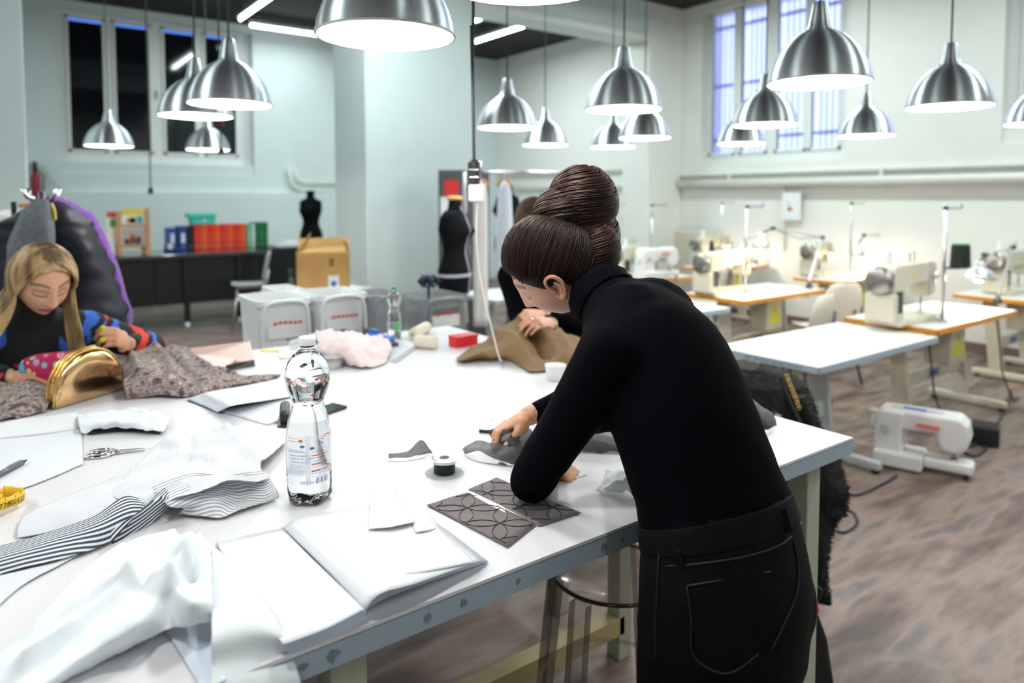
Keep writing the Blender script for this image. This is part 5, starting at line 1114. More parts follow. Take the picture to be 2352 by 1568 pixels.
def phone(px, py, L_, W_, rz, lb):
    c0 = atz(px, py); t = thing('phone', lb, 'phone', c0, rz); MB().box(-L_ / 2, L_ / 2, -W_ / 2, W_ / 2, .0005, .009).build('case', blackpl, t, bevel=.003, local=True); MB().box(-L_ / 2 + .004, L_ / 2 - .004, -W_ / 2 + .003, W_ / 2 - .003, .009, .0095).build('screen', mat('screen_dark', (.01, .015, .02), .08), t, local=True)
phone(1132, 982, .10, .055, .75, 'black phone under the pinching hand')
phone(752, 944, .10, .06, .35, 'black phone lying beside the open notebook')
stp = thing('black_stapler', 'black stapler standing behind the big water bottle', 'stapler', atz(655, 972)); c0 = atz(655, 972); ax = Vector((.35, .94, 0)); sx = Vector((.94, -.35, 0))
MB().obox(c0 + Vector((0, 0, .0045)), ax * .05, sx * .018, vZ * .004).build('base', blackpl, stp, bevel=.003); MB().obox(c0 + Vector((0, 0, .030)), ax * .035 + vZ * .008, sx * .014, vZ * .018).build('body', blackpl, stp, bevel=.010, seg=3)
# notebook open beyond the bottle
nb = thing('open_notebook', 'open notebook with curled white pages behind the big water bottle', 'notebook', atz(590, 930))
for k in range(6):
    z = .002 + k * .004; sheet('page', [[(432 + k * 5, 916 - k * 1.5, .002 + z * .6), (480, 900, .012 + z), (560, 886, .010 + z * .5), (650, 868, .006)], [(470 + k * 4, 932 - k * 1.5, .004 + z * .6), (508, 916, .022 + z), (590, 903, .012 + z * .5), (680, 890, .006)], [(500 + k * 3, 946 - k * 1.5, .004 + z * .6), (540, 930, .020 + z), (620, 918, .010 + z * .5), (705, 905, .006)]], paper2, parent=nb, n=6, amp=.0003, freq=5, thick=.0007)
sheet('page', [[(505, 942, .004), (600, 922, .005), (712, 900, .004)], [(555, 958, .003), (640, 938, .004), (735, 915, .003)], [(612, 975, .002), (690, 955, .003), (770, 934, .002)]], paper2, parent=nb, n=6, amp=.0003, freq=5, thick=.003)
sheet('cover', [[(428, 920, .001), (640, 872, .001)], [(505, 950, .001), (715, 905, .001)]], mat('cover_blue', (.06, .10, .22), .5), parent=nb, n=4, amp=0, freq=5, thick=.002)

# ------------------------------------------------------------------ around the blonde woman
fl = ramp_mat('floral_print', [(.30, srgb(48, 42, 44)), (.43, srgb(112, 98, 96)), (.51, srgb(176, 156, 150)), (.58, srgb(88, 82, 84)), (.70, srgb(200, 182, 176))], 42, .85, (1, 1, 1), 3)
f1 = thing('floral_cloth', 'bunched grey floral cloth between the gold pouch and the notebook', 'fabric', atz(430, 880))
sheet('cloth', [[(282, 835, .05), (330, 802, .07), (398, 792, .075), (425, 806, .03), (470, 840, .02), (560, 862, .006), (645, 860, .002)], [(282, 862, .05), (335, 836, .075), (395, 828, .055), (450, 845, .045), (510, 855, .02), (575, 870, .010), (640, 866, .002)], [(284, 890, .04), (345, 868, .06), (410, 868, .05), (462, 868, .035), (515, 878, .02), (570, 880, .006), (622, 872, .002)], [(292, 916, .004), (350, 910, .006), (410, 912, .006), (460, 904, .005), (510, 894, .004), (560, 884, .003), (605, 876, .002)]], fl, parent=f1, n=10, amp=.006, freq=13, floor=.0012, thick=.002, folds=[([(330, 815), (380, 860), (400, 905)], .020, .016), ([(420, 812), (450, 850), (500, 880)], .022, .014), ([(360, 830), (420, 870), (450, 900)], -.018, .014), ([(470, 850), (540, 870)], .014, .012), ([(300, 850), (320, 905)], .016, .014)])
sheet('floral_cloth', [[(-60, 885, .01), (40, 880, .045), (110, 884, .03)], [(-60, 925, .012), (40, 915, .04), (118, 915, .025)], [(-60, 975, .002), (40, 960, .004), (105, 945, .003)]], fl, 'grey floral cloth flattened at the picture edge before the gold pouch', 'fabric', n=9, amp=.008, freq=20, floor=.0012, thick=.002)
gp = thing('gold_pouch', 'shiny gold half-round cosmetic pouch standing before the blonde woman', 'pouch', atz(208, 922))
gold = mat('gold_leather', (.86, .55, .28), .16, metal=1, bump=.05, bscale=25); gold2 = mat('gold_piping', (.70, .48, .16), .25, metal=1)
a, b_ = atz(138, 940), atz(284, 896); wx = (b_ - a).normalized(); W_ = (b_ - a).length * .54; c0 = (a + b_) / 2; yb = Vector((-wx.y, wx.x, 0)); yb = yb if yb.y > 0 else -yb
Hh = .150; rings = []
def dshape(k, off, up_=0):
    out = []
    for i in range(25):
        an = math.pi * i / 24; out.append(c0 + wx * (W_ * k * math.cos(an)) + vZ * (.003 + Hh * k * max(0.0, math.sin(an)) ** .8 + up_) + yb * off)
    for i in range(1, 8): out.append(c0 + wx * (W_ * k * (-1 + 2 * i / 8)) + vZ * (.002 + up_) + yb * off)
    return out
MB().loft([dshape(.55, .0, .03), dshape(.85, .001, .010), dshape(.97, .006, .001), dshape(1.0, .012), dshape(1.0, .042), dshape(.95, .052, .002), dshape(.7, .058, .02)]).build('pouch_body', gold, gp, smooth=True)
for off in (.012, .042): MB().tube([c0 + wx * (W_ * 1.01 * math.cos(math.pi * i / 24)) + vZ * (.003 + Hh * 1.01 * max(0.0, math.sin(math.pi * i / 24)) ** .8) + yb * off for i in range(25)], .0042, 8).build('piping', gold2, gp, smooth=True)
MB().tube([c0 + wx * (W_ * 1.0 * math.cos(math.pi * i / 24)) + vZ * (.004 + Hh * 1.012 * max(0.0, math.sin(math.pi * i / 24)) ** .8) + yb * .027 for i in range(3, 22)], .005, 6).build('zip', gold2, gp, smooth=True)
MB().obox(c0 + wx * .02 + vZ * (Hh + .009) + yb * .027, wx * .014, yb * .004, vZ * .002).build('zip_pull', gold2, gp)
# pink dotted pouch
m = bpy.data.materials.new('pink_dots'); m.use_nodes = True; N = m.node_tree.nodes; L = m.node_tree.links; b = N['Principled BSDF']; b.inputs['Roughness'].default_value = .5
tc = N.new('ShaderNodeTexCoord'); vo = N.new('ShaderNodeTexVoronoi'); vo.inputs['Scale'].default_value = 30; vo.inputs['Randomness'].default_value = .55; L.new(tc.outputs['Object'], vo.inputs['Vector'])
cr_ = N.new('ShaderNodeValToRGB'); cr_.color_ramp.interpolation = 'CONSTANT'; el = cr_.color_ramp.elements
while len(el) < 4: el.new(.5)
for e, (p, c) in zip(el, ((0, (.75, .12, .15)), (.16, (.8, .75, .6)), (.30, (.9, .5, .1)), (.40, (.62, .02, .13)))): e.position = p; e.color = (*c, 1)
L.new(vo.outputs['Distance'], cr_.inputs[0]); hs = N.new('ShaderNodeHueSaturation'); sepc = N.new('ShaderNodeSeparateColor'); L.new(vo.outputs['Color'], sepc.inputs[0]); lt_ = N.new('ShaderNodeMath'); lt_.operation = 'LESS_THAN'; lt_.inputs[1].default_value = .38; L.new(vo.outputs['Distance'], lt_.inputs[0])
mu_ = N.new('ShaderNodeMath'); mu_.operation = 'MULTIPLY'; L.new(sepc.outputs[0], mu_.inputs[0]); L.new(lt_.outputs[0], mu_.inputs[1]); ad = N.new('ShaderNodeMath'); ad.operation = 'ADD'; ad.inputs[1].default_value = .5; L.new(mu_.outputs[0], ad.inputs[0]); L.new(ad.outputs[0], hs.inputs['Hue']); L.new(cr_.outputs[0], hs.inputs['Color']); L.new(hs.outputs[0], b.inputs['Base Color']); pinkd = m
t = thing('dotted_pouch', 'pink fabric pouch printed with coloured dots beside the gold pouch', 'pouch', atz(128, 885)); c0 = atz(122, 886)
rings = []
ax = vR
for i in range(11):
    f = i / 10; w_ = .046 * math.sqrt(max(.02, 1 - (2 * f - 1) ** 4)); cc = c0 + ax * ((f - .5) * .21) + vZ * (.052 + .022 * f)
    rings.append([cc + yb * (w_ * math.cos(a_)) + vZ * (w_ * 1.0 * math.sin(a_)) for a_ in [2 * math.pi * q / 20 for q in range(20)]])
MB().loft(rings).build('pouch_body', pinkd, t, smooth=True); MB().tube([r[5] for r in rings], .003, 6).build('zip', mat('zip_red', (.5, .02, .05), .5), t)
MB().sphere(c0 - ax * .10 + vZ * .05, (.010, .022, .028), 10, 8).build('side_tab', mat('tab_blue', (.1, .4, .6), .5), t, smooth=True)
# pink case
t = thing('pink_case', 'pale pink flat case propped on a black stand', 'case', atz(505, 850)); pkm = mat('pink_leather', (.84, .62, .57), .5)
Q = [atz(418, 830, T + .004), atz(585, 832, T + .012), atz(574, 784, T + .060), atz(414, 803, T + .045)]
MB().grid([[Q[0], Q[1]], [Q[3], Q[2]]]).build('lid', pkm, t, solid=.008, bevel=.003)
Q = [atz(520, 852, T + .001), atz(585, 840, T + .001), atz(583, 826, T + .022), atz(520, 838, T + .022)]
MB().grid([[Q[0], Q[1]], [Q[3], Q[2]]]).build('black_front', blackpl, t, solid=.006)
MB().loft([[atz(430, 845, T + .001), atz(520, 850, T + .001), atz(575, 800, T + .001), atz(430, 810, T + .001)], [atz(430, 838, T + .014), atz(520, 842, T + .014), atz(575, 792, T + .034), atz(430, 806, T + .034)]]).build('base', pkm, t)
# far side of the table
pinkf = mat('pink_chiffon', (.92, .74, .74), .8, alpha=.95)
sheet('pink_chiffon', [[(725, 768, .03), (770, 762, .06), (830, 770, .05), (885, 772, .02)], [(735, 800, .03), (790, 788, .07), (840, 792, .06), (900, 800, .012)], [(760, 825, .01), (810, 822, .04), (850, 820, .03), (890, 825, .008)], [(790, 838, .003), (820, 846, .004), (855, 845, .003), (885, 836, .002)]], pinkf, 'pale pink chiffon bunched on the rear table', 'fabric', n=10, amp=.016, freq=22, floor=.001, thick=.0008)
sheet('pink_scrap', [[(640, 818, .002), (668, 812, .004)], [(645, 826, .001), (672, 820, .002)]], pinkf, 'tiny pink scrap beside the chiffon', 'fabric', n=5, amp=.002, freq=40, floor=.0006)
c0 = atz(766, 842); t = thing('round_tin', 'small round metal tin behind the big water bottle', 'tin', c0); MB().lathe([(.040, .0005), (.041, .002), (.041, .022), (.042, .022)], 30, c=c0).build('base', steel, t); MB().lathe([(.043, .0225), (.043, .034), (.040, .037), (.03, .0375), (.004, .037)], 30, c=c0).build('lid', mat('tin_lid', (.45, .40, .38), .25, metal=1), t, smooth=False)
t = thing('grey_tray', 'grey tray with blue lining and a white roll at the far table edge', 'tray', atz(745, 785)); A = [atz(660, 783), atz(706, 790), atz(832, 772), atz(790, 762)]
MB().grid([[A[0] + vZ * .003, A[1] + vZ * .003], [A[3] + vZ * .003, A[2] + vZ * .003]]).build('lining', mat('tray_blue', (.30, .48, .58), .5), t, solid=.002); MB().tube([p + vZ * .008 for p in A + A[:1]], .008, 6).build('rim', mat('tray_rim', (.12, .13, .15), .5), t)
a, b_ = atz(668, 788, T + .02), atz(760, 760, T + .026); tag(MB().cyl(a, b_, .012, 14).build('paper_roll', whitep, smooth=True), 'white paper roll lying across the grey tray', 'paper roll')
bl2 = mat('blue_plastic_bright', (.03, .17, .62), .4)
t = thing('blue_dispenser', 'bright blue tape dispenser lying before the green-capped bottle', 'tape dispenser', atz(876, 780)); a, b_ = atz(852, 768, T + .018), atz(900, 785, T + .016); MB().beam(a, b_, .034, .034).build('body', bl2, t, bevel=.008); MB().beam(a + vZ * .018, a.lerp(b_, .35) + vZ * .018, .024, .022).build('grip', mat('blue_dark', (.02, .10, .42), .4), t, bevel=.004); MB().beam(b_ - vZ * .008, b_ + (b_ - a) * .12 - vZ * .008, .036, .014).build('cutter', dsteel, t)
creamt = mat('thread_cream', (.82, .74, .60), .85, bump=.4, bscale=300)
def lying_spool(a, b_, r, lb, core):
    t = thing('thread_spool', lb, 'thread spool', Vector((a.x, a.y, T)), group='cream thread spools'); d = b_ - a
    MB().tube([a, a + d * .04, a + d * .08, a + d * .92, a + d * .96, b_], [r * .6, r * .92, r, r, r * .92, r * .6], 20).build('thread_winding', creamt, t, smooth=True); n_ = d.normalized()
    MB().cyl(a - n_ * .004, b_ + n_ * .004, r * .38, 14).build('core', core, t)
lying_spool(atz(954, 783, T + .027), atz(1004, 787, T + .027), .027, 'cream thread spool lying sideways, the nearer one', whitepl)
lying_spool(atz(948, 768, T + .026), atz(982, 750, T + .026), .026, 'cream thread spool lying end-on with green core, the further one', mat('core_green', (.35, .42, .25), .5))
redm = mat('red_plastic', (.62, .008, .012), .35); a = atz(1049, 800); b_ = atz(1098, 792); t = thing('red_box', 'small bright red box beside the brown cloth', 'box', (a + b_) / 2)
d = (b_ - a).normalized(); e = Vector((-d.y, d.x, 0)); c0 = (a + b_) / 2 + e * .03; hl_ = (b_ - a).length / 2
MB().obox(c0 + vZ * .018, d * hl_, e * .03, vZ * .0175).build('body', redm, t, bevel=.003); MB().obox(c0 + vZ * .041, d * (hl_ + .002), e * .032, vZ * .0055).build('lid', redm, t, bevel=.003)
t = thing('clear_ruler', 'clear plastic ruler lying before the cream spools', 'ruler', atz(930, 808)); Q = [atz(895, 832), atz(912, 834), atz(962, 798), atz(950, 795)]; MB().grid([[Q[0] + vZ * .0015, Q[1] + vZ * .0015], [Q[3] + vZ * .0015, Q[2] + vZ * .0015]]).build('blade', mat('ruler_clear', (.7, .72, .74), .2, alpha=.5), t, solid=.002)
for k in range(14): p = Q[1].lerp(Q[2], (k + .5) / 14); MB().obox(p + vZ * .0028 + (Q[0] - Q[1]).normalized() * .004, (Q[0] - Q[1]).normalized() * .004, (Q[2] - Q[1]).normalized() * .0004, vZ * .0002).build('tick_mark', black, t)
sheet('yellow_strip', [[(598, 802, .001), (640, 804, .001)], [(600, 807, .001), (642, 809, .001)]], mat('paper_yellow', (.85, .68, .10), .6), 'thin yellow paper strip on the rear table', 'paper', n=3, amp=.0003, freq=5)
brown = mat('brown_twill', (.19, .115, .05), .8, noise_amt=.08, nscale=60, bump=.05, bscale=900)
sheet('brown_cloth', [[(1048, 822, .004), (1085, 800, .02), (1130, 775, .04), (1165, 748, .10), (1205, 738, .12), (1260, 760, .10), (1330, 775, .05)], [(1052, 826, .02), (1095, 812, .035), (1140, 795, .05), (1180, 775, .085), (1225, 775, .06), (1275, 785, .075), (1340, 800, .04)], [(1055, 828, .008), (1105, 822, .02), (1145, 815, .03), (1190, 808, .05), (1240, 808, .035), (1290, 812, .05), (1350, 820, .03)], [(1065, 828, .002), (1110, 826, .003), (1160, 828, .004), (1200, 845, .004), (1222, 856, .003), (1290, 848, .004), (1355, 840, .003)]], brown, 'crumpled brown twill cloth being sewn at the table end', 'fabric', n=11, amp=.008, freq=12, floor=.001, thick=.002, folds=[([(1175, 752), (1150, 800), (1085, 825)], .022, .018), ([(1200, 760), (1215, 800), (1260, 840)], -.030, .016), ([(1220, 755), (1262, 790), (1300, 835)], .030, .016), ([(1130, 800), (1180, 825), (1230, 850)], .016, .014), ([(1180, 775), (1195, 815)], .02, .012), ([(1090, 808), (1150, 820)], -.012, .012)])
c0 = atz(1276, 872); t = thing('white_cup', 'white cup partly hidden behind the arm of the standing woman', 'cup', c0)
MB().shell([(.001, .001), (.026, .001), (.030, .004), (.036, .05), (.037, .052), (.034, .051), (.028, .006), (.001, .005)], 28, c=c0).build('bowl', whitepl, t, smooth=True); MB().tube(path([c0 + vR * .034 + vZ * .042, c0 + vR * .052 + vZ * .036, c0 + vR * .050 + vZ * .018, c0 + vR * .031 + vZ * .012], 5), .0035, 8).build('handle', whitepl, t, smooth=True)
seq = ramp_mat('sequin_black', [(.35, (.006, .006, .012)), (.52, (.02, .02, .05)), (.62, (.16, .10, .08)), (.66, (.03, .035, .09))], 420, .5, metal=0, tex='noise', detail=2)
sq = thing('sequin_garment', 'black garment with glittering sequin trim on the table end', 'garment', atz(1745, 985))
sheet('black_part', [[(1640, 930, .05), (1690, 900, .11), (1718, 905, .09)], [(1660, 975, .03), (1705, 945, .09), (1745, 945, .05)], [(1680, 1005, .004), (1735, 992, .01), (1770, 985, .006)]], mat('garment_black', (.008, .008, .010), .7), parent=sq, n=8, amp=.008, freq=16, floor=.001)
sheet('sequin_trim', [[(1700, 898, .10), (1722, 912, .085)], [(1728, 925, .075), (1752, 935, .05)], [(1745, 958, .045), (1778, 955, .02)], [(1758, 990, .004), (1784, 978, .003)]], seq, parent=sq, n=7, amp=.004, freq=30, floor=.001)

# ------------------------------------------------------------------ clear stool, fur coat on chair, bag
smoke = mat('smoky_acrylic', (.26, .21, .18), .08, alpha=.26)
sx0, sy0, zs, rs = 1.35, 1.36, .53, .165
gs_ = thing('clear_stool', 'smoky transparent plastic stool under the cutting table', 'stool', (sx0, sy0, 0), math.radians(8))
MB().lathe([(.012, zs - .006), (.06, zs - .004), (.14, zs - .001), (.155, zs + .004), (rs, zs + .012), (rs, zs + .018), (.158, zs + .018), (.14, zs + .006), (.012, zs)], 56).build('seat', smoke, gs_, smooth=True, local=True)
MB().tube([(rs * math.cos(i * .1122), rs * math.sin(i * .1122), zs + .012) for i in range(57)], .0055, 8, caps=False).build('seat_rim', mat('smoke_rim', (.05, .035, .028), .15), gs_, smooth=True, local=True)
for k in range(4):
    a = math.radians(10 + 90 * k); ca, sa = math.cos(a), math.sin(a); tn = Vector((-sa, ca, 0)); q0, q1 = Vector((.176 * ca, .176 * sa, zs + .008)), Vector((.235 * ca, .235 * sa, 0))
    MB().beam(q0, q1, .05, .028, Vector((ca, sa, 0))).build('leg', smoke, gs_, bevel=.004, local=True)
    lg = MB()
    for sd in (-1, 1): lg.beam(q0 + tn * .024 * sd - Vector((0, 0, .002)), q1 + tn * .024 * sd, .002, .029, Vector((ca, sa, 0)))
    lg.build('leg_edge', mat('smoke_edge', (.14, .11, .09), .2, alpha=.45), gs_, local=True)
MB().tube([(.200 * math.cos(i * .1122), .200 * math.sin(i * .1122), .22) for i in range(57)], .006, 8, caps=False).build('foot_ring', smoke, gs_, smooth=True, local=True)
furm = mat('fur_black', (.006, .006, .007), .9, noise_amt=.4, nscale=120)
cx, cy = 2.36, 1.62
fc = thing('folding_chair', 'grey metal folding chair under the black fur coat', 'chair', (cx, cy, 0), math.radians(200)); gm2 = mat('chair_grey_metal', (.22, .24, .27), .4, metal=.6)
for x in (-.19, .19):
    MB().cyl((x, -.22, 0), (x, .14, .80), .012, 10).build('leg', gm2, fc, smooth=True, local=True); MB().cyl((x * .9, .22, 0), (x * .9, -.10, .45), .012, 10).build('leg', gm2, fc, smooth=True, local=True)
MB().cyl((-.19, -.15, .15), (.19, -.15, .15), .009, 8).build('stretcher', gm2, fc, local=True); MB().box(-.19, .19, -.2, .18, .44, .465).build('seat', blackpl, fc, bevel=.01, local=True); MB().box(-.19, .19, .10, .125, .62, .80).build('backrest', blackpl, fc, bevel=.01, local=True)
ft = thing('fur_coat', 'black fluffy fur coat thrown over the chair at the table end', 'coat', (cx, cy, .25))
def fursheet(rows, t0s, nm, seed, thick_=.05, tuft=5200):
    # silhouette rows (py, px left, px right) at given depth
    rings = []; R = []
    for j in range(len(rows) - 1):
        for k in range(5): f = k / 5; R.append([rows[j][i] * (1 - f) + rows[j + 1][i] * f for i in range(4)])
    R.append(list(rows[-1]))
    for j, (py, xl, xr, t0) in enumerate(R):
        a, b_ = dep(xl, py, t0), dep(xr, py, t0); cc = (a + b_) / 2; w_ = (b_ - a).length / 2; v = j / (len(R) - 1)
        rings.append([cc + vR * (w_ * math.cos(an) * (1 + .05 * noise.noise((an * 2, v * 6, seed)))) + vF * (thick_ * math.sin(an) * (1 + .3 * noise.noise((an, v * 5, seed + 4)))) for an in [2 * math.pi * i / 30 for i in range(30)]])
    mb = MB(); mb.loft(rings[::-1]); n0 = len(mb.f)
    # short tufts over the surface
    V = [Vector(p) for p in mb.v]; quads = [f for f in mb.f if len(f) == 4]
    for k in range(tuft):
        f = rnd.choice(quads); a, b_, c, d = (V[i] for i in f); u, w2_ = rnd.random(), rnd.random(); p = a.lerp(b_, u).lerp(d.lerp(c, u), w2_); n_ = (b_ - a).cross(d - a); n_ = n_.normalized() if n_.length > 1e-9 else vZ
        dr = (n_ + Vector((rnd.uniform(-.6, .6), rnd.uniform(-.6, .6), rnd.uniform(-1.0, .3)))).normalized(); s_ = n_.orthogonal().normalized() * .0025; L_ = rnd.uniform(.008, .018); mb.add([p - s_, p + s_, p + dr * L_], [(0, 1, 2)])
    return mb.build(nm, furm, ft, smooth=False)
fursheet([(838, 1690, 1735, 2.75), (850, 1660, 1800, 2.72), (880, 1650, 1850, 2.68), (930, 1660, 1872, 2.66), (985, 1680, 1882, 2.64), (1040, 1700, 1900, 2.60), (1110, 1740, 1925, 2.56), (1160, 1770, 1932, 2.54), (1220, 1790, 1905, 2.52), (1290, 1810, 1892, 2.50), (1345, 1835, 1895, 2.48), (1358, 1850, 1888, 2.48)], None, 'coat_body', 3, .09)
fursheet([(905, 1800, 1850, 2.60), (980, 1830, 1885, 2.58), (1050, 1850, 1925, 2.54), (1120, 1870, 1945, 2.50), (1175, 1885, 1940, 2.48)], None, 'sleeve', 9, .05, 1800)
gch = mat('gold_chain', (.80, .55, .18), .25, metal=1); chb = thing('chain_strap', 'black bag strap with gold chain over the fur coat', 'bag strap', dep(1815, 900, 2.5))
st_ = path([dep(1800, 862, 2.56), dep(1812, 900, 2.54), dep(1830, 940, 2.52), dep(1852, 985, 2.50)], 6)
MB().tube([p - vR * .012 for p in st_], .008, 6).build('leather_strap', mat('strap_black', (.01, .01, .012), .35), chb, smooth=True)
for k in range(12):
    c0 = dep(1807 + k * 2.6, 864 + k * 6.6, 2.535); ax = (vUp * .8 + vR * (.5 if k % 2 else -.3)).normalized(); sd = ax.cross(vF).normalized()
    MB().tube([c0 + ax * .0085 * math.cos(q) + sd * .006 * math.sin(q) for q in [i * 6.2832 / 10 for i in range(11)]], .0021, 6).build('chain_link', gch, chb, smooth=True)
# bag with red trim standing beside the table leg
c0 = atz(1862, 1640, 0); c0 = Vector((1.985, 1.17, 0)); bg = thing('black_bag', 'tall black bag with a red tag standing on the floor behind the trousers', 'bag', c0, math.radians(-36))
MB().prism([(-.06, 0), (.09, 0), (.05, .24), (.02, .32), (-.05, .32), (-.07, .24)], -.06, .06, Matrix(((1, 0, 0, 0), (0, 0, -1, 0), (0, 1, 0, 0), (0, 0, 0, 1)))).build('bag_body', mat('bag_black', (.012, .012, .014), .5), bg, bevel=.012, seg=3, local=True)
MB().sphere((.0, -.05, .335), (.024, .020, .025), 12, 8).build('red_tag', mat('tag_red', (.60, .04, .10), .5), bg, smooth=True, local=True); MB().tube(path([(.03, 0, .31), (.05, 0, .36), (.0, 0, .38), (-.02, 0, .32)], 5), .006, 8).build('handle', blackpl, bg, smooth=True, local=True)
# ------------------------------------------------------------------ people: tools
def capsule(mb, pts, rad, n=14):
    pts = [Vector(p) for p in pts]
    for p, r in zip(pts, rad): mb.sphere(p, r, n, 10)
    for i in range(len(pts) - 1): mb.tube([pts[i], pts[i + 1]], [rad[i], rad[i + 1]], n)
    return mb
def ell_ring(c, L, B, a, b, n=28, shape=None):
    out = []
    for i in range(n):
        an = 2 * math.pi * i / n; ca, sa = math.cos(an), math.sin(an); f = shape(ca, sa) if shape else 1
        out.append(c + L * (a * ca * f) + B * (b * sa * f))
    return out
def torso_rings(S, grow=0.0, fine=4):
    # stations (center, a, b, facing degrees), smooth-interpolated
    A = np.array([[*c, a + grow, b + grow, f] for c, a, b, f in S]); rows = []
    m = len(A)
    for i in range(m - 1):
        p0, p1, p2, p3 = A[max(i - 1, 0)], A[i], A[i + 1], A[min(i + 2, m - 1)]
        for k in range(fine):
            t = k / fine; rows.append(.5 * ((2 * p1) + (p2 - p0) * t + (2 * p0 - 5 * p1 + 4 * p2 - p3) * t * t + (3 * p1 - p0 - 3 * p2 + p3) * t ** 3))
    rows.append(A[-1]); rings = []
    for i, r in enumerate(rows):
        tn = Vector((rows[min(i + 1, len(rows) - 1)][:3] - rows[max(i - 1, 0)][:3]).tolist()).normalized()
        fd = Vector((math.cos(math.radians(r[5])), math.sin(math.radians(r[5])), 0)); L = tn.cross(fd).normalized(); B = L.cross(tn)
        rings.append(ell_ring(Vector(r[:3].tolist()), L, B, float(r[3]), float(r[4])))
    return rings
def fuse(mb, voxel, it=6, fac=.5):
    me = bpy.data.meshes.new('fuse'); me.from_pydata(mb.v, [], mb.f); o = bpy.data.objects.new('fuse', me); COL.objects.link(o)
    r = o.modifiers.new('r', 'REMESH'); r.mode = 'VOXEL'; r.voxel_size = voxel; r.adaptivity = 0
    if it: s = o.modifiers.new('s', 'SMOOTH'); s.iterations = it; s.factor = fac
    dg = bpy.context.evaluated_depsgraph_get(); ev = o.evaluated_get(dg); m2 = ev.to_mesh()
    V = [tuple(v.co) for v in m2.vertices]; F = [tuple(p.vertices) for p in m2.polygons]
    ev.to_mesh_clear(); bpy.data.objects.remove(o); bpy.data.meshes.remove(me); return V, F
def frame(az, pitch, roll=0):                 # local x right, y forward, z up
    a, p, r = map(math.radians, (az, pitch, roll))
    y = Vector((math.cos(a) * math.cos(p), math.sin(a) * math.cos(p), -math.sin(p))); x = y.cross(vZ).normalized(); z = x.cross(y)
    return Matrix((x * math.cos(r) + z * math.sin(r), y, -x * math.sin(r) + z * math.cos(r))).transposed()
G = lambda v, s: math.exp(-(v / s) ** 2)
def head_mesh(M, c, s=1.0, lips=(.36, .07, .09), brow=(.05, .03, .02), skin=(.58, .33, .22), smile=0):
    n, m = 150, 110; V = []; F = []; C = []
    for j in range(m + 1):
        th = math.pi * j / m
        for i in range(n):
            ph = 2 * math.pi * i / n; ph = ph + .55 * math.sin(ph)      # denser at the front
            ph = math.pi - ph                                           # front where i = n/2
            x, y, z = .074 * math.sin(th) * math.sin(ph), .093 * math.sin(th) * math.cos(ph), .112 * math.cos(th)
            k = min(1, max(0, (-z - .015) / .097)); front = max(0, min(1, (y + .01) / .05))
            x *= 1 - .30 * k * k - .06 * k
            if y < 0: y *= 1 - .45 * k
            else: y *= 1 - .02 * k; y += .010 * k * front
            if y > 0:
                fr = min(1, y / .05); ax = abs(x)
                y -= fr * .006 * G(x, .05) * G(z - .06, .04) * 0
                d = .004 * G(z - .024, .012) * G(ax - .028, .03)
                d -= .011 * G(ax - .031, .016) * G(z - .003, .012)
                d += .0065 * G(ax - .031, .0125) * G(z - .000, .0085)
                d += .004 * G(ax - .043, .018) * G(z + .030, .02)
                hz = 0
                if z > -.036: hz = .004 + .021 * max(0, min(1, (.022 - z) / .058)) ** 1.2
                else: hz = .025 * math.exp(-((z + .036) / .007) ** 2)
                if z > .03: hz *= max(0, 1 - (z - .03) / .02)
                d += hz * G(x, .0095 + .004 * max(0, min(1, (-z) / .036)))
                d += .006 * G(ax - .0125, .006) * G(z + .034, .007)
                d += .0065 * G(x, .021) * (G(z + .0575, .0048) + 1.05 * G(z + .0680, .006)) - .003 * G(x, .024) * G(z + .0628, .0022)
                d -= .003 * G(x, .012) * G(z + .080, .006)
                d += .007 * G(x, .020) * G(z + .098, .014)
                y += d * fr
            V.append(c + M @ (Vector((x, y, z)) * s))
            ax = abs(x); col = list(skin)
            def mixc(c2, w_):
                for q in range(3): col[q] = col[q] * (1 - w_) + c2[q] * w_
            if y > .02:
                zl = -.0628; wl = .0055 + .0052 * max(0, 1 - (ax / .024) ** 2)
                if ax < .025: mixc(lips, max(0, min(1, 1.6 - 1.6 * abs(z - zl + .0008) / (wl + .002))))
                zb = .0265 + .006 * (1 - ((ax - .034) / .022) ** 2); 
                if .012 < ax < .056: mixc(brow, .9 * G(z - zb, .0042))
                ze = -.0045 - .0035 * (1 - ((ax - .031) / .017) ** 2)
                if .013 < ax < .050: mixc((.03, .02, .018), .95 * G(z - ze, .0027))
                if .012 < ax < .052: mixc((.26, .12, .09), .5 * G(z - .006, .008))
                mixc((.62, .26, .20), .35 * G(ax - .045, .018) * G(z + .028, .018))
            C.append(col)
    for j in range(m):
        for i in range(n):
            k = (i + 1) % n; F.append((j * n + i, j * n + k, (j + 1) * n + k, (j + 1) * n + i))
    return V, F, C
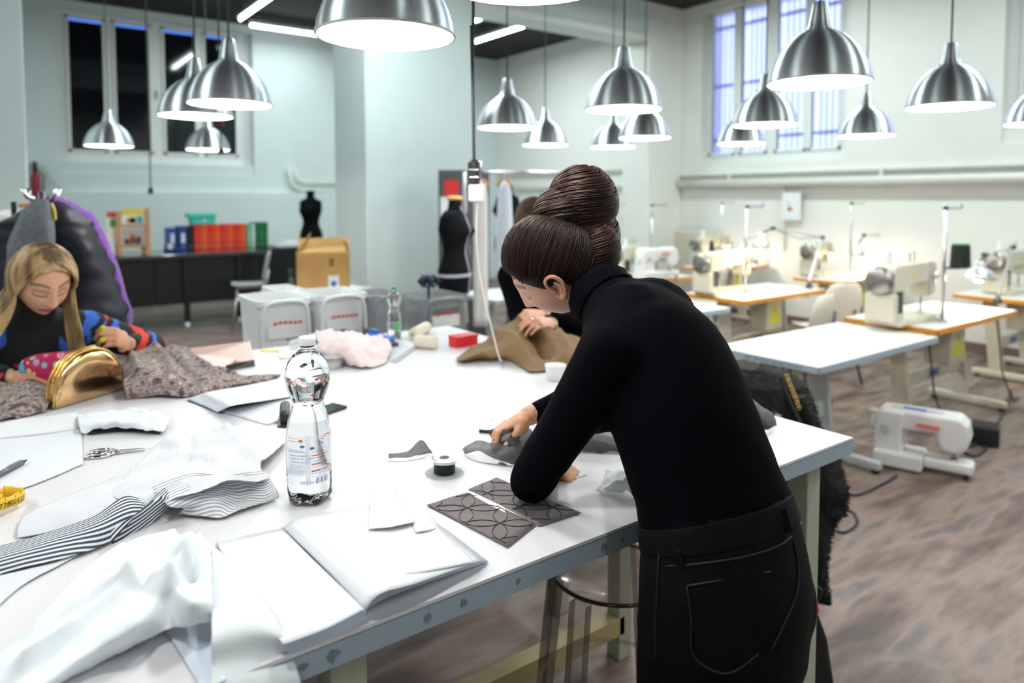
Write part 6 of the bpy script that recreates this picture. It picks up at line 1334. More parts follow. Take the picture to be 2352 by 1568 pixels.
def ear_mesh(mb, M, c, side, s=1.0):           # side -1 left, +1 right
    T_ = lambda x, y, z: c + M @ (Vector((side * x, y, z)) * s)
    rim = [(.074, .004, -.012), (.078, .008, .006), (.081, .004, .022), (.084, -.008, .029), (.086, -.020, .024), (.086, -.025, .008), (.084, -.021, -.008), (.081, -.012, -.022), (.078, -.002, -.031), (.075, .005, -.026), (.074, .006, -.018)]
    mb.tube(path([T_(*p) for p in rim], 4), [.0042] * (4 * 10 + 1), 8)
    rows = []
    for k in range(11):
        p = Vector(rim[k]); q = Vector((.0755, -.004, -.001)); rows.append([T_(*(p * (1 - f) + q * f - Vector((.004 * math.sin(f * 3.14), 0, 0)))) for f in (0, .33, .66, 1)])
    mb.grid(rows)
    mb.sphere(T_(.0775, -.004, -.027), .0085 * s, 12, 8); mb.tube(path([T_(.080, -.010, .012), T_(.081, -.016, -.002), T_(.079, -.010, -.016)], 4), .0032, 8)
    return mb
def make_hand(wrist, fwd, up, thumb_side, curls, thumb, s=1.0, spread=.06, voxel=.0028):
    # fwd: wrist->fingers, up: back of the hand, thumb_side: +1/-1 on the axis side = fwd x up
    fwd = Vector(fwd).normalized(); up = (Vector(up) - fwd * Vector(up).dot(fwd)).normalized(); sd = fwd.cross(up) * thumb_side
    mb = MB(); W = Vector(wrist); P = lambda f, l, u: W + (fwd * f + sd * l + up * u) * s
    rings = []
    for f, hw, ht, lo in ((-.012, .026, .020, 0), (.006, .028, .0185, 0), (.025, .034, .0175, .002), (.05, .0395, .0155, .001), (.075, .041, .013, 0), (.09, .038, .0105, 0)):
        rings.append([P(f, lo + hw * math.cos(a), ht * math.sin(a)) for a in [2 * math.pi * k / 20 for k in range(20)]])
    mb.loft(rings)
    mb.sphere(P(.03, .028, -.008), (.020 * s), 12, 8); mb.sphere(P(.03, -.026, -.007), .016 * s, 12, 8)
    L3 = [(.041, .024, .019), (.046, .028, .020), (.042, .026, .019), (.033, .019, .017)]; lat = (.0305, .0105, -.0105, -.0295); fb = (.085, .089, .086, .078)
    tips = []
    for k in range(4):
        a0 = spread * (1.5 - k) ; dirv = (fwd * math.cos(a0) + sd * math.sin(a0)); p = P(fb[k], lat[k], -.001); pts = [P(fb[k] - .03, lat[k] * .9, 0), p]; ang = 0
        for q in range(3):
            ang += math.radians(curls[k][q]); p = p + (dirv * math.cos(ang) - up * math.sin(ang)) * L3[k][q] * s; pts.append(p)
        r0 = (.0088, .0092, .0088, .0078)[k] * s
        capsule(mb, pts, [r0 * 1.05, r0 * 1.02, r0 * .96, r0 * .88, r0 * .74], 10); tips.append(pts)
    p = P(.022, .030, -.006); pts = [P(.012, .018, -.004), p]
    for (df, dl, du), ln in zip(thumb, (.040, .032, .025)):
        d = (fwd * df + sd * dl + up * du).normalized(); p = p + d * ln * s; pts.append(p)
    capsule(mb, pts, [.013 * s, .0135 * s, .0105 * s, .0098 * s, .0075 * s], 10); tips.append(pts)
    V, F = fuse(mb, voxel, 4); return V, F, tips
def strands(mb, paths, r=.0014, n=4):
    for p in paths:
        m = len(p); mb.tube(p, [r * (.5 if i == 0 else (.35 if i == m - 1 else 1)) for i in range(m)], n, caps=False)
    return mb
def body_object(name, pieces, mats, parent, smooth=True):
    # pieces: list of (V, F, colour or list of colours) joined into one mesh with a colour attribute
    V = []; F = []; C = []
    for v, f, c in pieces:
        o = len(V); V += [tuple(p) for p in v]; F += [tuple(i + o for i in q) for q in f]; C += (list(c) if isinstance(c, list) else [c] * len(v))
    off = parent_origin(parent); me = bpy.data.meshes.new(name); me.from_pydata([tuple(Vector(p) - off) for p in V], [], F); me.materials.append(mats)
    at = me.color_attributes.new('skin_tone', 'FLOAT_COLOR', 'POINT'); at.data.foreach_set('color', [x for c in C for x in (*c, 1)])
    me.polygons.foreach_set('use_smooth', [True] * len(F)); me.update(); o = bpy.data.objects.new(name, me); COL.objects.link(o); o.parent = parent; return o
def attr_mat(name, rough=.5, sss=.12):
    m = bpy.data.materials.new(name); m.use_nodes = True; N = m.node_tree.nodes; b = N['Principled BSDF']; a = N.new('ShaderNodeAttribute'); a.attribute_name = 'skin_tone'
    m.node_tree.links.new(a.outputs['Color'], b.inputs['Base Color']); b.inputs['Roughness'].default_value = rough; b.inputs['Subsurface Weight'].default_value = sss
    b.inputs['Subsurface Radius'].default_value = (.012, .005, .003); b.inputs['Subsurface Scale'].default_value = .3; return m
skin_m = attr_mat('skin')
def garment_mesh(name, mb, voxel, it, m_, parent, disp=None):
    V, F = fuse(mb, voxel, it)
    if disp:
        me = bpy.data.meshes.new('n'); me.from_pydata(V, [], F); me.update(); V = [tuple(Vector(v) + vn.normal * disp(Vector(v))) for v, vn in zip(V, me.vertices)]; bpy.data.meshes.remove(me)
    g = MB(); g.add(V, F); return g.build(name, m_, parent, smooth=True)

# ------------------------------------------------------------------ the standing woman in black
w1 = thing('person', 'woman in black turtleneck and trousers bending over the cutting table', 'person', (1.055, .77, 0))
SK1 = (.60, .34, .22)
S1 = [((1.052, .768, .72), .158, .120, 92), ((1.050, .770, .80), .166, .130, 92), ((1.048, .770, .87), .170, .132, 92), ((1.053, .785, .96), .162, .124, 94), ((1.055, .825, 1.05), .15, .122, 98), ((1.06, .88, 1.14), .155, .128, 104), ((1.075, .945, 1.225), .165, .130, 109), ((1.08, .995, 1.275), .160, .115, 112), ((1.075, 1.03, 1.308), .140, .095, 113), ((1.06, 1.07, 1.333), .085, .07, 115), ((1.05, 1.095, 1.345), .062, .060, 118)]
HC1 = Vector((1.0135, 1.21, 1.4075)); HM1 = frame(120.5, 35, 30)
nk = [dep(1412, 712, 1.49), dep(1385, 682, 1.52), HC1 + HM1 @ Vector((0, -.035, -.05))]
LSH, LEL = Vector((.925, .94, 1.272)), Vector((.862, 1.098, 1.002)); LWR = Vector((.985, 1.215, .985))
RSH, REL, RWR = Vector((1.19, 1.08, 1.23)), Vector((1.325, 1.31, 1.09)), atz(1214, 955, 1.012)
hipL, hipR = Vector((.965, .775, .80)), Vector((1.145, .765, .80))
kneeL, kneeR = Vector((.955, .80, .47)), Vector((1.16, .80, .47)); ankL, ankR = Vector((.95, .74, .09)), Vector((1.17, .72, .09))
# clothes
sw = MB(); sw.loft(torso_rings([((1.053, .790, .975), .1605, .1238, 94)] + S1[4:], .0045))
capsule(sw, [Vector((1.03, .99, 1.30)), LSH, LSH.lerp(LEL, .45), LEL], [.10, .066, .054, .047]); capsule(sw, [LEL, LEL.lerp(LWR, .35), LWR.lerp(LEL, .12)], [.047, .046, .034])
capsule(sw, [Vector((1.12, 1.02, 1.30)), RSH, RSH.lerp(REL, .5), REL], [.10, .066, .054, .046]); capsule(sw, [REL, REL.lerp(RWR, .4), REL.lerp(RWR, .90)], [.046, .043, .030])
fw = Vector((math.cos(math.radians(108)), math.sin(math.radians(108)), 0)); lt = Vector((-math.sin(math.radians(108)), math.cos(math.radians(108)), 0))
for k in (-1, 1): sw.sphere(Vector((1.055, .965, 1.165)) + fw * .085 + lt * k * .07, (.068), 14, 10)
capsule(sw, [nk[0], nk[1], nk[1].lerp(nk[2], .35)], [.074, .066, .060])
def wr1(v):
    d = noise.noise((v.x * 3, v.y * 3, v.z * 42)) * .0042 * max(0, 1 - abs(v.z - 1.03) / .11)
    return d + noise.noise((v.x * 22, v.y * 22, v.z * 22)) * .0016
jersey = mat('black_jersey', (.0012, .0014, .0026), .9, bump=.12, bscale=420, spec=.05)
swo = garment_mesh('turtleneck', sw, .0075, 7, jersey, w1, wr1); tag(swo, 'black long-sleeved turtleneck')
nm_ = (nk[2] - nk[0]).normalized(); c_ = nk[1].lerp(nk[2], .0); u_ = nm_.orthogonal().normalized(); v_ = nm_.cross(u_)
rings = []
for f, r in ((-.022, .072), (-.012, .0745), (.0, .073), (.010, .0755), (.022, .072), (.026, .066), (.010, .06)): rings.append([c_ + nm_ * f + (u_ * math.cos(a) + v_ * math.sin(a)) * (r + .0015 * math.sin(a * 9 + f * 300)) for a in [2 * math.pi * k / 36 for k in range(36)]])
MB().loft(rings, False).build('folded_collar', jersey, swo, smooth=True)
tr = MB(); tr.loft(torso_rings([((1.055, .768, .70), .12, .10, 92)] + S1[0:4] + [((1.054, .80, .995), .157, .124, 95)], .005))
for h_, k_, a_ in ((hipL, kneeL, ankL), (hipR, kneeR, ankR)): capsule(tr, [h_ + Vector((0, 0, .02)), h_.lerp(k_, .3), k_, k_.lerp(a_, .35), a_], [.098, .090, .064, .062, .045])
bk = Vector((math.sin(math.radians(92)), -math.cos(math.radians(92)), 0)); back = Vector((0, -1, 0))
for k in (-1, 1): tr.sphere(Vector((1.046 + k * .076, .728, .835)), (.085, .080, .105), 16, 12)
def wr2(v): return noise.noise((v.x * 6, v.y * 6, v.z * 26)) * .0022 * max(.25, 1 - abs(v.z - .78) / .1) 
denim = mat('black_denim', (.0022, .0028, .0038), .75, noise_amt=.25, nscale=30, bump=.15, bscale=900, spec=.12)
tro = garment_mesh('trousers', tr, .008, 6, denim, w1, wr2); tag(tro, 'black denim trousers')
# waistband, belt loops, pocket and seam stitching laid on the trousers
bv = None
from mathutils.bvhtree import BVHTree
def surf(o):
    me = o.data; off = parent_origin(o.parent) if o.parent else o.location
    return BVHTree.FromPolygons([tuple(v.co + off) for v in me.vertices], [tuple(p.vertices) for p in me.polygons])
tb_ = surf(tro)
def on_px(x, y, lift=.0015):
    h = tb_.ray_cast(CAM, ray(x, y).normalized()); return (h[0] + h[1] * lift) if h[0] else None
stitch = mat('denim_stitch', (.008, .010, .012), .6); seamm = mat('denim_dark_seam', (.004, .005, .006), .7)
def lay(name, pts, r, m_, par, rad2=None):
    q = [on_px(*p) for p in pts]; q = [p for p in q if p is not None]
    if len(q) > 1: return MB().tube(path(q, 5), r, 6).build(name, m_, par, smooth=True)
rings = torso_rings([((1.0535, .787, .960), .1625, .1245, 94), ((1.054, .794, .980), .1605, .1240, 95), ((1.0545, .801, .998), .158, .1235, 95)], .0045, 5)
MB().loft(rings, False).build('waistband', denim, tro, smooth=True, solid=.005)
lay('back_pocket', [(1578, 1345), (1640, 1334), (1768, 1312)], .0016, stitch, tro); lay('back_pocket', [(1578, 1345), (1588, 1420), (1594, 1505), (1668, 1545), (1740, 1500)], .0016, stitch, tro)
lay('side_seam', [(1515, 1275), (1512, 1340), (1508, 1420), (1505, 1520)], .0018, seamm, tro)
lay('yoke_seam', [(1530, 1300), (1620, 1292), (1720, 1275), (1800, 1245), (1838, 1200)], .0016, stitch, tro)
lay('centre_seam', [(1822, 1240), (1832, 1300), (1828, 1360), (1800, 1430), (1770, 1490)], .002, seamm, tro)
for p, q in (((1562, 1262), (1566, 1296)), ((1786, 1168), (1806, 1222))):
    a, b_ = on_px(*p, .010), on_px(*q, .006)
    if a and b_: MB().beam(a, b_, .011, .004, (a - CAM)).build('belt_loop', denim, tro, bevel=.0015)
# hair
hair1 = mat('hair_dark_auburn', (.014, .0055, .004), .5, noise_amt=.7, nscale=14, stretch=(1, 1, 1))
hair1.node_tree.nodes['Principled BSDF'].inputs['Specular IOR Level'].default_value = .25
H1 = lambda x, y, z: HC1 + HM1 @ Vector((x, y, z))
SKX = 1.06
def skull(th, ph, k=1.0):                      # th from top, ph 0 = front, + to the right
    return Vector((.083 * k * math.sin(th) * math.sin(ph), .104 * k * math.sin(th) * math.cos(ph) - .006, .127 * k * math.cos(th)))
# bun position: solved from the photo, on the head's rear crown
bun_c = dep(1326, 472, 1.60); bunL = HM1.transposed() @ (bun_c - HC1)
cap = MB(); rows = []
def hairline(ph):                              # polar angle where the hair ends
    a = abs(math.degrees(math.atan2(math.sin(ph), math.cos(ph))))
    return math.radians(np.interp(a, [0, 35, 60, 80, 95, 110, 140, 180], [56, 60, 74, 88, 86, 104, 118, 122]))
for j in range(26):
    r = []
    for i in range(72):
        ph = 2 * math.pi * i / 72; r.append(HC1 + HM1 @ (skull(hairline(ph) * (j + .0001) / 25, ph, 1.03 - .04 * (j / 25) ** 3)))
    rows.append(r + [r[0]])
cap.grid(rows)
hr = MB(); hr.add(cap.v, cap.f)
dirb = bunL.normalized(); P_ = []
for k in range(1500):
    ph = rnd.uniform(0, 2 * math.pi); th = hairline(ph) * rnd.uniform(.55, 1.0); a = skull(th, ph).normalized(); pts = []
    ang = a.angle(dirb); amp = rnd.uniform(0, .006); wv = rnd.uniform(-.05, .05)
    for q in range(11):
        f = q / 10 * .96; d = a.slerp(dirb, f) if ang > .05 else a; d = (d + a.cross(dirb) * wv * math.sin(f * 3.14)).normalized()
        s0 = 1 / math.sqrt((d.x / .0845) ** 2 + (d.y / .1055) ** 2 + (d.z / .1285) ** 2); lift = .0015 + amp * math.sin(f * 3.14) + .02 * f ** 5
        pts.append(HC1 + HM1 @ (d * (s0 + lift)))
    P_.append(pts)
strands(hr, P_, .0013)
ho = hr.build('hair', hair1, w1, smooth=True); tag(ho, 'dark auburn hair swept up')
# bun: a coil of thick wound locks
bn = MB(); bax = (dep(1322, 395, 1.60) - dep(1318, 540, 1.60)).normalized(); bx_ = bax.cross(vF).normalized(); by_ = bax.cross(bx_)
def blob(c, rx, ry, rz, tw, nst, r=.0014, base=True):
    if base:
        Mx = Matrix((bx_, by_, bax)).transposed(); bn.sphere(c, (rx * .95, ry * .95, rz * .95), 24, 16, Mx)
    out = []
    for k in range(nst):
        a0 = rnd.uniform(0, 6.28); z0 = rnd.uniform(-.95, .75); L = rnd.uniform(1.0, 2.4); jj = rnd.uniform(.98, 1.05); pts = []
        for q in range(13):
            f = q / 12; a = a0 + L * f; z = max(-.97, min(.97, z0 + tw * L * f + .05 * math.sin(a * 2))); s_ = math.sqrt(1 - z * z)
            pts.append(c + bx_ * rx * s_ * math.cos(a) * jj + by_ * ry * s_ * math.sin(a) * jj + bax * rz * z * jj)
        out.append(pts)
    strands(bn, out, r)
B_ = lambda x, y, t=1.6: dep(x, y, t)
blob(B_(1338, 466, 1.60), .078, .070, .083, .22, 620)
blob(B_(1288, 490, 1.58), .060, .055, .055, .30, 320)
blob(B_(1376, 575, 1.57), .046, .060, .062, .35, 380)
blob(B_(1335, 600, 1.58), .070, .065, .058, .30, 380)
blob(B_(1350, 540, 1.60), .070, .060, .070, .30, 420)
tag(bn.build('hair_bun', mat('hair_bun_auburn', (.028, .0085, .0055), .45, noise_amt=.8, nscale=16, spec=.35), ho, smooth=True), 'auburn hair wound into a high bun')
fl = []
for k in range(46):
    a = rnd.uniform(-.3, 3.4); c0 = B_(1345, 470); p0 = c0 + bx_ * .06 * math.cos(a) - bax * .02 + bax * .06 * math.sin(a); dv = Vector((rnd.uniform(-1, 1), rnd.uniform(-1, 1), rnd.uniform(.0, 1.2))).normalized() * rnd.uniform(.02, .055)
    side = vR * rnd.uniform(-.03, .04); fl.append([p0, p0 + dv * .5 + side * .2, p0 + dv + side, p0 + dv * 1.1 + side * 2])
strands(MB(), [], .0003); f_ = MB(); strands(f_, fl, .00030, 3); f_.build('loose_hair', hair1, ho)
# body: head, neck, hands and the limbs under the clothes, one mesh
bd = MB(); bd.loft(torso_rings(S1, -.008)); capsule(bd, [nk[0], nk[1], nk[2]], [.06, .054, .056])
for pts, rad in (([LSH, LEL, LWR], [.055, .040, .026]), ([RSH, REL, RWR], [.055, .040, .0265]), ([hipL, kneeL, ankL, ankL + Vector((0, .02, -.05))], [.085, .056, .038, .036]), ([hipR, kneeR, ankR, ankR + Vector((0, .02, -.05))], [.085, .056, .038, .036])): capsule(bd, pts, rad)
bV, bF = fuse(bd, .009, 5)
hV, hF, hC = head_mesh(HM1, HC1, 1.0, skin=SK1)
em = MB(); ear_mesh(em, HM1, HC1, -1, 1.05); ear_mesh(em, HM1, HC1, 1, 1.05)
# right hand pinching the ribbon (thumb toward the camera), left hand resting by the paper
rf = atz(1140, 975, .998) - RWR
rV, rF, rt = make_hand(RWR, rf + Vector((0, 0, -.02)), (vZ * .9 + vF * .25), -1 if rf.cross(vZ).dot(CAM - RWR) < 0 else 1, [(52, 72, 35), (56, 76, 36), (60, 78, 36), (62, 76, 36)], [(.80, .55, -.32), (.93, .22, -.36), (.92, -.02, -.42)], 1.08)
lf = atz(1306, 1078, .965) - LWR
lV, lF, lt_ = make_hand(LWR, Vector((lf.x, lf.y, -.03)), vZ, -1, [(12, 18, 10)] * 4, [(.8, .5, -.1), (.9, .3, -.15), (1, .1, -.1)], .92)
body_object('body', [(bV, bF, SK1), (hV, hF, hC), (em.v, em.f, (.62, .30, .19)), (rV, rF, (.66, .34, .20)), (lV, lF, (.66, .34, .20))], skin_m, w1)
MB().sphere(HC1 + HM1 @ Vector((-.0845, -.001, -.030)), .0022, 8, 6).build('earring', chrome, w1, smooth=True)
sh = mat('shoe_black', (.01, .01, .01), .5)
for a_ in (ankL, ankR): capsule(MB(), [a_ + Vector((0, -.03, -.055)), a_ + Vector((0, .06, -.052)), a_ + Vector((0, .15, -.062))], [.035, .038, .027]).build('shoe', sh, w1, smooth=True)
# ------------------------------------------------------------------ seated women
def stool_for(x, y, zs, lb, rz=0):
    t = thing('wooden_stool', lb, 'stool', (x, y, 0), rz)
    MB().lathe([(.15, zs - .03), (.16, zs - .02), (.16, zs - .005), (.15, zs)], 24).build('seat', wood, t, local=True, smooth=True)
    for k in range(4): a = .785 + k * 1.571; MB().cyl((.09 * math.cos(a), .09 * math.sin(a), zs - .03), (.17 * math.cos(a), .17 * math.sin(a), 0), .014, 8).build('leg', wood, t, local=True)
    m = MB(); m.tube([(.14 * math.cos(q * .2618), .14 * math.sin(q * .2618), .25) for q in range(25)], .008, 6); m.build('ring', steel, t, local=True)
def smooth_curve(pts, n=5): return path(pts, n)
# the blonde woman
w2 = thing('person', 'blonde woman in a black sweater with blue and red zigzags sewing at the table', 'person', (.1, 3.12, 0))
SK2 = (.62, .34, .20)
HC2 = Vector((.141, 2.8045, 1.2975)); HM2 = frame(286.4, 29, 0)
ZS = .62; stool_for(.08, 3.22, ZS - .02, 'wooden stool under the blonde woman')
hip2 = Vector((.08, 3.20, ZS + .10)); nb2 = Vector((.115, 2.955, 1.135))
S2 = [((.08, 3.21, ZS + .02), .165, .12, 275), ((.08, 3.195, ZS + .12), .165, .115, 275), ((.085, 3.16, ZS + .24), .135, .10, 275), ((.09, 3.10, ZS + .36), .15, .11, 275), ((.10, 3.03, 1.05), .165, .11, 275), ((.105, 2.985, 1.11), .15, .09, 275), ((.112, 2.955, 1.145), .09, .07, 278), ((.12, 2.93, 1.17), .06, .058, 280)]
LS2, LE2, LW2 = Vector((.285, 2.985, 1.085)), Vector((.50, 3.05, .985)), Vector((.40, 2.885, 1.035))
RS2, RE2, RW2 = Vector((-.075, 3.01, 1.08)), Vector((-.17, 2.93, 1.0)), Vector((.04, 2.82, .985))
sw = MB(); sw.loft(torso_rings(S2, .006))
capsule(sw, [Vector((.17, 2.99, 1.09)), LS2, LS2.lerp(LE2, .5), LE2], [.09, .072, .060, .055]); capsule(sw, [LE2, LE2.lerp(LW2, .5), LW2.lerp(LE2, .12)], [.055, .050, .036])
capsule(sw, [Vector((.03, 3.0, 1.09)), RS2, RS2.lerp(RE2, .5), RE2], [.09, .070, .058, .053]); capsule(sw, [RE2, RE2.lerp(RW2, .5), RW2.lerp(RE2, .1)], [.053, .050, .038])
nt2 = HC2 + HM2 @ Vector((0, -.035, -.055)); capsule(sw, [nb2 + Vector((0, 0, .02)), nb2.lerp(nt2, .45), nb2.lerp(nt2, .75)], [.078, .070, .066])
V, F = fuse(sw, .0065, 6)
K_, BL_, RD_ = (.006, .006, .008), (.035, .13, .55), (.62, .03, .02)
def zig(v):
    p = Vector(v); x = p.x - .1; z = p.z
    if abs(p.x - .115) < .075 and z > 1.02: return K_                      # plain turtleneck front
    if z > 1.17: return K_
    on_l = p.x > .27; on_r = p.x < -.10
    if on_l:
        d = (p - LS2).dot((LE2 - LS2).normalized()) / .23; fo = (p - LE2).dot((LW2 - LE2).normalized()) if p.x > .40 and p.y < 3.03 else None
        a = abs(((z - 1.02) / .075) % 1 - .5) * .22
        q = (d + a) % .62
        if d < .10: return BL_ if q > .12 else K_
        return RD_ if q < .17 else (K_ if q < .30 else (BL_ if q < .42 else K_))
    if on_r and p.y < 2.96:
        q = (p.x * 6 + abs(((z) / .06) % 1 - .5) * .5) % 1; return RD_ if q < .16 else K_
    q = (z + 1.25 * abs((abs(x) / .115) % 1 - .5) * .115 * 1.1) % .155
    return BL_ if q < .048 else (RD_ if .088 < q < .112 and z < 1.0 else K_)
knit = attr_mat('zigzag_knit', .9, 0)
tag(body_object('sweater', [(V, F, [zig(v) for v in V])], knit, w2), 'black sweater with blue and red zigzags')
bd = MB(); bd.loft(torso_rings(S2, -.008)); capsule(bd, [nb2, nb2.lerp(nt2, .5), nt2], [.058, .053, .056])
kn = [Vector((-.03, 2.80, ZS + .03)), Vector((.19, 2.80, ZS + .03))]; an = [Vector((-.03, 2.86, .10)), Vector((.19, 2.86, .10))]
for pts, rad in (([LS2, LE2, LW2], [.055, .042, .027]), ([RS2, RE2, RW2], [.055, .042, .027]), ([Vector((0, 3.18, ZS + .06)), kn[0], an[0], an[0] + Vector((0, -.1, -.06))], [.085, .058, .036, .03]), ([Vector((.16, 3.18, ZS + .06)), kn[1], an[1], an[1] + Vector((0, -.1, -.06))], [.085, .058, .036, .03])): capsule(bd, pts, rad)
bV, bF = fuse(bd, .009, 5)
hV, hF, hC = head_mesh(HM2, HC2, 1.03, skin=SK2, lips=(.40, .05, .09))
em = MB(); ear_mesh(em, HM2, HC2, 1, 1.03); ear_mesh(em, HM2, HC2, -1, 1.03)
lV, lF, lt2 = make_hand(LW2, dep(252, 765, 2.48) - LW2, Vector((.5, -.75, .5)), 1, [(45, 60, 35), (50, 65, 35), (55, 65, 35), (55, 65, 35)], [(.7, .4, -.5), (.8, .0, -.6), (.8, -.3, -.5)], .95, voxel=.0034)
rV, rF, _ = make_hand(RW2, Vector((.9, -.35, -.05)), vZ, 1, [(20, 25, 15)] * 4, [(.8, .5, -.2), (.9, .2, -.2), (1, 0, -.1)], .95, voxel=.004)
body_object('body', [(bV, bF, SK2), (hV, hF, hC), (em.v, em.f, SK2), (lV, lF, (.68, .36, .22)), (rV, rF, SK2)], skin_m, w2)
trj = mat('dark_jeans', (.02, .025, .04), .8); tr = MB()
for k in (0, 1): capsule(tr, [Vector((.0 + .16 * k, 3.17, ZS + .07)), kn[k], kn[k].lerp(an[k], .5), an[k]], [.098, .070, .058, .046])
tr.loft(torso_rings(S2[:2] + [S2[2]], .010)); garment_mesh('trousers', tr, .012, 4, trj, w2)
for k in (0, 1): capsule(MB(), [an[k] + Vector((0, .03, -.065)), an[k] + Vector((0, -.12, -.07))], [.035, .03]).build('shoe', sh, w2, smooth=True)
nlm = mat('nail_yellow', (.62, .65, .03), .3)
for k, pts in ((0, lt2[0]), (2, lt2[2])): MB().sphere(pts[2], .0112, 12, 8).build('yellow_ring', nlm, w2, smooth=True)
# blonde hair: strands from a centre parting, falling in long curtains
hb = ramp_mat('hair_blonde', [(.30, srgb(96, 74, 46)), (.48, srgb(168, 138, 92)), (.66, srgb(205, 180, 138))], 26, .38, (1, 1, .25)); hl = MB()
def sk2(d, k=1.0): return d * k / math.sqrt((d.x / .086) ** 2 + (d.y / .106) ** 2 + (d.z / .124) ** 2)
rows = []
for j in range(22):
    r = []
    for i in range(61):
        ph = 2 * math.pi * i / 60; aa = abs(math.degrees(math.atan2(math.sin(ph), math.cos(ph)))); lim = math.radians(float(np.interp(aa, [0, 30, 55, 80, 110, 180], [42, 50, 72, 105, 125, 130]))); th = lim * (j + .001) / 21
        r.append(HC2 + HM2 @ sk2(Vector((math.sin(th) * math.sin(ph), math.sin(th) * math.cos(ph), math.cos(th))), 1.0))
    rows.append(r)
hl.grid(rows); P_ = []
down = HM2.transposed() @ Vector((0, 0, -1))
for k in range(1300):
    sd = rnd.choice((-1, 1)); y0 = rnd.uniform(-.75, .62) ; a = Vector((sd * rnd.uniform(.02, .12), y0, 1)).normalized()
    e = Vector((sd, rnd.uniform(-.7, .30) if rnd.random() < .75 else .42, rnd.uniform(-.45, -.2))).normalized(); pts = []; amp = rnd.uniform(0, .010)
    for q in range(9):
        f = q / 8; d = a.slerp(e, f); pts.append(HC2 + HM2 @ (sk2(d) + d * (.002 + amp * math.sin(f * 2.6))))
    p = pts[-1]; L = rnd.uniform(.10, .19) if sd > 0 else rnd.uniform(.16, .30)
    out = HM2 @ Vector((sd * rnd.uniform(.0, .25), rnd.uniform(-.1, .10), 0))
    tgt = (Vector((-.10, -.03, 0)) if sd > 0 else Vector((.015, -.02, 0)))          # her right hair slips back over the shoulder
    for q in range(1, 8):
        f = q / 7; pts.append(p + Vector((0, 0, -1)) * L * f + out * L * .25 * f + tgt * f * f)
    P_.append(pts)
strands(hl, P_, .0021); ho2 = hl.build('hair', hb, w2, smooth=True); tag(ho2, 'long blonde hair with a dark parting')
m = MB(); rr_ = []
for k in range(80):
    y0 = rnd.uniform(-.7, .5); a = Vector((rnd.uniform(-.05, .05), y0, 1)).normalized(); b_ = (a + Vector((rnd.choice((-1, 1)) * .35, 0, 0))).normalized(); rr_.append([HC2 + HM2 @ (sk2(a.slerp(b_, f)) + a.slerp(b_, f) * .0045) for f in (0, .3, .6, 1)])
strands(m, rr_, .0020); m.build('parting', mat('hair_root_brown', (.13, .09, .045), .5), ho2, smooth=True)

# the woman behind, mostly hidden by the standing one
w3 = thing('person', 'seated woman in black mostly hidden behind the standing woman, hands on brown cloth', 'person', (2.22, 2.62, 0))
HC3 = dep(1226, 524, 3.22); HM3 = frame(218, 32, 0); nb3 = HC3 + Vector((.10, .06, -.17)); ZS3 = .64
stool_for(2.30, 2.70, ZS3 - .02, 'wooden stool under the hidden seated woman')
S3 = [((2.28, 2.68, ZS3 + .02), .16, .12, 218), ((2.28, 2.68, ZS3 + .12), .16, .115, 218), ((2.27, 2.67, ZS3 + .26), .135, .10, 218), ((2.24, 2.645, ZS3 + .40), .15, .11, 218), ((nb3.x + .05, nb3.y + .04, nb3.z - .10), .16, .11, 218), ((nb3.x + .02, nb3.y + .015, nb3.z - .035), .14, .085, 218), ((nb3.x, nb3.y, nb3.z), .07, .062, 218)]
lat3 = Vector((math.cos(math.radians(128)), math.sin(math.radians(128)), 0))     # her right-hand side
h1 = dep(1262, 738, 2.84); h2 = dep(1252, 742, 2.78)
RS3 = nb3 + lat3 * .17 + Vector((.04, .03, -.07)); LS3 = nb3 - lat3 * .17 + Vector((.04, .03, -.07))
WR3 = dep(1268, 742, 2.86); WL3 = dep(1250, 722, 2.96)
RE3 = (RS3 + WR3) / 2 + Vector((.03, .10, -.13)); LE3 = (LS3 + WL3) / 2 + Vector((.10, -.02, -.13))
sw = MB(); sw.loft(torso_rings(S3, .006))
capsule(sw, [RS3, RS3.lerp(RE3, .5), RE3, RE3.lerp(WR3, .5), WR3.lerp(RE3, .10)], [.068, .056, .050, .046, .034]); capsule(sw, [LS3, LS3.lerp(LE3, .5), LE3, LE3.lerp(WL3, .5), WL3.lerp(LE3, .1)], [.068, .056, .050, .046, .034])
capsule(sw, [nb3 - lat3 * .1 + Vector((0, 0, -.05)), nb3 + Vector((0, 0, -.02)), nb3 + lat3 * .1 + Vector((0, 0, -.05))], [.075, .075, .075])
garment_mesh('sweater', sw, .011, 5, jersey, w3)
bd = MB(); bd.loft(torso_rings(S3, -.008)); capsule(bd, [nb3, HC3 + HM3 @ Vector((0, -.03, -.06))], [.056, .055])
k3 = [Vector((1.98, 2.50, ZS3 + .03)), Vector((2.12, 2.33, ZS3 + .03))]; a3 = [Vector((2.02, 2.53, .1)), Vector((2.14, 2.36, .1))]
for pts, rad in (([RS3, RE3, WR3], [.052, .04, .026]), ([LS3, LE3, WL3], [.052, .04, .026]), ([Vector((2.22, 2.74, ZS3 + .06)), k3[0], a3[0], a3[0] + Vector((-.08, -.06, -.06))], [.085, .056, .036, .03]), ([Vector((2.34, 2.62, ZS3 + .06)), k3[1], a3[1], a3[1] + Vector((-.08, -.06, -.06))], [.085, .056, .036, .03])): capsule(bd, pts, rad)
bV, bF = fuse(bd, .011, 5); hV, hF, hC = head_mesh(HM3, HC3, 1.0, skin=SK2)
SKH = (.74, .38, .25)
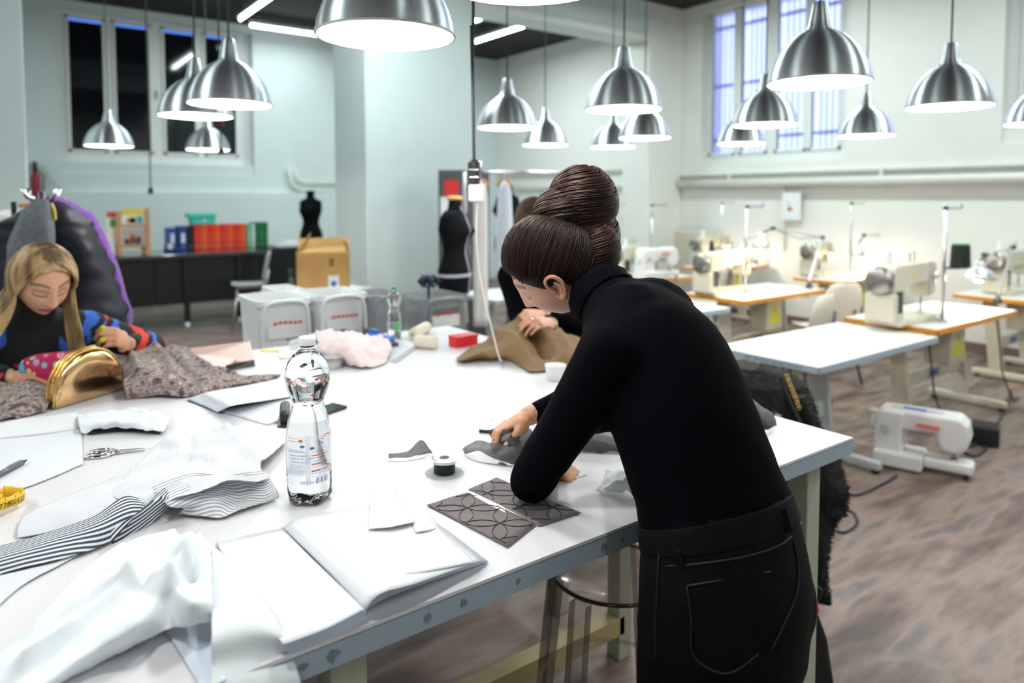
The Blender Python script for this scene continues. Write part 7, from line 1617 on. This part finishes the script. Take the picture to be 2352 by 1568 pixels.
aV, aF, at3 = make_hand(WR3, dep(1200, 735, 2.74) - WR3, vZ * .8 - vF * .5, 1, [(30, 40, 20), (28, 38, 20), (32, 40, 20), (20, 30, 15)], [(.7, .4, -.3), (.9, .1, -.4), (.9, -.1, -.4)], .98, voxel=.0036)
cV, cF, ct3 = make_hand(WL3, dep(1172, 722, 2.86) - WL3, vZ * .8 - vF * .4, -1, [(40, 55, 30), (42, 55, 30), (46, 58, 30), (50, 60, 30)], [(.7, .4, -.4), (.9, .1, -.5), (.9, -.2, -.5)], .98, voxel=.0036)
body_object('body', [(bV, bF, SK2), (hV, hF, hC), (aV, aF, SKH), (cV, cF, SKH)], skin_m, w3)
for k in (0, 1, 3):
    p = at3[k]; d = (p[2] - p[1]).normalized(); c0 = p[1].lerp(p[2], .35); u = d.orthogonal().normalized(); v = d.cross(u)
    MB().tube([c0 + (u * math.cos(a) + v * math.sin(a)) * .0098 for a in [q * 6.2832 / 16 for q in range(17)]], .0026, 6).build('ring', mat('silver', (.85, .86, .88), .15, metal=1), w3, smooth=True)
tr = MB()
for k in (0, 1): capsule(tr, [(Vector((2.22, 2.74, ZS3 + .06)), Vector((2.34, 2.62, ZS3 + .06)))[k], k3[k], k3[k].lerp(a3[k], .5), a3[k]], [.095, .068, .056, .046])
tr.loft(torso_rings(S3[:3], .010)); garment_mesh('trousers', tr, .012, 4, trj, w3)
for k in (0, 1): capsule(MB(), [a3[k] + Vector((.02, .02, -.065)), a3[k] + Vector((-.09, -.07, -.07))], [.035, .03]).build('shoe', sh, w3, smooth=True)
m = MB(); m.sphere(HC3, (.088, .108, .124), 28, 18, HM3); P_ = []
for k in range(500):
    a = Vector((rnd.uniform(-.3, .3), rnd.uniform(-.6, .6), 1)).normalized(); e = Vector((rnd.choice((-1, 1)), rnd.uniform(-1, .2), -.7)).normalized(); P_.append([HC3 + HM3 @ (sk2(a.slerp(e, f / 7), 1.03)) for f in range(8)])
strands(m, P_, .002)
# keep the face clear of the hair ball: shift back
o = m.build('hair', mat('hair_brown', (.075, .040, .022), .45, noise_amt=.5, nscale=20), w3, smooth=True); o.location += HM3 @ Vector((0, -.018, .014))
